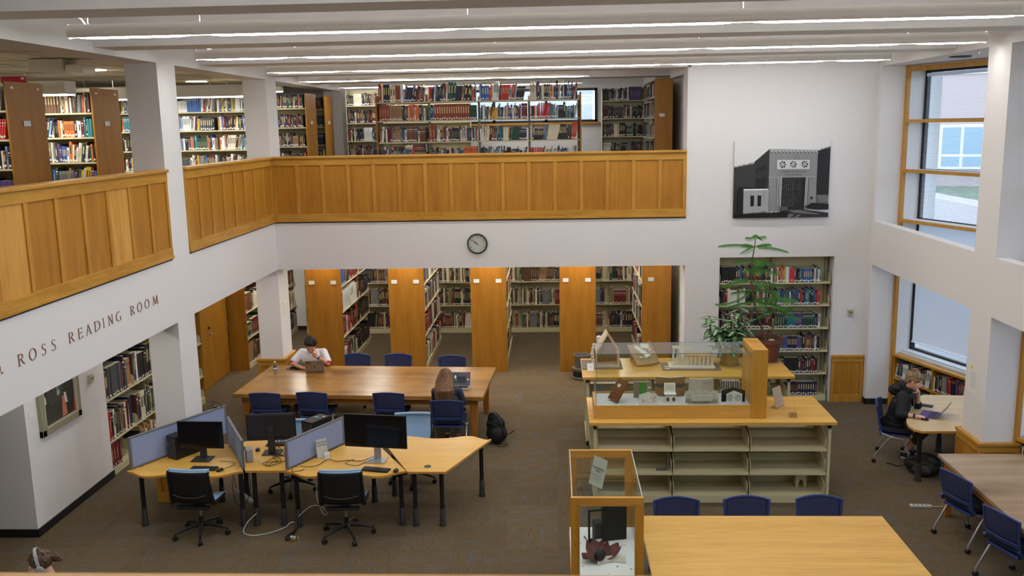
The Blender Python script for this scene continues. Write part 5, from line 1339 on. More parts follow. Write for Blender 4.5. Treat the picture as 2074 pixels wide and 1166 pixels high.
def opened(name, label, x, y, z, rz, w_, h, th, ang, mc, mp, tilt=0, cat='book'):
    """an open book standing upright, spine towards the viewer, covers swung back by ang"""
    t = thing(name, label, cat, (x, y, z), rz)
    for s_ in (-1, 1):
        X = RZ(s_*rad(ang)) 
        o = B().ob(X @ T(s_*w_/2, 0, h/2), w_, .006, h).build('cover', mc, t)
        B().ob(X @ T(s_*w_*.48, .004+th/2, h/2+.003), w_*.94, th, h*.97).build('page_block', mp, t)
    return t
m_pg = mat('paper_pages', lin(226, 220, 206), .7); m_taupe = mat('taupe_cloth', lin(140, 130, 112), .8); m_green = mat('leaf_green_cloth', lin(70, 140, 50), .7)
m_kraft = mat('brown_kraft', lin(138, 102, 64), .7); m_char = mat('charcoal_band', lin(76, 72, 66), .7); m_putty = mat('putty_cover', lin(188, 178, 162), .8); m_blkc = mat('black_card', lin(26, 26, 28), .6); m_wh = mat('white_card', lin(232, 230, 226), .6)
a = opened('artist_book', 'open taupe book with a green band, standing in the long glass case', 1.13, 11.55, CB, 0, .12, .22, .012, 14, m_taupe, m_pg)
B().ob(T(0, -.006, .11), .09, .008, .2195).build('green_band', m_green, a); B().ob(RZ(rad(14)) @ T(.085, -.004, .14), .04, .002, .02).build('paper_label', m_pg, a)
a = opened('artist_book', 'open brown book with a dark torn band, tallest in the long glass case', 1.50, 11.60, CB, 0, .195, .26, .02, 16, m_kraft, m_wh)
for s_ in (-1, 1):
    b = B(); X = RZ(s_*rad(16)); n = 8
    for i in range(n):
        u0, u1 = i/n*.195, (i+1)/n*.195; z0 = .12+.01*sin(i*2.1); z1 = .17+.012*cos(i*1.7)
        b.ob(X @ T(s_*(u0+u1)/2, -.004, (z0+z1)/2), .195/n, .003, z1-z0)
    b.build('torn_band', m_char, a)
a = opened('artist_book', 'open putty-coloured book with handwriting, centre right of the long glass case', 1.90, 11.58, CB, rad(2), .17, .245, .02, 16, m_putty, m_pg)
k = B(); rr = random.Random(2)
for i in range(11): k.ob(RZ(rad(16)) @ T(.03+i*.011, -.0045, .19+rr.uniform(-.004, .004)) @ RY(rad(rr.uniform(-30, 30))), .003, .001, rr.uniform(.014, .028))
k.build('handwriting', mat('pencil', lin(110, 104, 96), .7), a)
# leaning carved wooden book
t = thing('artist_book', 'brown patterned book tilted on a clear stand at the left of the glass case', 'book', (.72, 11.40, CB), rad(-62))
X = RX(rad(-33)); B().ob(X @ T(0, 0, .17), .2, .04, .30).build('cover', mat('carved_brown', lin(128, 70, 36), .6), t)
B().ob(X @ T(0, .001, .17), .19, .032, .304).build('page_block', mat('dark_pages', lin(60, 60, 70), .6), t)
k = B()
for i in range(5):
    for j in range(3): k.ob(X @ T(-.06+j*.06, -.022, .06+i*.05), .03, .003, .012)
k.build('carving', m_blkc, t); B().ob(X @ T(0, -.0225, .23), .06, .004, .045).build('label_plate', m_pg, t)
# marbled tent book
t = thing('folded_book', 'cream folded paper book with red and green marks, front of the glass case', 'book', (1.18, 11.33, CB), 0)
def tent(t, w_, d, h, m, nm='panel', tr=.18):
    for s_ in (-1, 1):
        vs = [(0, 0, h), (s_*w_/2, .02, h*.72), (s_*w_/2*1.0, .02, 0), (0, -.03, 0)]
        vs2 = [(x, y+.004, z) for x, y, z in vs]
        f = [(0, 1, 2, 3), (7, 6, 5, 4), (0, 4, 5, 1), (1, 5, 6, 2), (2, 6, 7, 3), (3, 7, 4, 0)]
        B().add(vs+vs2, f).build(nm, m, t)
tent(t, .24, .1, .15, m_pg)
k = B(); rr = random.Random(4)
for i in range(14):
    x = rr.uniform(-.1, .1); z = rr.uniform(.02, .1); y = -.033+.05*abs(x)/.12+.0; k.ob(T(x, y-.002, z) @ RY(rad(50 if x > 0 else -50)), .004, .002, rr.uniform(.02, .05))
k.build('red_mark', mat('red_mark', lin(196, 96, 84), .7), t)
# white box book with pop-up lid and a pair of round brown discs
t = thing('box_book', 'white hinged box with an open lid above two brown ovals in the glass case', 'box', (1.47, 11.38, CB), 0)
B().box(-.07, .07, .02, .1, 0, .09).build('stand', m_acr, t); B().box(-.075, .075, .0, .1, .09, .105).build('tray', m_wh, t)
o = B().ob(T(0, .1, .165) @ RX(rad(-12)), .145, .01, .12).build('lid', m_wh, t); B().ob(T(0, .092, .17) @ RX(rad(-12)), .115, .004, .075).build('printed_panel', mat('pale_print', lin(206, 202, 176), .6), o)
B().box(-.065, .065, -.03, -.02, 0, .085).build('card', m_pg, t)
B().ell((-.037, -.032, .045), (.019, .004, .03), 16).ell((.037, -.032, .045), (.019, .004, .03), 16).build('brown_oval', mat('oval_brown', lin(104, 66, 40), .6), t)
# row of scalloped accordion books
def accordion(label, x, y, w_, h, n, m, amp=.03, name='accordion_book', peaks=False):
    t = thing(name, label, 'book', (x, y, CB)); b = B()
    for i in range(n):
        x0, x1 = -w_/2+i*w_/n, -w_/2+(i+1)*w_/n; y0, y1 = (0, amp) if i % 2 == 0 else (amp, 0)
        h0 = h*(1.12 if (i % 2 == 0) == False and peaks else 1); h1 = h*(1.12 if (i % 2 == 0) and peaks else 1)
        vs = [(x0, y0, 0), (x1, y1, 0), (x1, y1, h1), (x0, y0, h0), (x0, y0+.003, 0), (x1, y1+.003, 0), (x1, y1+.003, h1), (x0, y0+.003, h0)]
        b.add(vs, [(0, 1, 2, 3), (7, 6, 5, 4), (0, 4, 5, 1), (1, 5, 6, 2), (2, 6, 7, 3), (3, 7, 4, 0)])
    b.build('folds', m, t); return t
m_acc = mat('cream_accordion', lin(212, 206, 188), .7)
a = accordion('wide cream scalloped accordion book at the front of the glass case', 1.86, 11.30, .42, .15, 8, m_acc, .05, peaks=True)
k = B()
for i in range(26): k.ob(T(-.2+i*.0155, -.004+.0*i, .035), .006, .004, .06)
k.build('striped_edge', mat('grey_stripes', lin(150, 138, 126), .7), a)
B().box(-.13, .13, -.03, -.02, .045, .12).build('raised_panel', m_acc, a)
a = accordion('small white accordion of dark photographs standing in the glass case', 2.27, 11.62, .24, .17, 8, m_wh, .04)
k = B()
for i in range(8):
    x = -.12+(i+.5)*.03; th = math.atan2(.04, .03)*(1 if i % 2 == 0 else -1); k.ob(T(x, .02-.003, .095) @ RZ(th), .032, .003, .115)
k.build('photo', mat('photo_grey', lin(96, 92, 90), .5), a); a.location.z += .05; B().box(-.13, .13, -.01, .06, -.05, 0).build('riser', m_acr, a)
t = thing('pop_up_book', 'black house-shaped folder behind a white pierced paper book in the glass case', 'book', (2.27, 11.36, CB), 0); 
for s_ in (-1, 1):
    vs = [(0, .05, .0), (s_*.15, .02, 0), (s_*.15, .02, .15), (0, .05, .185)]; B().add(vs+[(x, y+.005, z) for x, y, z in vs], [(0, 1, 2, 3), (7, 6, 5, 4), (0, 4, 5, 1), (1, 5, 6, 2), (2, 6, 7, 3), (3, 7, 4, 0)]).build('black_folder', m_blkc, t)
    vs = [(0, -.02, .0), (s_*.1, -.05, 0), (s_*.1, -.05, .125), (0, -.02, .16)]; o = B().add(vs+[(x, y+.004, z) for x, y, z in vs], [(0, 1, 2, 3), (7, 6, 5, 4), (0, 4, 5, 1), (1, 5, 6, 2), (2, 6, 7, 3), (3, 7, 4, 0)]).build('white_folder', m_wh, t)
    k = B()
    for i in range(14):
        a_ = 2*pi*i/14; x = s_*.052+.034*cos(a_); z = .07+.038*sin(a_); y = -.02-.03*abs(x)/.1-.003; k.ob(T(x, y, z) @ RY(-a_), .012, .003, .005)
    for i in range(7):
        a_ = 2*pi*i/7; x = s_*.052+.015*cos(a_); z = .07+.018*sin(a_); y = -.02-.03*abs(x)/.1-.003; k.ob(T(x, y, z) @ RY(-a_), .008, .003, .008)
    k.build('pierced_pattern', m_char, o)
for i, x in enumerate((.80, 1.03, 1.31, 1.66, 2.12)):
    t = thing('object_label', 'tiny folded white label, front of the glass case, ' + ('below the tilted brown book', 'left of the folded paper book', 'left of the white hinged box', 'left of the scalloped book', 'left of the pierced white book')[i], 'label', (x, 11.235, CB)); B().ob(RX(rad(-25)) @ T(0, 0, .014), .022, .002, .028).ob(T(0, .0, .001), .022, .02, .002).build('card', m_wh, t)
# clear acrylic sign holders on the right of the front top
for label, loc, rz, til in (('clear acrylic sign holder with a peach sheet, right of the glass case', (2.93, 11.62, TOPZ-.001), rad(48), -14), ('clear acrylic sign holder turned edge-on at the right of the front top', (3.05, 11.28, TOPZ-.001), rad(78), -10)):
    t = thing('sign_holder', label, 'sign holder', loc, rz); X = RX(rad(til))
    B().ob(X @ T(0, 0, .14), .24, .004, .28).box(-.12, .12, -.01, .09, 0, .003).build('acrylic', m_acr, t)
    B().ob(X @ T(0, .003, .14), .21, .001, .26).build('sheet', mat('peach_sheet', lin(214, 186, 158), .6), t)
# ------------------------------------------------------------------ models on the rear top
RT = 1.092
m_basw = mat('basswood', lin(222, 206, 178), .6); m_bd = mat('grey_board', lin(128, 114, 102), .8); m_ctn = mat('tan_card', lin(188, 150, 104), .7); m_plas = mat('white_plaster', lin(226, 220, 208), .7)
t = thing('model_board', 'grey board under the plaster figures and gabled model at the left of the rear top', 'board', (.72, 13.68, RT)); B().box(-.32, .3, -.14, .4, 0, .012).build('sheet', m_bd, t)
t = thing('house_model', 'small wooden model of a steep gabled house, open at the front', 'model', (.79, 13.62, RT+.0125), rad(2))
w_, d_, h_, g_ = .36, .3, .26, .54
b = B(); b.box(-w_/2, w_/2, 0, d_, 0, .02).box(-w_/2, -w_/2+.02, 0, d_, .02, h_).box(w_/2-.02, w_/2, 0, d_, .02, h_); b.build('frame', m_basw, t)
for s_ in (-1, 1):
    vs = [(0, 0, g_), (s_*(w_/2), 0, h_-.01), (s_*(w_/2-.025), 0, h_-.02), (0, 0, g_-.04)]
    vs2 = [(x, d_, z) for x, y, z in vs]; B().add(vs+vs2, [(0, 1, 2, 3), (7, 6, 5, 4), (0, 4, 5, 1), (1, 5, 6, 2), (2, 6, 7, 3), (3, 7, 4, 0)]).build('roof', m_basw if s_ < 0 else m_ctn, t)
b = B().box(-w_/2+.02, w_/2-.02, d_-.02, d_, .02, h_); b.build('rear_wall', m_ctn, t)
k = B()
for i in (-.07, .05): k.box(i-.03, i+.03, d_-.026, d_-.02, .09, .17)
k.build('window_opening', mat('model_pane', lin(150, 150, 120), .4), t)
b = B()
for i in range(4): b.box(-.15+i*.09, -.08+i*.09, d_-.028, d_-.02, .03, .08)
b.build('tan_tile', mat('orange_tile', lin(180, 124, 76), .7), t)
t = thing('plaster_figure', 'knobbly white plaster column figure on the left edge of the rear top', 'sculpture', (.575, 13.72, RT+.0125))
b = B(); rr = random.Random(8)
for i in range(14): z = .02+i*.024; b.ell((rr.uniform(-.012, .012), rr.uniform(-.012, .012), z), (.035-.012*i/14+rr.uniform(0, .008), .035-.01*i/14, .022), 10)
b.build('carved_stone', m_plas, t, smooth=60)
t = thing('plaster_figure', 'taller rounded white plaster figure behind the glass case corner', 'sculpture', (.68, 14.02, RT+.0125))
b = B()
for i in range(14): z = .02+i*.026; b.ell((rr.uniform(-.01, .01), rr.uniform(-.01, .01), z), (.045-.006*i/14+rr.uniform(0, .008), .042, .025), 10)
b.ell((0, 0, .385), (.045, .045, .02), 12); b.build('carved_stone', m_plas, t, smooth=60)
t = thing('caption_card', 'square white caption card at the left front of the rear top', 'label', (.53, 13.45, RT), 0); B().ob(RX(rad(-30)) @ T(0, 0, .06), .115, .004, .12).build('card', m_wh, t); B().ob(RX(rad(-30)) @ T(-.005, -.003, .06), .014, .002, .01).build('small_print', m_ink, t); B().box(-.05, .05, 0, .06, 0, .003).build('foot', m_wh, t)
# tilted wooden relief model in a tray
t = thing('relief_model', 'tan tray with a white sculpted relief tilted up on the rear top', 'model', (1.42, 13.75, RT), rad(20))
X = T(0, 0, .03) @ RX(rad(32)) @ RY(rad(-4))
b = B().ob(X @ T(0, .2, .0), .36, .46, .02).ob(X @ T(0, -.025, .01), .36, .012, .045).ob(X @ T(-.18, .2, .01), .012, .46, .045).ob(X @ T(.18, .2, .01), .012, .46, .045); b.build('tray', m_ctn, t)
B().ob(X @ T(0, .2, .012), .33, .43, .006).build('ground', mat('olive_ground', lin(158, 134, 96), .8), t)
b = B(); b.ob(X @ T(-.02, .22, .035) @ RZ(rad(30)), .07, .28, .045); b.ob(X @ T(.05, .3, .05) @ RZ(rad(-20)), .12, .09, .06)
for i in range(14): b.ob(X @ T(rr.uniform(-.1, .12), rr.uniform(.08, .36), .03) @ RZ(rr.uniform(0, 3)), rr.uniform(.02, .06), rr.uniform(.015, .04), rr.uniform(.02, .05))
b.build('white_buildings', m_plas, t)
B().box(-.14, .14, .05, .36, 0, .04).ob(T(0, .33, .12), .28, .02, .2).build('support', m_ctn, t)
# colonnade model
t = thing('colonnade_model', 'white and wood model of a long columned pavilion on a grey board', 'model', (2.06, 13.62, RT), rad(-2))
B().box(-.44, .44, -.17, .26, 0, .01).build('grey_base', m_bd, t)
b = B(); b.box(-.33, .36, -.1, .2, .01, .03).box(-.3, .34, -.07, .18, .03, .045); b.build('plinth', m_plas, t)
b = B()
for i in range(10): b.box(-.27+i*.064, -.255+i*.064, -.06, -.045, .045, .19)
for i in range(10): b.box(-.27+i*.064, -.255+i*.064, .15, .165, .045, .19)
for x in (-.27, -.2, -.27+.07): b.box(x, x+.02, .0, .02, .045, .30)
b.build('columns', m_plas, t)
B().box(-.1, .34, -.07, .18, .19, .202).build('roof', m_ctn, t)
b = B()
for i in range(7): b.box(-.28+i*.03, -.1, -.062, -.05, .06+i*.017, .072+i*.017)
for i in range(4): b.box(-.28, .0, .0+i*.05, .008+i*.05, .295, .305)
for i in range(6): b.box(-.28+i*.055, -.272+i*.055, .0, .16, .295, .305)
b.build('lattice', m_basw, t)
B().box(-.4, -.28, -.06, -.02, .01, .025).box(-.4, -.33, -.15, -.1, .01, .014).build('side_step', m_basw, t)
# ------------------------------------------------------------------ glass display case on legs in the foreground
m_fr = wood('case_frame_oak', lin(170, 114, 34), lin(190, 134, 46), lin(204, 152, 64), 'z', .5, .38, fine=.5, blot=.3)
m_frx = wood('case_frame_oak_x', lin(178, 122, 42), lin(198, 142, 56), lin(212, 158, 74), 'x', .5, .36, fine=.5, blot=.3)
t = thing('standing_display_case', 'narrow oak-framed glass display case standing beside the light oak table', 'display case', (.12, 7.83, 0))
W_, D_, H_, DK = .665, 1.26, 1.45, .60
def frame(y0, y1, nm):
    fw = .072
    b = B(); b.box(0, fw, y0, y1, DK-.12, H_-fw).box(W_-fw, W_, y0, y1, DK-.12, H_-fw); b.build(nm+'_post', m_fr, t, bevel=.003)
    B().box(0, W_, y0, y1, H_-fw, H_).build(nm+'_top_rail', m_frx, t, bevel=.004); B().box(fw, W_-fw, y0, y1, DK-.12, DK-.03).build(nm+'_bottom_rail', m_frx, t, bevel=.004)
    b = B(); g_ = .008; b.box(fw, fw+g_, y0-.003, y1, DK-.03, H_-fw).box(W_-fw-g_, W_-fw, y0-.003, y1, DK-.03, H_-fw).box(fw, W_-fw, y0-.003, y1, H_-fw-g_, H_-fw); b.build(nm+'_bead', m_frx, t)
    B().box(fw, W_-fw, (y0+y1)/2-.002, (y0+y1)/2+.002, DK-.03, H_-fw).build(nm+'_pane', m_case, t)
frame(0, .04, 'front_frame'); frame(D_-.04, D_, 'rear_frame')
B().box(0, W_, .04, D_-.04, DK-.12, DK-.04).build('deck_box', m_fr, t); B().box(.005, W_-.005, .04, D_-.04, DK-.04, DK).build('deck_cloth', mat('white_deck_cloth', lin(236, 236, 236), .8), t)
B().box(.012, .018, .04, D_-.04, DK, H_-.012).box(W_-.018, W_-.012, .04, D_-.04, DK, H_-.012).build('side_pane', m_case, t)
B().box(.012, W_-.012, .04, D_-.04, H_-.012, H_-.006).build('top_pane', m_case, t)
B().cyl((.012, .04, H_-.006), (.012, D_-.04, H_-.006), .005, n=6).cyl((W_-.012, .04, H_-.006), (W_-.012, D_-.04, H_-.006), .005, n=6).build('pane_edge', mat('acrylic_edge', lin(206, 212, 214), .2), t)
for x in (.03, W_-.09):
    for y in (.0, D_-.06): B().box(x, x+.06, y, y+.06, 0, DK-.12).build('leg', m_fr, t)
b = B(); 
for i, (x, y, c) in enumerate(((.1, .12, 0), (.3, .07, 0), (.5, .12, 1), (.45, .35, 1), (.12, .35, 2), (.2, .6, 2), (.42, .55, 0), (.55, .8, 2), (.1, .85, 1), (.36, .2, 2), (.58, .3, 0))):
    B().cyl((x, y, DK), (x, y, DK+.002), .011, n=12).build('confetti_dot', mat('dot_%d' % c, (lin(226, 110, 50), lin(40, 130, 180), lin(230, 190, 110))[c], .6), t)
B().cyl((.04, -.002, 1.0), (.04, .0, 1.0), .006, n=10).build('keyhole', m_ink, t)
b = B()
# contents
t = thing('slipcase_box', 'black slipcase box with an open side, inside the narrow foreground case', 'box', (.50, 8.72, DK+.0005), rad(14))
b = B(); w2, d2, h2 = .34, .2, .38; b.box(0, w2*.62, 0, d2, 0, h2); b.build('slipcase', m_blkc, t, bevel=.003)
b = B(); b.box(-.2, -.192, -.0, .16, 0, .008).box(-.2, 0, -.012, 0, 0, .05).box(-.2, 0, -.012, 0, h2-.04, h2-.02).box(-.2, -.18, -.012, 0, 0, h2-.02).box(-.05, 0, -.012, 0, 0, h2-.02); b.build('open_flap', m_blkc, t)
B().box(-.12, .0, .0, .12, 0, .2).build('inner_tray', mat('dark_tray', lin(46, 44, 46), .6), t); B().box(-.16, -.06, -.016, -.012, .012, .04).build('cream_tab', m_pg, t)
t = thing('folded_leather_book', 'maroon leather book folded like petals around a black centre, in the foreground case', 'book', (.42, 8.33, DK+.0005), rad(10))
m_mar = mat('maroon_leather', lin(104, 48, 44), .5)
def petal(ang, L, w_, rise, nm='petal'):
    def f(u, v):
        a = rad(ang); r = u*L; s_ = (v-.5)*2*w_*sin(pi*min(1, .12+u*.8))**.7; x = r*cos(a)-s_*sin(a); y = r*sin(a)+s_*cos(a); return (x, y, .012+rise*u*u+.05*abs(v-.5)*2*u)
    o = B().grid(f, 8, 8, th=-.004).build(nm, m_mar, t, smooth=60)
petal(196, .20, .085, .03); petal(112, .19, .10, .07); petal(14, .21, .095, .06); petal(60, .13, .07, .09)
B().ell((-.02, -.04, .066), (.055, .078, .06), 18, rot=(RZ(rad(-30)) @ RY(rad(20))).to_3x3()).build('black_centre', m_blkc, t, smooth=180)
k = B()
for i in range(5): k.ob(T(-.005+.004*i, -.05+.015*i, .122) @ RZ(.4), .012, .003, .001)
k.build('gold_marks', mat('gold_ink', lin(150, 134, 80), .4, .5), t)
def f(u, v): return (-.06+u*.28, -.13+.05*sin(pi*u)+v*.05, .004+.04*v)
B().grid(f, 8, 3, th=-.003).build('cream_wrapper', m_pg, t)
t = sign_card('pale green title card in a clear stand on top of the foreground glass case', (.355, 8.10, H_+.001), rad(-52), .19, .27, [('TRANSITIONAL', .024, .62), ('TEXTS', .024, .52)], -16, col=mat('pale_green_card', lin(206, 216, 196), .6))
k = B(); X = RX(rad(-16))
for i in range(5): k.ob(X @ T(-.01+.004*(i % 2), -.0052, .27*(.40-.045*i)), .13-.02*(i % 2), .0006, .003)
k.build('small_print', mat('soft_ink'), t)
# ------------------------------------------------------------------ waste bin by the range end
t = thing('waste_bin', 'round grey waste bin with a black band at the foot of the fourth range end', 'waste bin', (.50, 16.9, 0))
B().lathe([(.001, .0), (.19, 0), (.2, .02), (.2, .05), (.185, .055)], n=28).build('foot_ring', mat('bin_grey', lin(112, 106, 100), .6), t, smooth=50)
B().lathe([(.185, .055), (.185, .16)], n=28, cap=False).build('black_band', m_black, t, smooth=50)
B().lathe([(.185, .16), (.195, .17), (.2, .22), (.18, .225), (.135, .22)], n=28, cap=False).build('lower_ring', mat('bin_grey'), t, smooth=50)
B().lathe([(.135, .1), (.15, .42), (.165, .44), (.165, .47), (.15, .47), (.14, .42), (.12, .12)], n=28, cap=False).build('bin_liner', mat('bin_grey'), t, smooth=50)
# ------------------------------------------------------------------ potted plants
m_terra = mat('terracotta', lin(108, 62, 48), .75); m_brass = mat('tan_glazed_pot', lin(158, 132, 78), .35); m_soil = mat('soil', lin(52, 40, 32), .95)
m_bark = mat('plant_bark', lin(116, 78, 54), .8); m_leafd = mat('dark_leaf', lin(52, 92, 44), .45); m_fir = mat('pine_green', lin(78, 136, 58), .5)
def varieg():
    m = mat('variegated_leaf', lin(60, 100, 56), .4); n = noise(m, coords(m), 22, 3, .6, .8)
    at = nd(m, 'ShaderNodeAttribute', attribute_name='Col'); s_ = nd(m, 'ShaderNodeSeparateColor'); lk(m, at.outputs['Color'], s_.inputs[0])
    ml = nd(m, 'ShaderNodeMath', operation='MULTIPLY_ADD'); lk(m, n, ml.inputs[0]); ml.inputs[1].default_value = .7; lk(m, s_.outputs[0], ml.inputs[2])
    lk(m, ramp(m, ml.outputs[0], [(.36, lin(54, 92, 54)), (.56, lin(104, 142, 92)), (.8, lin(196, 212, 176))]), bsdf(m).inputs['Base Color']); return m
m_var = varieg()
def pot(t, r, h, m, lip=.02):
    B().lathe([(.001, 0), (r*.66, 0), (r*.92, h*.8), (r, h*.82), (r, h), (r-.015, h), (r-.02, h*.86), (.001, h*.86)], n=32, cap=False).build('pot', m, t, smooth=45)
    B().lathe([(.001, h*.87), (r-.018, h*.87)], n=24, cap=False).build('soil', m_soil, t)
    B().lathe([(.001, .002), (r*.78, .002), (r*.86, .022), (r*.84, .022), (r*.76, .006)], n=28, cap=False).build('saucer', mat('clear_saucer', lin(150, 140, 116), .3), t)
t = thing('potted_dieffenbachia', 'variegated leafy plant in a tan pot at the left of the plants', 'plant', (2.68, 13.80, RT)); pot(t, .185, .27, m_brass)
rl = random.Random(21)
def leaf(b, base, d, L, w_, droop=.5, col=None):
    d = V(d).normalized(); side = d.cross(V((0, 0, 1))); side = side.normalized() if side.length > .05 else V((1, 0, 0)); nu = 6; pts = []
    p = V(base); dd = d.copy()
    for i in range(nu+1):
        u = i/nu; pts.append((p.copy(), w_*sin(pi*min(1, .03+u*.97))**.75*(1-.25*u) if u < 1 else 0, dd.cross(side)))
        dd = (dd+V((0, 0, -droop/nu))).normalized(); p = p+dd*L/nu
    for i in range(nu):
        (p0, w0, n0), (p1, w1, n1) = pts[i], pts[i+1]
        for s_ in (-1, 1):
            a, b_, c, e2 = p0, p1, p1+side*s_*w1+n1*w1*.25, p0+side*s_*w0+n0*w0*.25
            mids = (p0+p1)/2
            b.add([a, b_, b_+(c-b_)*.5, a+(e2-a)*.5], [(0, 1, 2, 3)], 0, (.25, 0, 0)); b.add([a+(e2-a)*.5, b_+(c-b_)*.5, c, e2], [(0, 1, 2, 3)], 0, (.0, 0, 0))
stems = [((-.02, .0), (-.32, .02, .50), 18), ((.03, .02), (.02, .03, .42), 16), ((.06, -.02), (.13, .0, .62), 16), ((-.04, .03), (-.10, .05, .30), 14), ((.0, -.05), (.02, -.08, .16), 16), ((.05, .04), (.22, .06, .38), 16), ((-.03, .0), (-.2, -.04, .3), 16), ((.02, .0), (.06, -.1, .3), 14), ((-.05, -.03), (-.14, -.05, .14), 14)]
for (sx, sy), (ex, ey, ez), n in stems:
    P0 = V((sx, sy, .22)); P3 = V((ex, ey, .27+ez)); P1 = P0+V((ex*.9, ey, ez*.15)); P2 = P3-V((ex*.05, 0, ez*.4))
    pts = [P0*(1-u)**3+P1*3*u*(1-u)**2+P2*3*u*u*(1-u)+P3*u**3 for u in [i/8 for i in range(9)]]
    B().tube(pts, .010, 7).build('stem', m_bark if ez > .3 else m_leafd, t, smooth=60)
    b = B()
    for i in range(n):
        u = .45+.55*i/(n-1) if ez > .25 else .1+.9*i/(n-1); a = i*2.4+sx*10; q = P0*(1-u)**3+P1*3*u*(1-u)**2+P2*3*u*u*(1-u)+P3*u**3
        leaf(b, q, (cos(a), sin(a), rl.uniform(-.05, .8)), rl.uniform(.16, .25), rl.uniform(.046, .064), rl.uniform(.6, 1.5))
    b.build('foliage', m_var, t, smooth=180)
t = thing('potted_pine', 'tall Norfolk pine with layered feathery branches in a terracotta pot', 'plant', (3.30, 14.02, RT-.0)); pot(t, .235, .37, m_terra)
B().lathe([(.1, .0), (.105, .05), (.12, .09)], n=24, cap=False).build('white_stain_band', mat('lime_stain', lin(186, 170, 160), .8), t) if False else None
B().ell((.05, -.08, .335), (.05, .04, .03), 10).build('stone', mat('pale_stone', lin(190, 184, 170), .8), t, smooth=180)
def frond(b, st, P, d, L, droop, w_=.115, needle=.0042, up_=0):
    """one branch with rows of drooping needle twigs"""
    d = V(d).normalized(); p = V(P); pts = [p.copy()]; n = int(L/.016); ds = []
    for i in range(n):
        ds.append(d.copy()); d = (d+V((0, 0, -droop/n))).normalized(); p = p+d*L/n; pts.append(p.copy())
    st.tube(pts[::3]+[pts[-1]], [.005*(1-.7*i/(len(pts[::3]))) for i in range(len(pts[::3])+1)], 5)
    for i in range(2, n):
        u = i/n; side = ds[i].cross(V((0, 0, 1))).normalized()
        wl = w_*(sin(pi*min(1, .15+u*.8))**.6)
        for s_ in (-1, 1):
            dir_ = (side*s_*.9+ds[i]*.55+V((0, 0, -.55))).normalized(); q = pts[i]
            m1 = q+dir_*wl*.55; m2 = m1+(dir_+V((0, 0, -.5))).normalized()*wl*.5; nn = ds[i]*needle
            upv = V((0, 0, needle*1.1))
            b.add([q-nn, q+nn, m1+nn, m1-nn, m2], [(0, 1, 2, 3), (3, 2, 4)]); b.add([q-upv, q+upv, m1+upv, m1-upv, m2], [(0, 1, 2, 3), (3, 2, 4)])
def trunk(pts, r0, r1):
    k = len(pts); B().tube(pts, [r0+(r1-r0)*i/(k-1) for i in range(k)], 8).build('trunk', m_bark, t, smooth=60)
tk = [V(p) for p in ((-.02, 0, .3), (-.10, .0, .55), (-.20, -.02, .85), (-.27, -.02, 1.15), (-.28, -.02, 1.4), (-.27, -.02, 1.62), (-.24, -.02, 1.80), (-.23, -.02, 1.93))]
trunk(tk, .019, .006)
tk2 = [V(p) for p in ((.03, .02, .3), (.09, .02, .55), (.13, .02, .8), (.12, .02, .98))]; trunk(tk2, .014, .006)
fb, sb_ = B(), B()
for (bp, brs) in ((V((-.23, -.02, 1.93)), [((-1, .1, .3), .15, .3), ((1, .1, .4), .16, .3), ((.1, -1, .5), .12, .3), ((.2, .9, .5), .14, .3)]),
                  (V((-.24, -.02, 1.80)), [((-1, .15, .28), .56, .5), ((-.7, -.6, .05), .34, .5), ((1, -.05, .1), .52, .5), ((.8, .6, .25), .36, .4), ((-.3, .9, .2), .34, .4)]),
                  (V((-.27, -.02, 1.45)), [((1, -.1, .1), .42, .5), ((-.8, -.5, .3), .2, .6), ((.6, .7, .4), .42, .5), ((.2, -.9, .1), .3, .4)]),
                  (V((-.27, -.02, 1.60)), [((-1, .1, .1), .30, .5), ((1, .15, .05), .36, .5), ((.2, -1, .1), .28, .5), ((.1, 1, .1), .3, .5)]),
                  (V((-.22, -.02, .95)), [((-1, .2, -.1), .40, .3), ((1, -.2, .0), .50, .4), ((.3, -1, .0), .34, .5), ((.5, 1, .1), .34, .4)]),
                  (V((-.28, -.02, 1.28)), [((-.6, .8, .1), .36, .4), ((-1, .1, -.05), .46, .3), ((1, .0, -.05), .52, .3), ((.5, -.8, .0), .34, .5)]),
                  (V((-.27, -.02, 1.12)), [((-1, -.15, -.9), .62, -.9), ((.7, -.2, -.9), .36, -.3), ((.9, .3, .1), .46, .4), ((-.8, .5, .0), .34, .4)]),
                  (V((.12, .02, .98)), [((1, .1, .2), .36, .6), ((-.9, .2, .2), .34, .6), ((.7, -.6, .1), .32, .5), ((-.6, -.7, .2), .26, .5), ((.2, .9, .4), .3, .4)]),
                  (V((.12, .02, .82)), [((1, -.2, -.35), .4, .1), ((-.8, -.3, -.1), .34, .4), ((.8, .5, .1), .36, .4)])):
    for d, L, dr_ in brs: frond(fb, sb_, bp, d, L, dr_)
sb_.build('branches', m_fir, t, smooth=60); fb.build('needles', m_fir, t)
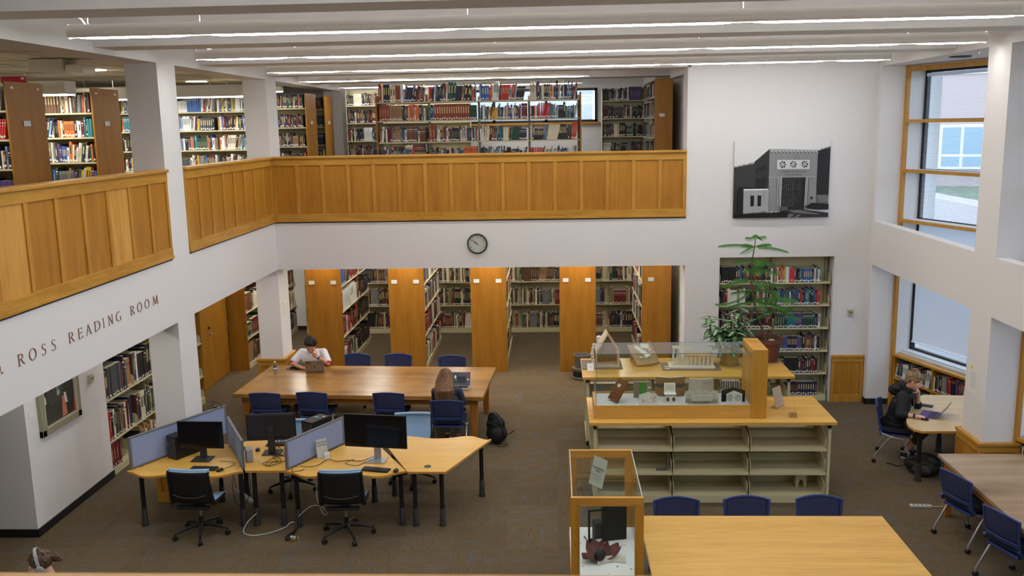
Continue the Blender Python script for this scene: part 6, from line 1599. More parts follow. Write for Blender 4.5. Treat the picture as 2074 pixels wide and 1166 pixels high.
# ================================================================== people
m_skin = mat('skin', lin(206, 150, 122), .55); m_skin2 = mat('skin_pale', lin(222, 172, 148), .55)
m_hair1 = mat('dark_brown_hair', lin(44, 32, 26), .6); m_eye = mat('eye_white', lin(176, 160, 150), .4); m_iris = mat('iris_dark', (.03, .02, .015), .3); m_lip = mat('lips', lin(170, 96, 84), .5)
def hairmat(name, a, b_, c):
    m = mat(name, b_, .5); v = coords(m, (42, 42, 2.2)); lk(m, ramp(m, noise(m, v, 1.5, 4, .65, .5), [(.3, a), (.52, b_), (.75, c)]), bsdf(m).inputs['Base Color']); return m
m_hair2 = hairmat('long_light_brown_hair', lin(84, 56, 36), lin(122, 86, 58), lin(164, 124, 88))
m_hair4 = hairmat('dark_blond_hair', lin(58, 42, 28), lin(88, 66, 44), lin(128, 100, 68))
m_hair3 = hairmat('ash_blond_hair', lin(92, 70, 48), lin(138, 112, 82), lin(186, 162, 126))
m_white = mat('white_jersey', lin(228, 226, 228), .75); m_red = mat('red_cuff', lin(190, 40, 46), .7); m_sw = mat('slate_sweater', lin(62, 66, 84), .85); m_blackj = mat('black_jacket', lin(20, 20, 23), .7)
m_jean = mat('dark_trousers', lin(40, 44, 58), .85); m_olive = mat('olive_trousers', lin(70, 66, 46), .85); m_shoe = mat('black_shoe', lin(22, 22, 24), .6); m_sole = mat('white_sole', lin(220, 220, 216), .6)
def rot3(f, upv=(0, 0, 1)):
    f = V(f).normalized(); r = f.cross(V(upv)).normalized(); u = r.cross(f); return M((r, f, u)).transposed()
def remesh(o, vox, it=4):
    r = o.modifiers.new('skin_over', 'REMESH'); r.mode = 'VOXEL'; r.voxel_size = vox; r.use_smooth_shade = True
    s = o.modifiers.new('relax', 'SMOOTH'); s.factor = .5; s.iterations = it; return o
def limb(b, pts, rs):
    for i in range(len(pts)-1): b.capsule(V(pts[i]), V(pts[i+1]), rs[i], rs[i+1], 14)
def head(b, c, Q, s=1):
    P = lambda x, y, z: V(c)+Q @ V((x*s, y*s, z*s)); E_ = lambda x, y, z, rx, ry, rz_: b.ell(P(x, y, z), (rx*s, ry*s, rz_*s), 18, rot=Q)
    E_(0, -.012, .03, .074, .092, .083); E_(0, .03, -.022, .059, .062, .082); E_(0, .058, -.088, .026, .022, .02); E_(0, .02, -.07, .05, .05, .034)
    b.capsule(P(0, .088, .012), P(0, .106, -.028), .007*s, .0125*s, 10); E_(.012, .094, -.032, .008, .01, .007); E_(-.012, .094, -.032, .008, .01, .007)
    for q in (-1, 1): E_(q*.075, -.008, -.008, .009, .019, .03); E_(q*.03, .08, .022, .022, .01, .008); E_(q*.036, .062, -.028, .022, .02, .022)
    E_(0, .088, -.055, .022, .011, .006); E_(0, .086, -.064, .02, .011, .007)
    return P
def face(par, c, Q, s=1, brow=None):
    P = lambda x, y, z: V(c)+Q @ V((x*s, y*s, z*s))
    b = B(); [b.ell(P(q*.031, .082, .003), (.0115*s, .007*s, .004*s), 12, rot=Q) for q in (-1, 1)]; b.build('eyes', m_eye, par, smooth=180)
    b = B(); [b.ell(P(q*.031, .0885, .002), (.006*s, .002*s, .0036*s), 10, rot=Q) for q in (-1, 1)]; b.build('irises', m_iris, par, smooth=180)
    b = B(); [b.tube([P(q*.018, .093, .022), P(q*.032, .093, .027), P(q*.048, .084, .022)], .0032*s, 6) for q in (-1, 1)]; b.build('eyebrows', brow or m_hair1, par)
    b = B(); b.ell(P(0, .0965, -.0555), (.02*s, .004*s, .004*s), 12, rot=Q).ell(P(0, .0955, -.063), (.018*s, .004*s, .0045*s), 12, rot=Q); b.build('mouth', m_lip, par, smooth=180)
def hand(b, w, d, n, thumb, curl=25, spread=1.0, s=1.0, tcurl=20):
    """w wrist, d pointing along the hand, n out of the palm, thumb=+1/-1 picks the thumb side"""
    w = V(w); d = V(d).normalized(); n = V(n); n = (n-d*n.dot(d)).normalized(); t = d.cross(n)*thumb
    for i, (off, L) in enumerate(((.030, .072), (.010, .080), (-.010, .075), (-.029, .060))):
        k0 = w+t*off*.5*s+d*.012*s; k1 = w+(t*off*spread+d*(.088-.004*abs(i-1)))*s
        b.capsule(k0, k1, .0135*s, .0115*s, 10)
        p = k1; a = 0; seg = (L*.45, L*.3, L*.25)
        for j in range(3):
            a += rad(curl*(.8 if j == 0 else 1)+i*2); v = d*cos(a)+n*sin(a)+t*off*.6; q = p+v.normalized()*seg[j]*s; b.capsule(p, q, (.0088-.0008*j)*s, (.0082-.0008*j)*s, 9); p = q
    b.ell(w+d*.045*s, (.034*s, .036*s, .014*s), 12, rot=M((t, d, t.cross(d))).transposed())
    p = w+(t*.024+d*.025)*s; v = (t*.8+d*.65+n*.25).normalized(); q = p+v*.038*s; b.capsule(p, q, .0125*s, .0105*s, 9)
    a = rad(tcurl); v2 = (v*cos(a)+(d*.6+n*.5).normalized()*sin(a)).normalized(); r = q+v2*.03*s; b.capsule(q, r, .0102*s, .0092*s, 9); b.capsule(r, r+(v2+d*.3+n*.2).normalized()*.022*s, .009*s, .0078*s, 9)
def hand_nails(par, w, d, n, thumb): pass
def torso(b, hip, chest, shL, shR, k=1.0, dep=.10):
    hip, chest, shL, shR = map(V, (hip, chest, shL, shR)); ax = (shR-shL).normalized(); upv = (chest-hip).normalized(); fw = upv.cross(ax).normalized(); Q = M((ax, ax.cross(upv)*-1 if False else upv.cross(ax), upv)).transposed()
    if Q.determinant() < 0: Q = M((ax, -upv.cross(ax), upv)).transposed()
    W = (shR-shL).length/2
    for u, rx, ry in ((0, .155, .115), (.2, .145, .11), (.4, .14, .105), (.6, .145, .108), (.8, .158, .112), (1.0, .162, .108)):
        b.ell(hip+(chest-hip)*u, (rx*k, ry*k, .09*k), 18, rot=Q)
    top = (shL+shR)/2
    b.ell(chest+(top-chest)*.7, (W*.92, dep*.9*k, .06*k), 18, rot=Q)
    b.capsule(top+upv*-.01, shL, .055*k, .052*k); b.capsule(top+upv*-.01, shR, .055*k, .052*k)
def shoe(par, heel, toe, m=m_shoe):
    heel, toe = V(heel), V(toe); d = (toe-heel).normalized()
    b = B(); limb(b, [heel+V((0, 0, .045)), heel*.5+toe*.5+V((0, 0, .04)), toe-d*.03+V((0, 0, .03))], [.037, .036, .03]); o = b.build('shoe', m, par); remesh(o, .008, 3)
    s_ = d.cross(V((0, 0, 1))); n = 20; pl = []
    mid = (heel+toe)/2; L = (toe-heel).length/2+.025
    vs = [mid+d*cos(2*pi*i/n)*L+s_*sin(2*pi*i/n)*.043 for i in range(n)]
    vs = [V((v.x, v.y, max(heel.z, 0)+.001)) for v in vs]+[V((v.x, v.y, max(heel.z, 0)+.022)) for v in vs]
    B().add(vs, [tuple(range(n-1, -1, -1)), tuple(range(n, 2*n))]+[(i, (i+1) % n, n+(i+1) % n, n+i) for i in range(n)]).build('sole', m_sole, o)
def person(label, base):
    return thing('person', label, 'person', base)
def place(o, base):
    """shift world-built meshes under their root"""
    for ch in o.children_recursive:
        if ch.type == 'MESH' and ch.parent == o and not ch.get('_moved'):
            ch.data.transform(T(-base[0], -base[1], -base[2]))
        elif ch.type == 'MESH' and ch.parent != o:
            ch.data.transform(T(-base[0], -base[1], -base[2]))
# ------------------------------------------------------------------ man in the white jersey
base = (-4.28, 15.35, 0); t = person('person in a white jersey with red cuffs, chin on hand behind an open laptop', base)
hc = V((-4.215, 15.07, 1.13)); Q = rot3((.06, -.86, -.46)); HS = 1.12
shL, shR = V((-4.44, 15.29, .955)), V((-4.05, 15.25, .965)); elL, elR = V((-4.56, 15.06, .812)), V((-3.925, 15.05, .808)); wrL, wrR = V((-4.35, 14.86, .788)), V((-4.085, 14.965, .945))
hip, chest = V((-4.28, 15.50, .54)), V((-4.25, 15.25, .84))
kn = [V((-4.42, 15.08, .54)), V((-4.14, 15.08, .54))]; an = [V((-4.43, 15.14, .10)), V((-4.13, 15.14, .10))]
b = B(); head(b, hc, Q, HS); limb(b, [hc+Q @ V((0, -.03, -.06)), (shL+shR)/2+V((0, 0, .02))], [.052, .056])
limb(b, [shL, elL, wrL], [.047, .039, .026]); limb(b, [shR, elR, wrR], [.047, .039, .026])
hand(b, wrL, (.9, -.25, .0), (0, 0, -1), 1, 14, s=1.0); hand(b, wrR, hc+Q @ V((.0, .09, -.075))-wrR-V((.03, 0, 0)), (-.2, .9, .2), -1, 34)
torso(b, hip, chest, shL, shR, .93)
for k_, a_ in zip(kn, an): limb(b, [hip+V(((k_.x-hip.x)*.55, 0, 0)), k_, a_], [.08, .055, .04])
remesh(b.build('body', m_skin, t), .0055, 3)
face(t, hc, Q, HS)
b = B(); torso(b, hip, chest, shL, shR, 1.22); b.ell(chest+V((0, -.02, .03)), (.215, .12, .15), 20); limb(b, [shL, shL.lerp(elL, .78)], [.07, .072]); limb(b, [shR, shR.lerp(elR, .78)], [.07, .072]); o = b.build('jersey', m_white, t); remesh(o, .008, 5)
for s0, e0 in ((shL, elL), (shR, elR)):
    d = (e0-s0).normalized(); p = s0.lerp(e0, .78)+d*.05; b = B(); b.cyl(p, p+d*.022, .062, .060, 20); b.build('red_cuff', m_red, o, smooth=40)
b = B(); c_ = (shL+shR)/2
B().ob(T(-4.275, 15.13, .872) @ RX(rad(20)), .04, .004, .008).build('chest_mark', mat('navy_mark', lin(30, 34, 70), .6), o)
B().ob(T(shL.x-.045, shL.y-.12, .915) @ RZ(rad(-45)), .05, .01, .03).build('sleeve_patch', m_ink, o)
b = B(); [limb(b, [hip+V(((k_.x-hip.x)*.55, 0, 0)), k_, a_+V((0, 0, .02))], [.095, .07, .058]) for k_, a_ in zip(kn, an)]; b.ell(hip, (.17, .13, .11), 18); remesh(b.build('trousers', m_jean, t), .009, 4)
for a_ in an: shoe(t, a_+V((0, .04, -.10)), a_+V((0, -.15, -.10)))
def hair_cap(c, Q, m, par, s=1, n=170, seed=1, rr=(.014, .024), zmin=-.01, fringe=True, nm='hair', it=1, nape=False):
    r = random.Random(seed); b = B(); P = lambda x, y, z: V(c)+Q @ V((x*s, y*s, z*s))
    b.ell(P(0, -.018, .036), (.079*s, .094*s, .088*s), 18, rot=Q)
    if nape: b.ell(P(0, -.062, -.02), (.058*s, .045*s, .07*s), 14, rot=Q)
    for i in range(n):
        z = r.uniform(-.6, 1); a = r.uniform(0, 2*pi); q = sqrt(1-z*z); x, y = q*cos(a), q*sin(a)
        if y > .35 and z < (.52 if not fringe else .40): continue
        if z < -.35 and y > -.2: continue
        b.ell(P(x*.078, -.016+y*.095, .036+z*.088), r.uniform(*rr)*s, 8)
    o = b.build(nm, m, par); remesh(o, .006, it); return o
hair_cap(hc, Q, m_hair1, t, 1.18, 260, 3)
b = B(); d = (wrR-elR).normalized(); p = wrR-d*.02; b.cyl(p-d*.012, p+d*.012, .031, .031, 20); w_ = b.build('watch', m_blkp, t, smooth=40); B().ell(p+V((0, -.03, .0)), (.02, .008, .02), 14).build('watch_face', mat('blue_dial', lin(60, 90, 150), .2), w_)
b = B(); [b.ell(hc+Q @ V((q*.092, .0, -.012)), (.008, .008, .012), 8) for q in (-1, 1)]; b.build('earbud', m_wh, t)
place(t, base)
# ------------------------------------------------------------------ woman with long hair, back to the viewer
base = (-1.6, 13.1, 0); t = person('person with long light brown hair in a slate sweater, seen from behind', base)
hc = V((-1.655, 13.16, 1.10)); Q = rot3((.12, .95, -.30))
shL, shR = V((-1.82, 13.08, .895)), V((-1.46, 13.08, .905)); elL, elR = V((-1.85, 13.25, .70)), V((-1.40, 13.20, .68)); wrL, wrR = V((-1.72, 13.50, .79)), V((-1.52, 13.50, .79))
hip, chest = V((-1.61, 13.05, .545)), V((-1.64, 13.05, .80)); kn = [V((-1.72, 13.50, .55)), V((-1.50, 13.50, .55))]; an = [V((-1.70, 13.48, .11)), V((-1.53, 13.42, .11))]
b = B(); head(b, hc, Q, .96); limb(b, [hc+Q @ V((0, -.03, -.06)), (shL+shR)/2+V((0, 0, .02))], [.046, .05]); limb(b, [shL, elL, wrL], [.04, .033, .024]); limb(b, [shR, elR, wrR], [.04, .033, .024])
hand(b, wrL, (.3, .9, 0), (0, 0, -1), 1, 22, s=.92); hand(b, wrR, (-.1, .95, 0), (0, 0, -1), -1, 22, s=.92); torso(b, hip, chest, shL, shR, .86)
for k_, a_ in zip(kn, an): limb(b, [hip+V(((k_.x-hip.x)*.55, 0, 0)), k_, a_], [.075, .05, .036])
remesh(b.build('body', m_skin2, t), .006, 3); face(t, hc, Q, .96, m_hair2)
b = B(); torso(b, hip, chest, shL, shR, .97); limb(b, [shL, elL, wrL], [.056, .046, .034]); limb(b, [shR, elR, wrR], [.056, .046, .034]); remesh(b.build('sweater', m_sw, t), .008, 4)
b = B(); [limb(b, [hip+V(((k_.x-hip.x)*.55, 0, 0)), k_, a_+V((0, 0, .04))], [.088, .062, .05]) for k_, a_ in zip(kn, an)]; b.ell(hip, (.165, .125, .1), 18); remesh(b.build('trousers', mat('grey_trousers', lin(92, 96, 100), .85), t), .009, 4)
for a_ in an: shoe(t, a_+V((0, -.04, -.11)), a_+V((0, .14, -.11)))
b = B(); P = lambda x, y, z: hc+Q @ V((x, y, z)); rr = random.Random(6)
b.ell(P(0, -.02, .035), (.092, .106, .096), 20, rot=Q)
for i in range(46):                     # locks falling over the back
    u = i/45; x0 = -.105+.21*u; a = (u-.5)*2
    p0 = P(x0*.7, -.05-.04*(1-a*a), .06+.04*(1-a*a)); p1 = P(x0*1.05, -.075-.03*(1-a*a), -.06)
    zt = .755+.03*abs(a)+rr.uniform(0, .035); q = V((hc.x+x0*1.25-.012, 12.965-.03*(1-a*a)+.03*abs(a)+rr.uniform(-.008, .008), .93)); e_ = V((hc.x+x0*1.15-.02+rr.uniform(-.008, .008), 12.965+rr.uniform(-.012, .01), zt))
    limb(b, [p0, p1, q, e_], [.022, .024, .022, .010])
o = b.build('hair', m_hair2, t); remesh(o, .006, 2)
place(t, base)
# ------------------------------------------------------------------ student in the black jacket
base = (4.88, 12.6, 0); t = person('person in a black hooded jacket leaning on one hand at the D-ended table', base)
hc = V((4.955, 12.42, 1.215)); Q = rot3((.84, -.40, -.42)); HS = 1.07
shN, shF = V((4.80, 12.38, 1.0)), V((4.96, 12.70, 1.0)); elN, elF = V((4.735, 12.27, .775)), V((5.11, 12.64, .79)); wrN, wrF = V((4.90, 12.17, .785)), V((5.035, 12.46, 1.045))
hip, chest = V((4.80, 12.66, .54)), V((4.86, 12.58, .84)); kn = [V((5.14, 12.34, .54)), V((5.26, 12.56, .54))]; an = [V((4.99, 12.62, .13)), V((5.08, 12.86, .12))]
b = B(); head(b, hc, Q, HS); limb(b, [hc+Q @ V((0, -.035, -.06)), (shN+shF)/2+V((.02, -.03, .04))], [.05, .056]); limb(b, [shN, elN, wrN], [.04, .035, .024]); limb(b, [shF, elF, wrF], [.04, .035, .024])
hand(b, wrN, (.9, -.3, -.02), (0, 0, -1), 1, 16, s=.95); hand(b, wrF, hc+Q @ V((0, .05, -.07))-wrF, (-.85, .35, .2), 1, 40, s=.92); torso(b, hip, chest, shN, shF, .88)
for k_, a_ in zip(kn, an): limb(b, [hip+(k_-hip)*.15, k_, a_], [.078, .052, .036])
remesh(b.build('body', m_skin2, t), .0055, 3); face(t, hc, Q, HS, m_hair3)
b = B(); torso(b, hip, chest, shN, shF, 1.3); b.ell(hip+V((.02, 0, -.01)), (.2, .21, .11), 18); limb(b, [shN, elN, elN.lerp(wrN, .35)], [.078, .07, .05]); limb(b, [shF, elF, elF.lerp(wrF, .1)], [.076, .064, .054])
c_ = (shN+shF)/2; b.ell(c_+V((-.07, .03, .07)), (.11, .11, .06), 16).ell(c_+V((-.12, .06, .03)), (.08, .10, .08), 16); limb(b, [c_+V((.03, -.10, .06)), c_+V((-.04, -.04, .12)), c_+V((-.0, .10, .11))], [.045, .06, .055]); o = b.build('jacket', m_blackj, t); remesh(o, .008, 4)
B().tube([c_+V((.08, -.05, .03)), c_+V((.12, -.05, -.1)), c_+V((.125, -.045, -.2))], .004, 6).build('drawstring', mat('soft_ink'), o)
b = B(); [limb(b, [hip+(k_-hip)*.15, k_, k_.lerp(a_, .55)], [.095, .068, .06]) for k_, a_ in zip(kn, an)]; b.ell(hip, (.16, .16, .1), 18); remesh(b.build('trousers', m_olive, t), .009, 4)
for a_ in an: shoe(t, a_+V((-.04, .03, -a_.z+.005)), a_+V((.12, -.08, -a_.z+.005)))
hair_cap(hc, Q, m_hair3, t, 1.14, 160, 9, (.008, .013), it=3, nape=True)
b = B(); P = lambda x, y, z: hc+Q @ V((x, y, z)); rr = random.Random(2); b.ell(P(0, -.07, .125), (.035, .035, .03), 12)
for i in range(26): a = rr.uniform(0, 2*pi); b.ell(P(.028*cos(a), -.07+.028*sin(a), .125+rr.uniform(-.015, .025)), rr.uniform(.008, .014), 8)
remesh(b.build('hair_bun', m_hair3, t), .006, 1)
B().ell(P(0, -.058, .104), (.034, .034, .01), 16, rot=Q).build('hair_tie', m_iris, t, smooth=180)
d = (wrN-elN).normalized(); p = wrN-d*.015; b = B(); b.cyl(p-d*.013, p+d*.013, .029, .029, 18); w_ = b.build('watch', m_blkp, t, smooth=40); B().ell(p+V((0, -.015, .024)), (.017, .017, .006), 12).build('watch_face', m_dark, w_)
place(t, base)
# ------------------------------------------------------------------ headphone wearer at the lower left corner
base = (-4.3, 7.25, 0); t = person('person wearing grey over-ear headphones, only the head showing above the near rail', base)
hc = V((-4.50, 7.17, 1.11)); Q = rot3((-.88, -.35, -.25))
shN, shF = V((-4.38, 7.0, .88)), V((-4.40, 7.36, .88)); elN, elF = V((-4.45, 6.93, .66)), V((-4.48, 7.45, .66)); wrN, wrF = V((-4.68, 7.02, .62)), V((-4.68, 7.36, .62)); hip, chest = V((-4.26, 7.2, .54)), V((-4.36, 7.18, .8)); kn = [V((-4.70, 7.10, .53)), V((-4.70, 7.32, .53))]; an = [V((-4.70, 7.10, .11)), V((-4.70, 7.32, .11))]
b = B(); head(b, hc, Q, .96); limb(b, [hc+Q @ V((0, -.03, -.06)), (shN+shF)/2+V((0, 0, .02))], [.046, .052]); limb(b, [shN, elN, wrN], [.04, .034, .024]); limb(b, [shF, elF, wrF], [.04, .034, .024]); hand(b, wrN, (-1, .1, -.1), (0, 0, -1), -1, 20); hand(b, wrF, (-1, -.1, -.1), (0, 0, -1), 1, 20); torso(b, hip, chest, shN, shF, .88)
for k_, a_ in zip(kn, an): limb(b, [hip+(k_-hip)*.15, k_, a_], [.078, .052, .036])
remesh(b.build('body', m_skin2, t), .007, 3); face(t, hc, Q, .96, m_hair2)
b = B(); torso(b, hip, chest, shN, shF, 1.0); limb(b, [shN, elN, wrN], [.058, .048, .036]); limb(b, [shF, elF, wrF], [.058, .048, .036]); remesh(b.build('sweater', m_sw, t), .009, 4)
b = B(); [limb(b, [hip+(k_-hip)*.15, k_, a_+V((0, 0, .03))], [.09, .064, .05]) for k_, a_ in zip(kn, an)]; b.ell(hip, (.14, .165, .1), 18); remesh(b.build('trousers', m_jean, t), .009, 4)
for a_ in an: shoe(t, a_+V((.04, 0, -.11)), a_+V((-.15, 0, -.11)))
hair_cap(hc, Q, m_hair4, t, 1.02, 170, 5, (.010, .016), it=2)
b = B(); P = lambda x, y, z: hc+Q @ V((x, y, z)); rr = random.Random(12)
for i in range(30): a = rr.uniform(0, 2*pi); b.ell(P(.03*cos(a), -.145+.035*sin(a), .01+rr.uniform(-.03, .035)), rr.uniform(.012, .02), 8)
remesh(b.build('hair_knot', m_hair4, t), .007, 1)
place(t, base)
t = thing('headphones', 'silver grey over-ear headphones worn at the lower left corner', 'headphones', hc)
b = B(); n = 14
pts = [Q @ V((.112*cos(pi*i/n), -.012, -.01+.168*sin(pi*i/n))) for i in range(n+1)]
for i in range(n):
    a, c = pts[i], pts[i+1]; d = (c-a).normalized(); f_ = Q @ V((0, 1, 0)); u_ = f_.cross(d); mt_ = M(((d.x, f_.x, u_.x, (a.x+c.x)/2), (d.y, f_.y, u_.y, (a.y+c.y)/2), (d.z, f_.z, u_.z, (a.z+c.z)/2), (0, 0, 0, 1))); b.ob(mt_, (c-a).length*1.08, .026, .007)
b.build('headband', mat('headphone_silver', lin(196, 196, 204), .3, .4), t, bevel=.002)
for s_ in (-1, 1): B().ell(Q @ V((s_*.112, -.008, -.012)), (.022, .04, .046), 16, rot=Q).build('ear_cup', mat('headphone_grey', lin(150, 146, 150), .4), t, smooth=180)
dup(CH, (-4.26, 7.2, 0), rad(90), 'blue chair under the headphone wearer, hidden by the near rail')
# ================================================================== laptops and small things
m_alu = mat('laptop_alu', lin(176, 172, 166), .35, .4); m_key = mat('laptop_keys', lin(26, 26, 28), .6)
def laptop(label, loc, rz, w_=.31, d_=.215, ang=108, m=None, mk=None, screen='dark'):
    """local: hinge along x at y=0, keyboard towards -y, lid rises at y=0 and leans to +y"""
    m = m or m_alu; t = thing('laptop', label, 'laptop', loc, rz)
    B().box(-w_/2, w_/2, -d_, 0, .001, .013).build('base', m, t, bevel=.003)
    k = B()
    for i in range(5):
        for j in range(13): k.box(-w_*.42+j*w_*.065, -w_*.42+j*w_*.065+w_*.055, -.035-i*.019, -.02-i*.019, .013, .0145)
    k.build('keys', mk or m_key, t); B().box(-w_*.17, w_*.17, -d_+.01, -d_*.62, .013, .0136).build('trackpad', m, t)
    X = T(0, 0, .012) @ RX(-rad(ang-90))
    lid = B().ob(X @ T(0, .003, d_/2), w_, .006, d_).build('lid', m, t, bevel=.003)
    B().ob(X @ T(0, -.0008, d_/2), w_*.96, .001, d_*.92).build('screen', m_scr, lid)
    return t, X, lid, w_, d_
m_ui = [mat('ui_%d' % i, c, .4, emit=c, es=.3) for i, c in enumerate((lin(40, 42, 48), lin(70, 74, 84), lin(150, 40, 50), lin(60, 110, 70), lin(200, 200, 200), lin(50, 60, 130)))]
t, X, lid, w_, d_ = laptop('open laptop with stickers on its lid, in front of the man in white', (-4.055, 14.66, .757), rad(180+9), .31, .215, 104, mat('laptop_tan_alu', lin(150, 132, 112), .4, .3))
# outside of the lid faces the viewer: local +y side of the lid
Y0 = .0064
def on_lid(bx, nm, m): return bx.build(nm, m, lid)
on_lid(B().ob(X @ T(.105, Y0, d_*.82), .07, .001, .045), 'green_sticker', mat('green_sticker', lin(40, 74, 40), .5))
on_lid(B().ob(X @ T(.105, Y0+.0006, d_*.80), .05, .001, .012), 'gold_bar', mat('gold_bar', lin(150, 140, 50), .5))
k = B(); 
for x, z in ((-.06, .86), (-.075, .76), (-.06, .72), (-.115, .86), (-.11, .78), (-.125, .72)): k.ob(X @ T(x, Y0, d_*z) @ RY(rad(30*x*100)), .018, .001, .01)
on_lid(k, 'black_sticker', m_ink)
k = B()
for i in range(12): k.ob(X @ T(-.143+i*.026, Y0, d_*.055), .014, .001, .014)
on_lid(k, 'hinge_marks', mat('dark_marks', lin(70, 54, 60), .6))
# bitten-fruit emblem
pts = []
for i in range(28):
    a = 2*pi*i/28; r = .0135*(1+.10*cos(2*a)*-.4); x, z = r*cos(a), r*.98*sin(a)-.002
    if abs(a-pi/2) < .5: z -= .003*(1-abs(a-pi/2)/.5)
    if abs(a-1.5*pi) < .4: z += .002*(1-abs(a-1.5*pi)/.4)
    dx, dz = x+.0155, z-.001; q = sqrt(dx*dx+dz*dz)
    if q < .0075: x, z = -.0155+dx/q*.0075, .001+dz/q*.0075
    pts.append((x, z))
vs = [X @ V((x, Y0+.0002, d_*.5+z)) for x, z in pts]; c_ = X @ V((.003, Y0+.0002, d_*.5)); n = len(vs)
em = B().add(vs+[c_], [(i, (i+1) % n, n) for i in range(n)]); em.add([X @ V((x, Y0+.0002, d_*.5+z)) for x, z in ((0, .0125), (.001, .017), (.006, .020), (.005, .015))], [(0, 1, 2, 3)]); on_lid(em, 'fruit_emblem', m_ink)
t, X, lid, w_, d_ = laptop('open silver laptop with a dark editing screen before the long-haired woman', (-1.51, 13.80, .757), rad(-3), .31, .22, 112)
def ui(bx, i): return bx.build('screen_content', m_ui[i], lid)
yy = -.0018
ui(B().ob(X @ T(0, yy, d_*.5), w_*.94, .0006, d_*.88), 1); ui(B().ob(X @ T(.02, yy-.0006, d_*.42), .12, .0006, .11), 0); ui(B().ob(X @ T(-.075, yy-.0006, d_*.52), .07, .0006, .13), 0)
ui(B().ob(X @ T(-.085, yy-.0012, d_*.62), .03, .0006, .05), 4); ui(B().ob(X @ T(-.075, yy-.0012, d_*.38), .04, .0006, .03), 3); ui(B().ob(X @ T(.115, yy-.0006, d_*.75), .03, .0006, .05), 2); ui(B().ob(X @ T(.137, yy-.0006, d_*.75), .012, .0006, .05), 5); ui(B().ob(X @ T(.115, yy-.0006, d_*.45), .03, .0006, .02), 4)
m_pur = mat('purple_laptop', lin(84, 52, 116), .4, .2)
DT = .742
t, X, lid, w_, d_ = laptop('open purple laptop on the D-ended table before the student', (5.25, 12.28, DT+.001), rad(-122), .33, .22, 128, m_pur, mat('laptop_keys_blue', lin(50, 48, 70), .6))
mouse('black mouse under the student\'s hand on the D-ended table', (5.01, 12.12, DT), rad(-110))
t = thing('phone_case', 'dark blue phone wallet on the D-ended table behind the laptop', 'phone', (5.27, 12.74, DT), rad(-35)); B().box(-.09, .09, -.045, .045, .0005, .02).build('case', mat('navy_case', lin(40, 52, 80), .5), t, bevel=.006); B().box(-.07, .07, -.035, .035, .02, .022).build('flap', m_dark, t)
t = thing('tablet', 'black tablet lying beside the laptop under the man\'s forearm', 'tablet', (-4.47, 14.93, .757), rad(-18)); B().box(-.13, .13, -.09, .07, 0, .008).build('body', m_dark, t, bevel=.003); B().box(-.12, .12, -.08, .06, .008, .0085).build('screen', m_scr, t)
# water bottle
m_pet = bpy.data.materials.new('clear_bottle_plastic'); m_pet.use_nodes = True; m_pet.node_tree.nodes.remove(m_pet.node_tree.nodes['Principled BSDF']); thin_glass(m_pet, (.80, .84, .88), 1, 1.6); MATS['clear_bottle_plastic'] = m_pet
t = thing('water_bottle', 'clear plastic water bottle with a blue label on the left of the long table', 'bottle', (-4.70, 14.56, .757))
B().lathe([(.001, .002), (.028, .001), (.033, .01), (.031, .03), (.033, .05), (.031, .07), (.033, .09), (.033, .15), (.028, .175), (.014, .195), (.013, .21)], n=24, cap=False).build('shell', m_pet, t, smooth=60)
B().lathe([(.0335, .085), (.034, .09), (.034, .135), (.0335, .14)], n=24, cap=False).build('label', mat('blue_label', lin(70, 110, 180), .5), t); B().lathe([(.0345, .10), (.0345, .12)], n=24, cap=False).build('white_band', m_wh, t)
B().lathe([(.001, .225), (.015, .225), (.015, .207), (.014, .205)], n=20).build('cap', m_wh, t)
# D-ended table
P_ = [(4.80, 11.66), (4.72, 11.74), (4.70, 11.88), (4.74, 12.06), (4.82, 12.26), (4.95, 12.52), (5.10, 12.78), (5.24, 13.02), (5.36, 13.22), (5.46, 13.30), (5.60, 13.28), (6.22, 13.10), (6.30, 12.5), (6.10, 11.9), (5.85, 11.66)]
cx, cy = 5.3, 12.3; t = thing('desk', 'D-ended maple table by the window where the student in black sits', 'desk', (cx, cy, 0))
P_ = [(x, y) for x, y in P_ if True]
P_ = [(4.80, 11.66), (4.72, 11.74), (4.70, 11.88), (4.74, 12.06), (4.82, 12.26), (4.95, 12.52), (5.10, 12.78), (5.24, 13.02), (5.36, 13.22), (5.46, 13.30), (5.60, 13.28), (6.27, 13.22), (6.62, 12.20), (6.62, 11.66)]
m_mel2 = wood('grey_maple_laminate', lin(196, 166, 116), lin(206, 178, 130), lin(214, 188, 142), 'x', .5, .3, fine=.3, blot=.2)
B().prism([(x-cx, y-cy) for x, y in P_], .712, .742, 0, None, 1).build('desk_top', [m_mel2, m_mely], t)
for x, y in ((4.83, 11.80), (5.02, 12.42) if False else (5.55, 12.9), (6.3, 11.85)):
    lg = B().cyl((x-cx, y-cy, .2), (x-cx, y-cy, .712), .03, .03, 16).build('leg', m_blkp, t, smooth=40); B().lathe([(.05, 0), (.05, .012), (.042, .03), (.037, .24), (.03, .245)], (x-cx, y-cy, 0), 16).build('leg_sleeve', m_dark, lg, smooth=40)
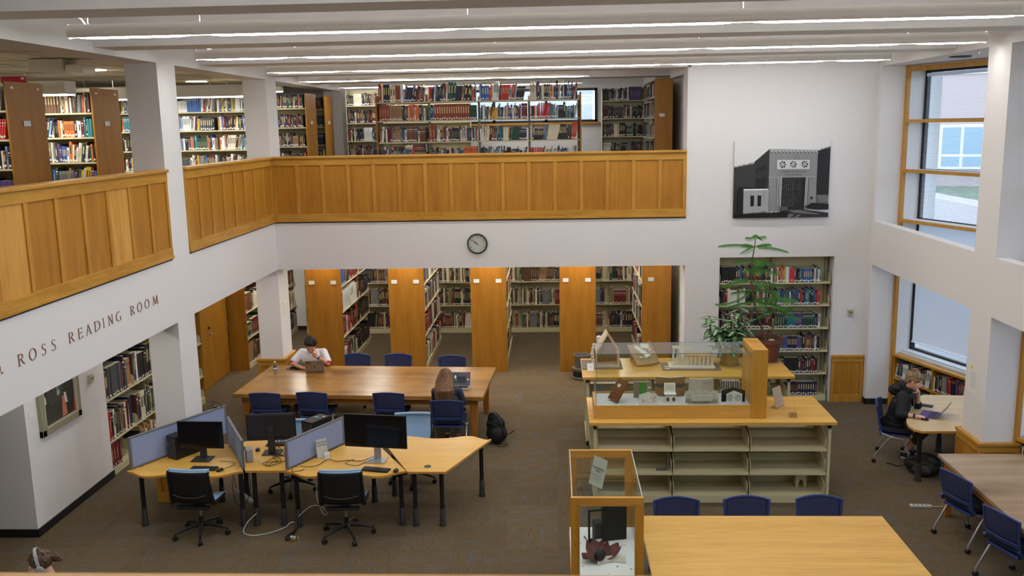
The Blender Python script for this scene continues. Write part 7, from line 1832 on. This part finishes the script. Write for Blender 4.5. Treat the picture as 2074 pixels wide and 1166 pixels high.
# backpacks
def bag(label, loc, rz, parts, straps, m, zips=None, name='backpack'):
    t = thing(name, label, 'backpack', loc, rz); b = B()
    for c, r, rot_ in parts: b.ell(c, r, 18, rot=rot_)
    o = b.build('body', m, t); remesh(o, .012, 6)
    for k_ in straps: B().tube(k_[0], k_[1], 8).build('strap', m_blkp, t, smooth=60)
    if zips: B().tube(zips, .006, 6).build('zip', m_dark, t)
    return t
m_pack = mat('black_nylon', lin(16, 17, 19), .6); m_pack2 = mat('grey_nylon', lin(58, 58, 60), .7)
tl = RX(rad(-10)).to_3x3()
bag('black backpack leaning against the right end leg of the long table', (-.92, 13.32, 0), rad(-12),
    [((0, 0, .15), (.17, .12, .15), tl), ((-.02, .02, .28), (.15, .1, .15), tl), ((-.05, .03, .38), (.10, .08, .10), tl), ((.02, -.08, .14), (.13, .06, .12), tl)],
    [([(-.08, -.03, .46), (-.02, -.07, .49), (.06, -.09, .42), (.12, -.12, .28), (.17, -.11, .12)], .013), ([(.15, -.02, .15), (.22, -.02, .17), (.28, -.0, .22)], .008), ([(.14, -.1, .1), (.2, -.12, .03), (.15, -.16, .006), (.05, -.18, .006)], .007)], m_pack, [(-.12, -.07, .34), (-.02, -.11, .33), (.1, -.1, .26)])
t = bag('black and grey backpack lying on the carpet beside the student\'s table leg', (4.98, 12.03, 0), rad(-50),
    [((0, 0, .12), (.24, .13, .12), None), ((.05, .03, .2), (.18, .11, .11), None), ((-.1, -.02, .13), (.15, .12, .11), None)],
    [([(-.2, .02, .1), (-.28, -.02, .05), (-.36, -.0, .012), (-.46, .03, .01), (-.52, .0, .01)], .008), ([(-.15, -.1, .18), (-.05, -.12, .26), (.1, -.08, .3)], .012)], m_pack, [(-.18, -.08, .16), (-.02, -.13, .2), (.16, -.08, .2)])
B().ell((.02, -.09, .1), (.16, .055, .08), 16).build('front_pocket', m_pack2, t, smooth=180)
# power strip and floor outlet, cables
m_wc = mat('white_cable', lin(206, 206, 202), .5); m_bc = mat('black_cable', (.012, .012, .013), .5)
def cable(label, pts, r, m, name='cable', smooth_n=6):
    P = [V(p) for p in pts]; out = []
    for i in range(len(P)-1):
        p0, p1, p2, p3 = P[max(i-1, 0)], P[i], P[i+1], P[min(i+2, len(P)-1)]
        for k_ in range(smooth_n):
            u = k_/smooth_n; out.append(.5*((2*p1)+(-p0+p2)*u+(2*p0-5*p1+4*p2-p3)*u*u+(-p0+3*p1-3*p2+p3)*u**3))
    out.append(P[-1]); o = B().tube([q-P[0] for q in out], r, 8).build(name, m, smooth=60, loc=P[0]); tag(o, label, 'cable'); return o
t = thing('power_strip', 'white power strip on the carpet left of the scuffed table', 'power strip', (4.54, 10.94, 0), rad(-3)); B().box(-.13, .13, -.025, .025, .001, .035).build('body', m_wc, t, bevel=.006)
k = B()
for i in range(4): k.box(-.1+i*.05, -.07+i*.05, -.012, .012, .035, .036)
k.build('socket', m_dark, t); B().box(.09, .12, -.01, .01, .035, .038).build('switch', mat('orange_switch', lin(200, 90, 40), .5), t)
cable('short white cord from the power strip to the scuffed table leg', [(4.67, 10.935, .012), (4.76, 10.93, .01), (4.84, 10.96, .01), (4.92, 10.9, .01)], .005, m_wc)
t = thing('power_strip', 'grey-white power strip hanging under the left desk', 'power strip', (-3.95, 10.62, .30), rad(-20)); X = RY(rad(28)); B().ob(X, .34, .05, .035).build('body', m_wc, t, bevel=.006); B().cyl((.1, 0, .02), (.12, 0, .42), .004, n=6).cyl((-.1, 0, .06), (-.12, 0, .42), .004, n=6).build('hanger', m_bc, t)
t = thing('floor_outlet', 'round brass floor outlet with white plugs in the carpet before the desks', 'floor outlet', (-3.15, 9.99, 0)); B().lathe([(.075, 0), (.075, .005), (.06, .008), (.001, .006)], n=28).build('brass_ring', mat('brass', lin(150, 118, 60), .3, .8), t); B().box(-.03, .0, -.02, .02, .006, .04).box(.01, .035, -.015, .02, .006, .035).build('plug', m_wc, t, bevel=.004)
t = cable('thick black cable sleeve from the floor outlet up to the desk legs', [(-3.17, 9.98, .03), (-3.21, 9.96, .012), (-3.23, 10.03, .012), (-3.19, 10.13, .015), (-3.17, 10.22, .04), (-3.19, 10.29, .14)], .018, m_bc, 'cable_sleeve')
cable('white cord looping from the left desk leg across the carpet to the middle leg', [(-3.68, 10.32, .18), (-3.78, 10.27, .09), (-3.80, 10.16, .010), (-3.66, 10.07, .008), (-3.48, 10.14, .008), (-3.33, 10.26, .02), (-3.26, 10.29, .07), (-3.19, 10.29, .08)], .006, m_wc)
cable('white cord curving down right of the middle desk leg', [(-3.15, 10.28, .16), (-3.0, 10.3, .28), (-2.88, 10.34, .26), (-2.82, 10.36, .16), (-2.87, 10.36, .16), (-2.95, 10.42, .35), (-2.97, 10.5, .70)], .005, m_wc)
cable('white cord from the hanging power strip to the left desk legs', [(-3.83, 10.58, .22), (-3.74, 10.5, .24), (-3.70, 10.42, .22)], .007, m_wc)
cable('black cord looping under the left desk', [(-3.86, 10.6, .70), (-3.80, 10.52, .5), (-3.86, 10.5, .25), (-4.0, 10.52, .22), (-4.04, 10.55, .5), (-4.02, 10.6, .70)], .004, m_bc)
zt = DT+.006
cable('black cord from the docking sign across the desk to the large monitor', [(-3.13, 10.42, zt), (-3.02, 10.40, zt), (-2.92, 10.46, zt), (-2.84, 10.62, zt+.01), (-2.72, 10.58, zt), (-2.58, 10.62, zt), (-2.42, 10.60, zt), (-2.26, 10.68, zt+.03)], .004, m_bc)
cable('loose black cord end on the right desk near the partition foot', [(-3.20, 10.33, zt), (-3.19, 10.25, zt), (-3.12, 10.26, zt), (-3.05, 10.31, zt)], .004, m_bc)
cable('thin black cord coiled at the foot of the large monitor', [(-2.52, 10.66, zt), (-2.60, 10.52, zt), (-2.44, 10.44, zt), (-2.36, 10.56, zt), (-2.22, 10.6, zt+.03)], .0032, m_bc)
cable('black cord of the left desk mouse', [(-4.06, 10.33, zt), (-3.98, 10.45, zt), (-4.02, 10.56, zt), (-4.2, 10.6, zt)], .003, m_bc)
rr = random.Random(31)
for i, lb in enumerate(('cord in the tangle on the middle desk, nearest the front edge', 'cord in the tangle on the middle desk, rising to the monitor', 'cord in the tangle on the middle desk, beside the partition', 'cord in the tangle on the middle desk, over the keyboard')):
    pts = [(-3.53, 10.42, zt)]+[(-3.5+rr.uniform(-.12, .12), 10.5+.1*j+rr.uniform(-.03, .03), zt+rr.uniform(0, .05)) for j in range(4)]+[(-3.6+.05*i, 10.92, zt+.12+.05*i)]
    cable(lb, pts, .004, m_bc)
cable('white cord from the power module along the middle desk', [(-3.80, 10.60, DT+.05), (-3.70, 10.58, DT+.03), (-3.62, 10.5, zt), (-3.54, 10.42, zt)], .005, m_wc)
t = thing('webcam', 'small black gooseneck lamp clipped on the far end of the left partition', 'webcam', (-4.56, 11.5, .752+.40)); B().tube([(0, 0, 0), (-.05, .0, .04), (-.02, .02, .08), (.06, .02, .05), (.08, .02, .0)], .006, 8).build('neck', m_bc, t, smooth=60); B().box(-.02, .02, -.02, .02, 0, .02).build('clip', m_blkp, t)
# binder and books lying on top of the nearest range upstairs
t = thing('binder', 'red binder standing on top of the nearest oak-ended range upstairs', 'binder', (-6.46, 10.9, 5.402), rad(8)); B().box(-.14, .14, -.03, .03, 0, .075).build('cover', mat('binder_red', lin(190, 30, 34), .5), t, bevel=.004); B().box(.09, .13, -.031, -.029, .04, .065).build('label', m_card, t)
t = thing('binder', 'grey binder beside the red one on top of the nearest range', 'binder', (-6.72, 10.85, 5.402), rad(0)); B().box(-.1, .1, -.03, .03, 0, .08).build('cover', m_dark, t, bevel=.004)
# ================================================================== books: the 300 that show largest are objects, the rest one mass
def finish_books():
    hid = [o for o in SC.objects if o.type == 'MESH' and any(m_ and m_.name.startswith('clear_') for m_ in o.data.materials)]
    for o in hid: o.hide_viewport = True
    bpy.context.view_layer.update()
    dg = bpy.context.evaluated_depsgraph_get(); C0 = V((0, 0, HC))
    def px(p):
        d = p-C0; w_ = d.dot(F); return (1037+FPX*d.dot(R)/w_, 583-FPX*d.dot(U)/w_, w_)
    for b_ in BOOKS:
        O = b_['O']-b_['n']*b_['set']; t, h, d = b_['t'], b_['h'], b_['d']; z = V((0, 0, 1))
        mid = O+b_['a']*t/2+z*h/2; ctr = mid+b_['n']*.01
        x, y, w_ = px(mid); vis = 0
        if w_ > .5 and -10 < x < 2084 and -10 < y < 1176:
            for q in (.12, .4, .65, .92):
                p = O+b_['a']*(t/2+h*q*sin(b_['th']))+z*h*q+b_['n']*.02
                dv = p-C0; L = dv.length; dv.normalize()
                hit, loc, *_ = SC.ray_cast(dg, C0+dv*1.2, dv, distance=L-1.2-.03)
                if not hit: vis += .25
        face = abs((C0-mid).normalized().dot(b_['n']))*t*h+abs((C0-mid).normalized().dot(b_['a']))*d*h*.3
        b_['score'] = vis*face/(w_*w_) if w_ > 0 else 0
    for o in hid: o.hide_viewport = False
    order = sorted(BOOKS, key=lambda q: -q['score'])
    top = order[:300]; rest = [q for q in order[300:]]
    ROWN = {0: 'bottom', 1: 'second', 2: 'third', 3: 'fourth', 4: 'fifth', 5: 'sixth'}
    def ordn(k): return str(k)+('th' if 10 <= k % 100 <= 20 else {1: 'st', 2: 'nd', 3: 'rd'}.get(k % 10, 'th'))
    BAYN = ['first', 'second', 'third', 'fourth', 'fifth', 'sixth', 'seventh', 'eighth']
    for q in top:
        o3 = B(); lb = B(); book_geo(q, None, True, o3, lb)
        org = q['O']
        o3.v = [tuple(V(v)-org) for v in o3.v]; lb.v = [tuple(V(v)-org) for v in lb.v]
        o = o3.build('book', m_book, loc=org)
        if lb.v: lb.c = [None]*len(lb.c); lb.build('call_label', m_lab, o)
        wh, zi, bi = q['where']
        sz_ = 'tall ' if q['h'] > .33 else ''; th = 'thick ' if q['t'] > .045 else ('slim ' if q['t'] < .018 else '')
        lab = f"{(sz_ or th)}{q['cn']} book, {ordn(q['i']+1)} along, bay {bi+1}, {ROWN[zi]} shelf up, {wh}"
        ws = lab.split()
        if len(ws) > 16: lab = ' '.join(ws[:16])
        tag(o, lab, 'book', 'books on the '+wh)
    m_ = B()
    for q in rest:
        if q['score'] <= 0 and q['where'][0].startswith('window bookcase at') is False and False: continue
        book_geo(q, None, False, m_)
    o = m_.build('books', m_book); tag(o, 'the remaining rows of smaller or hidden books filling the shelves upstairs and downstairs', 'books', kind='stuff')
    print('BOOKS', len(BOOKS), 'cut score', top[-1]['score'] if top else 0)
finish_books()
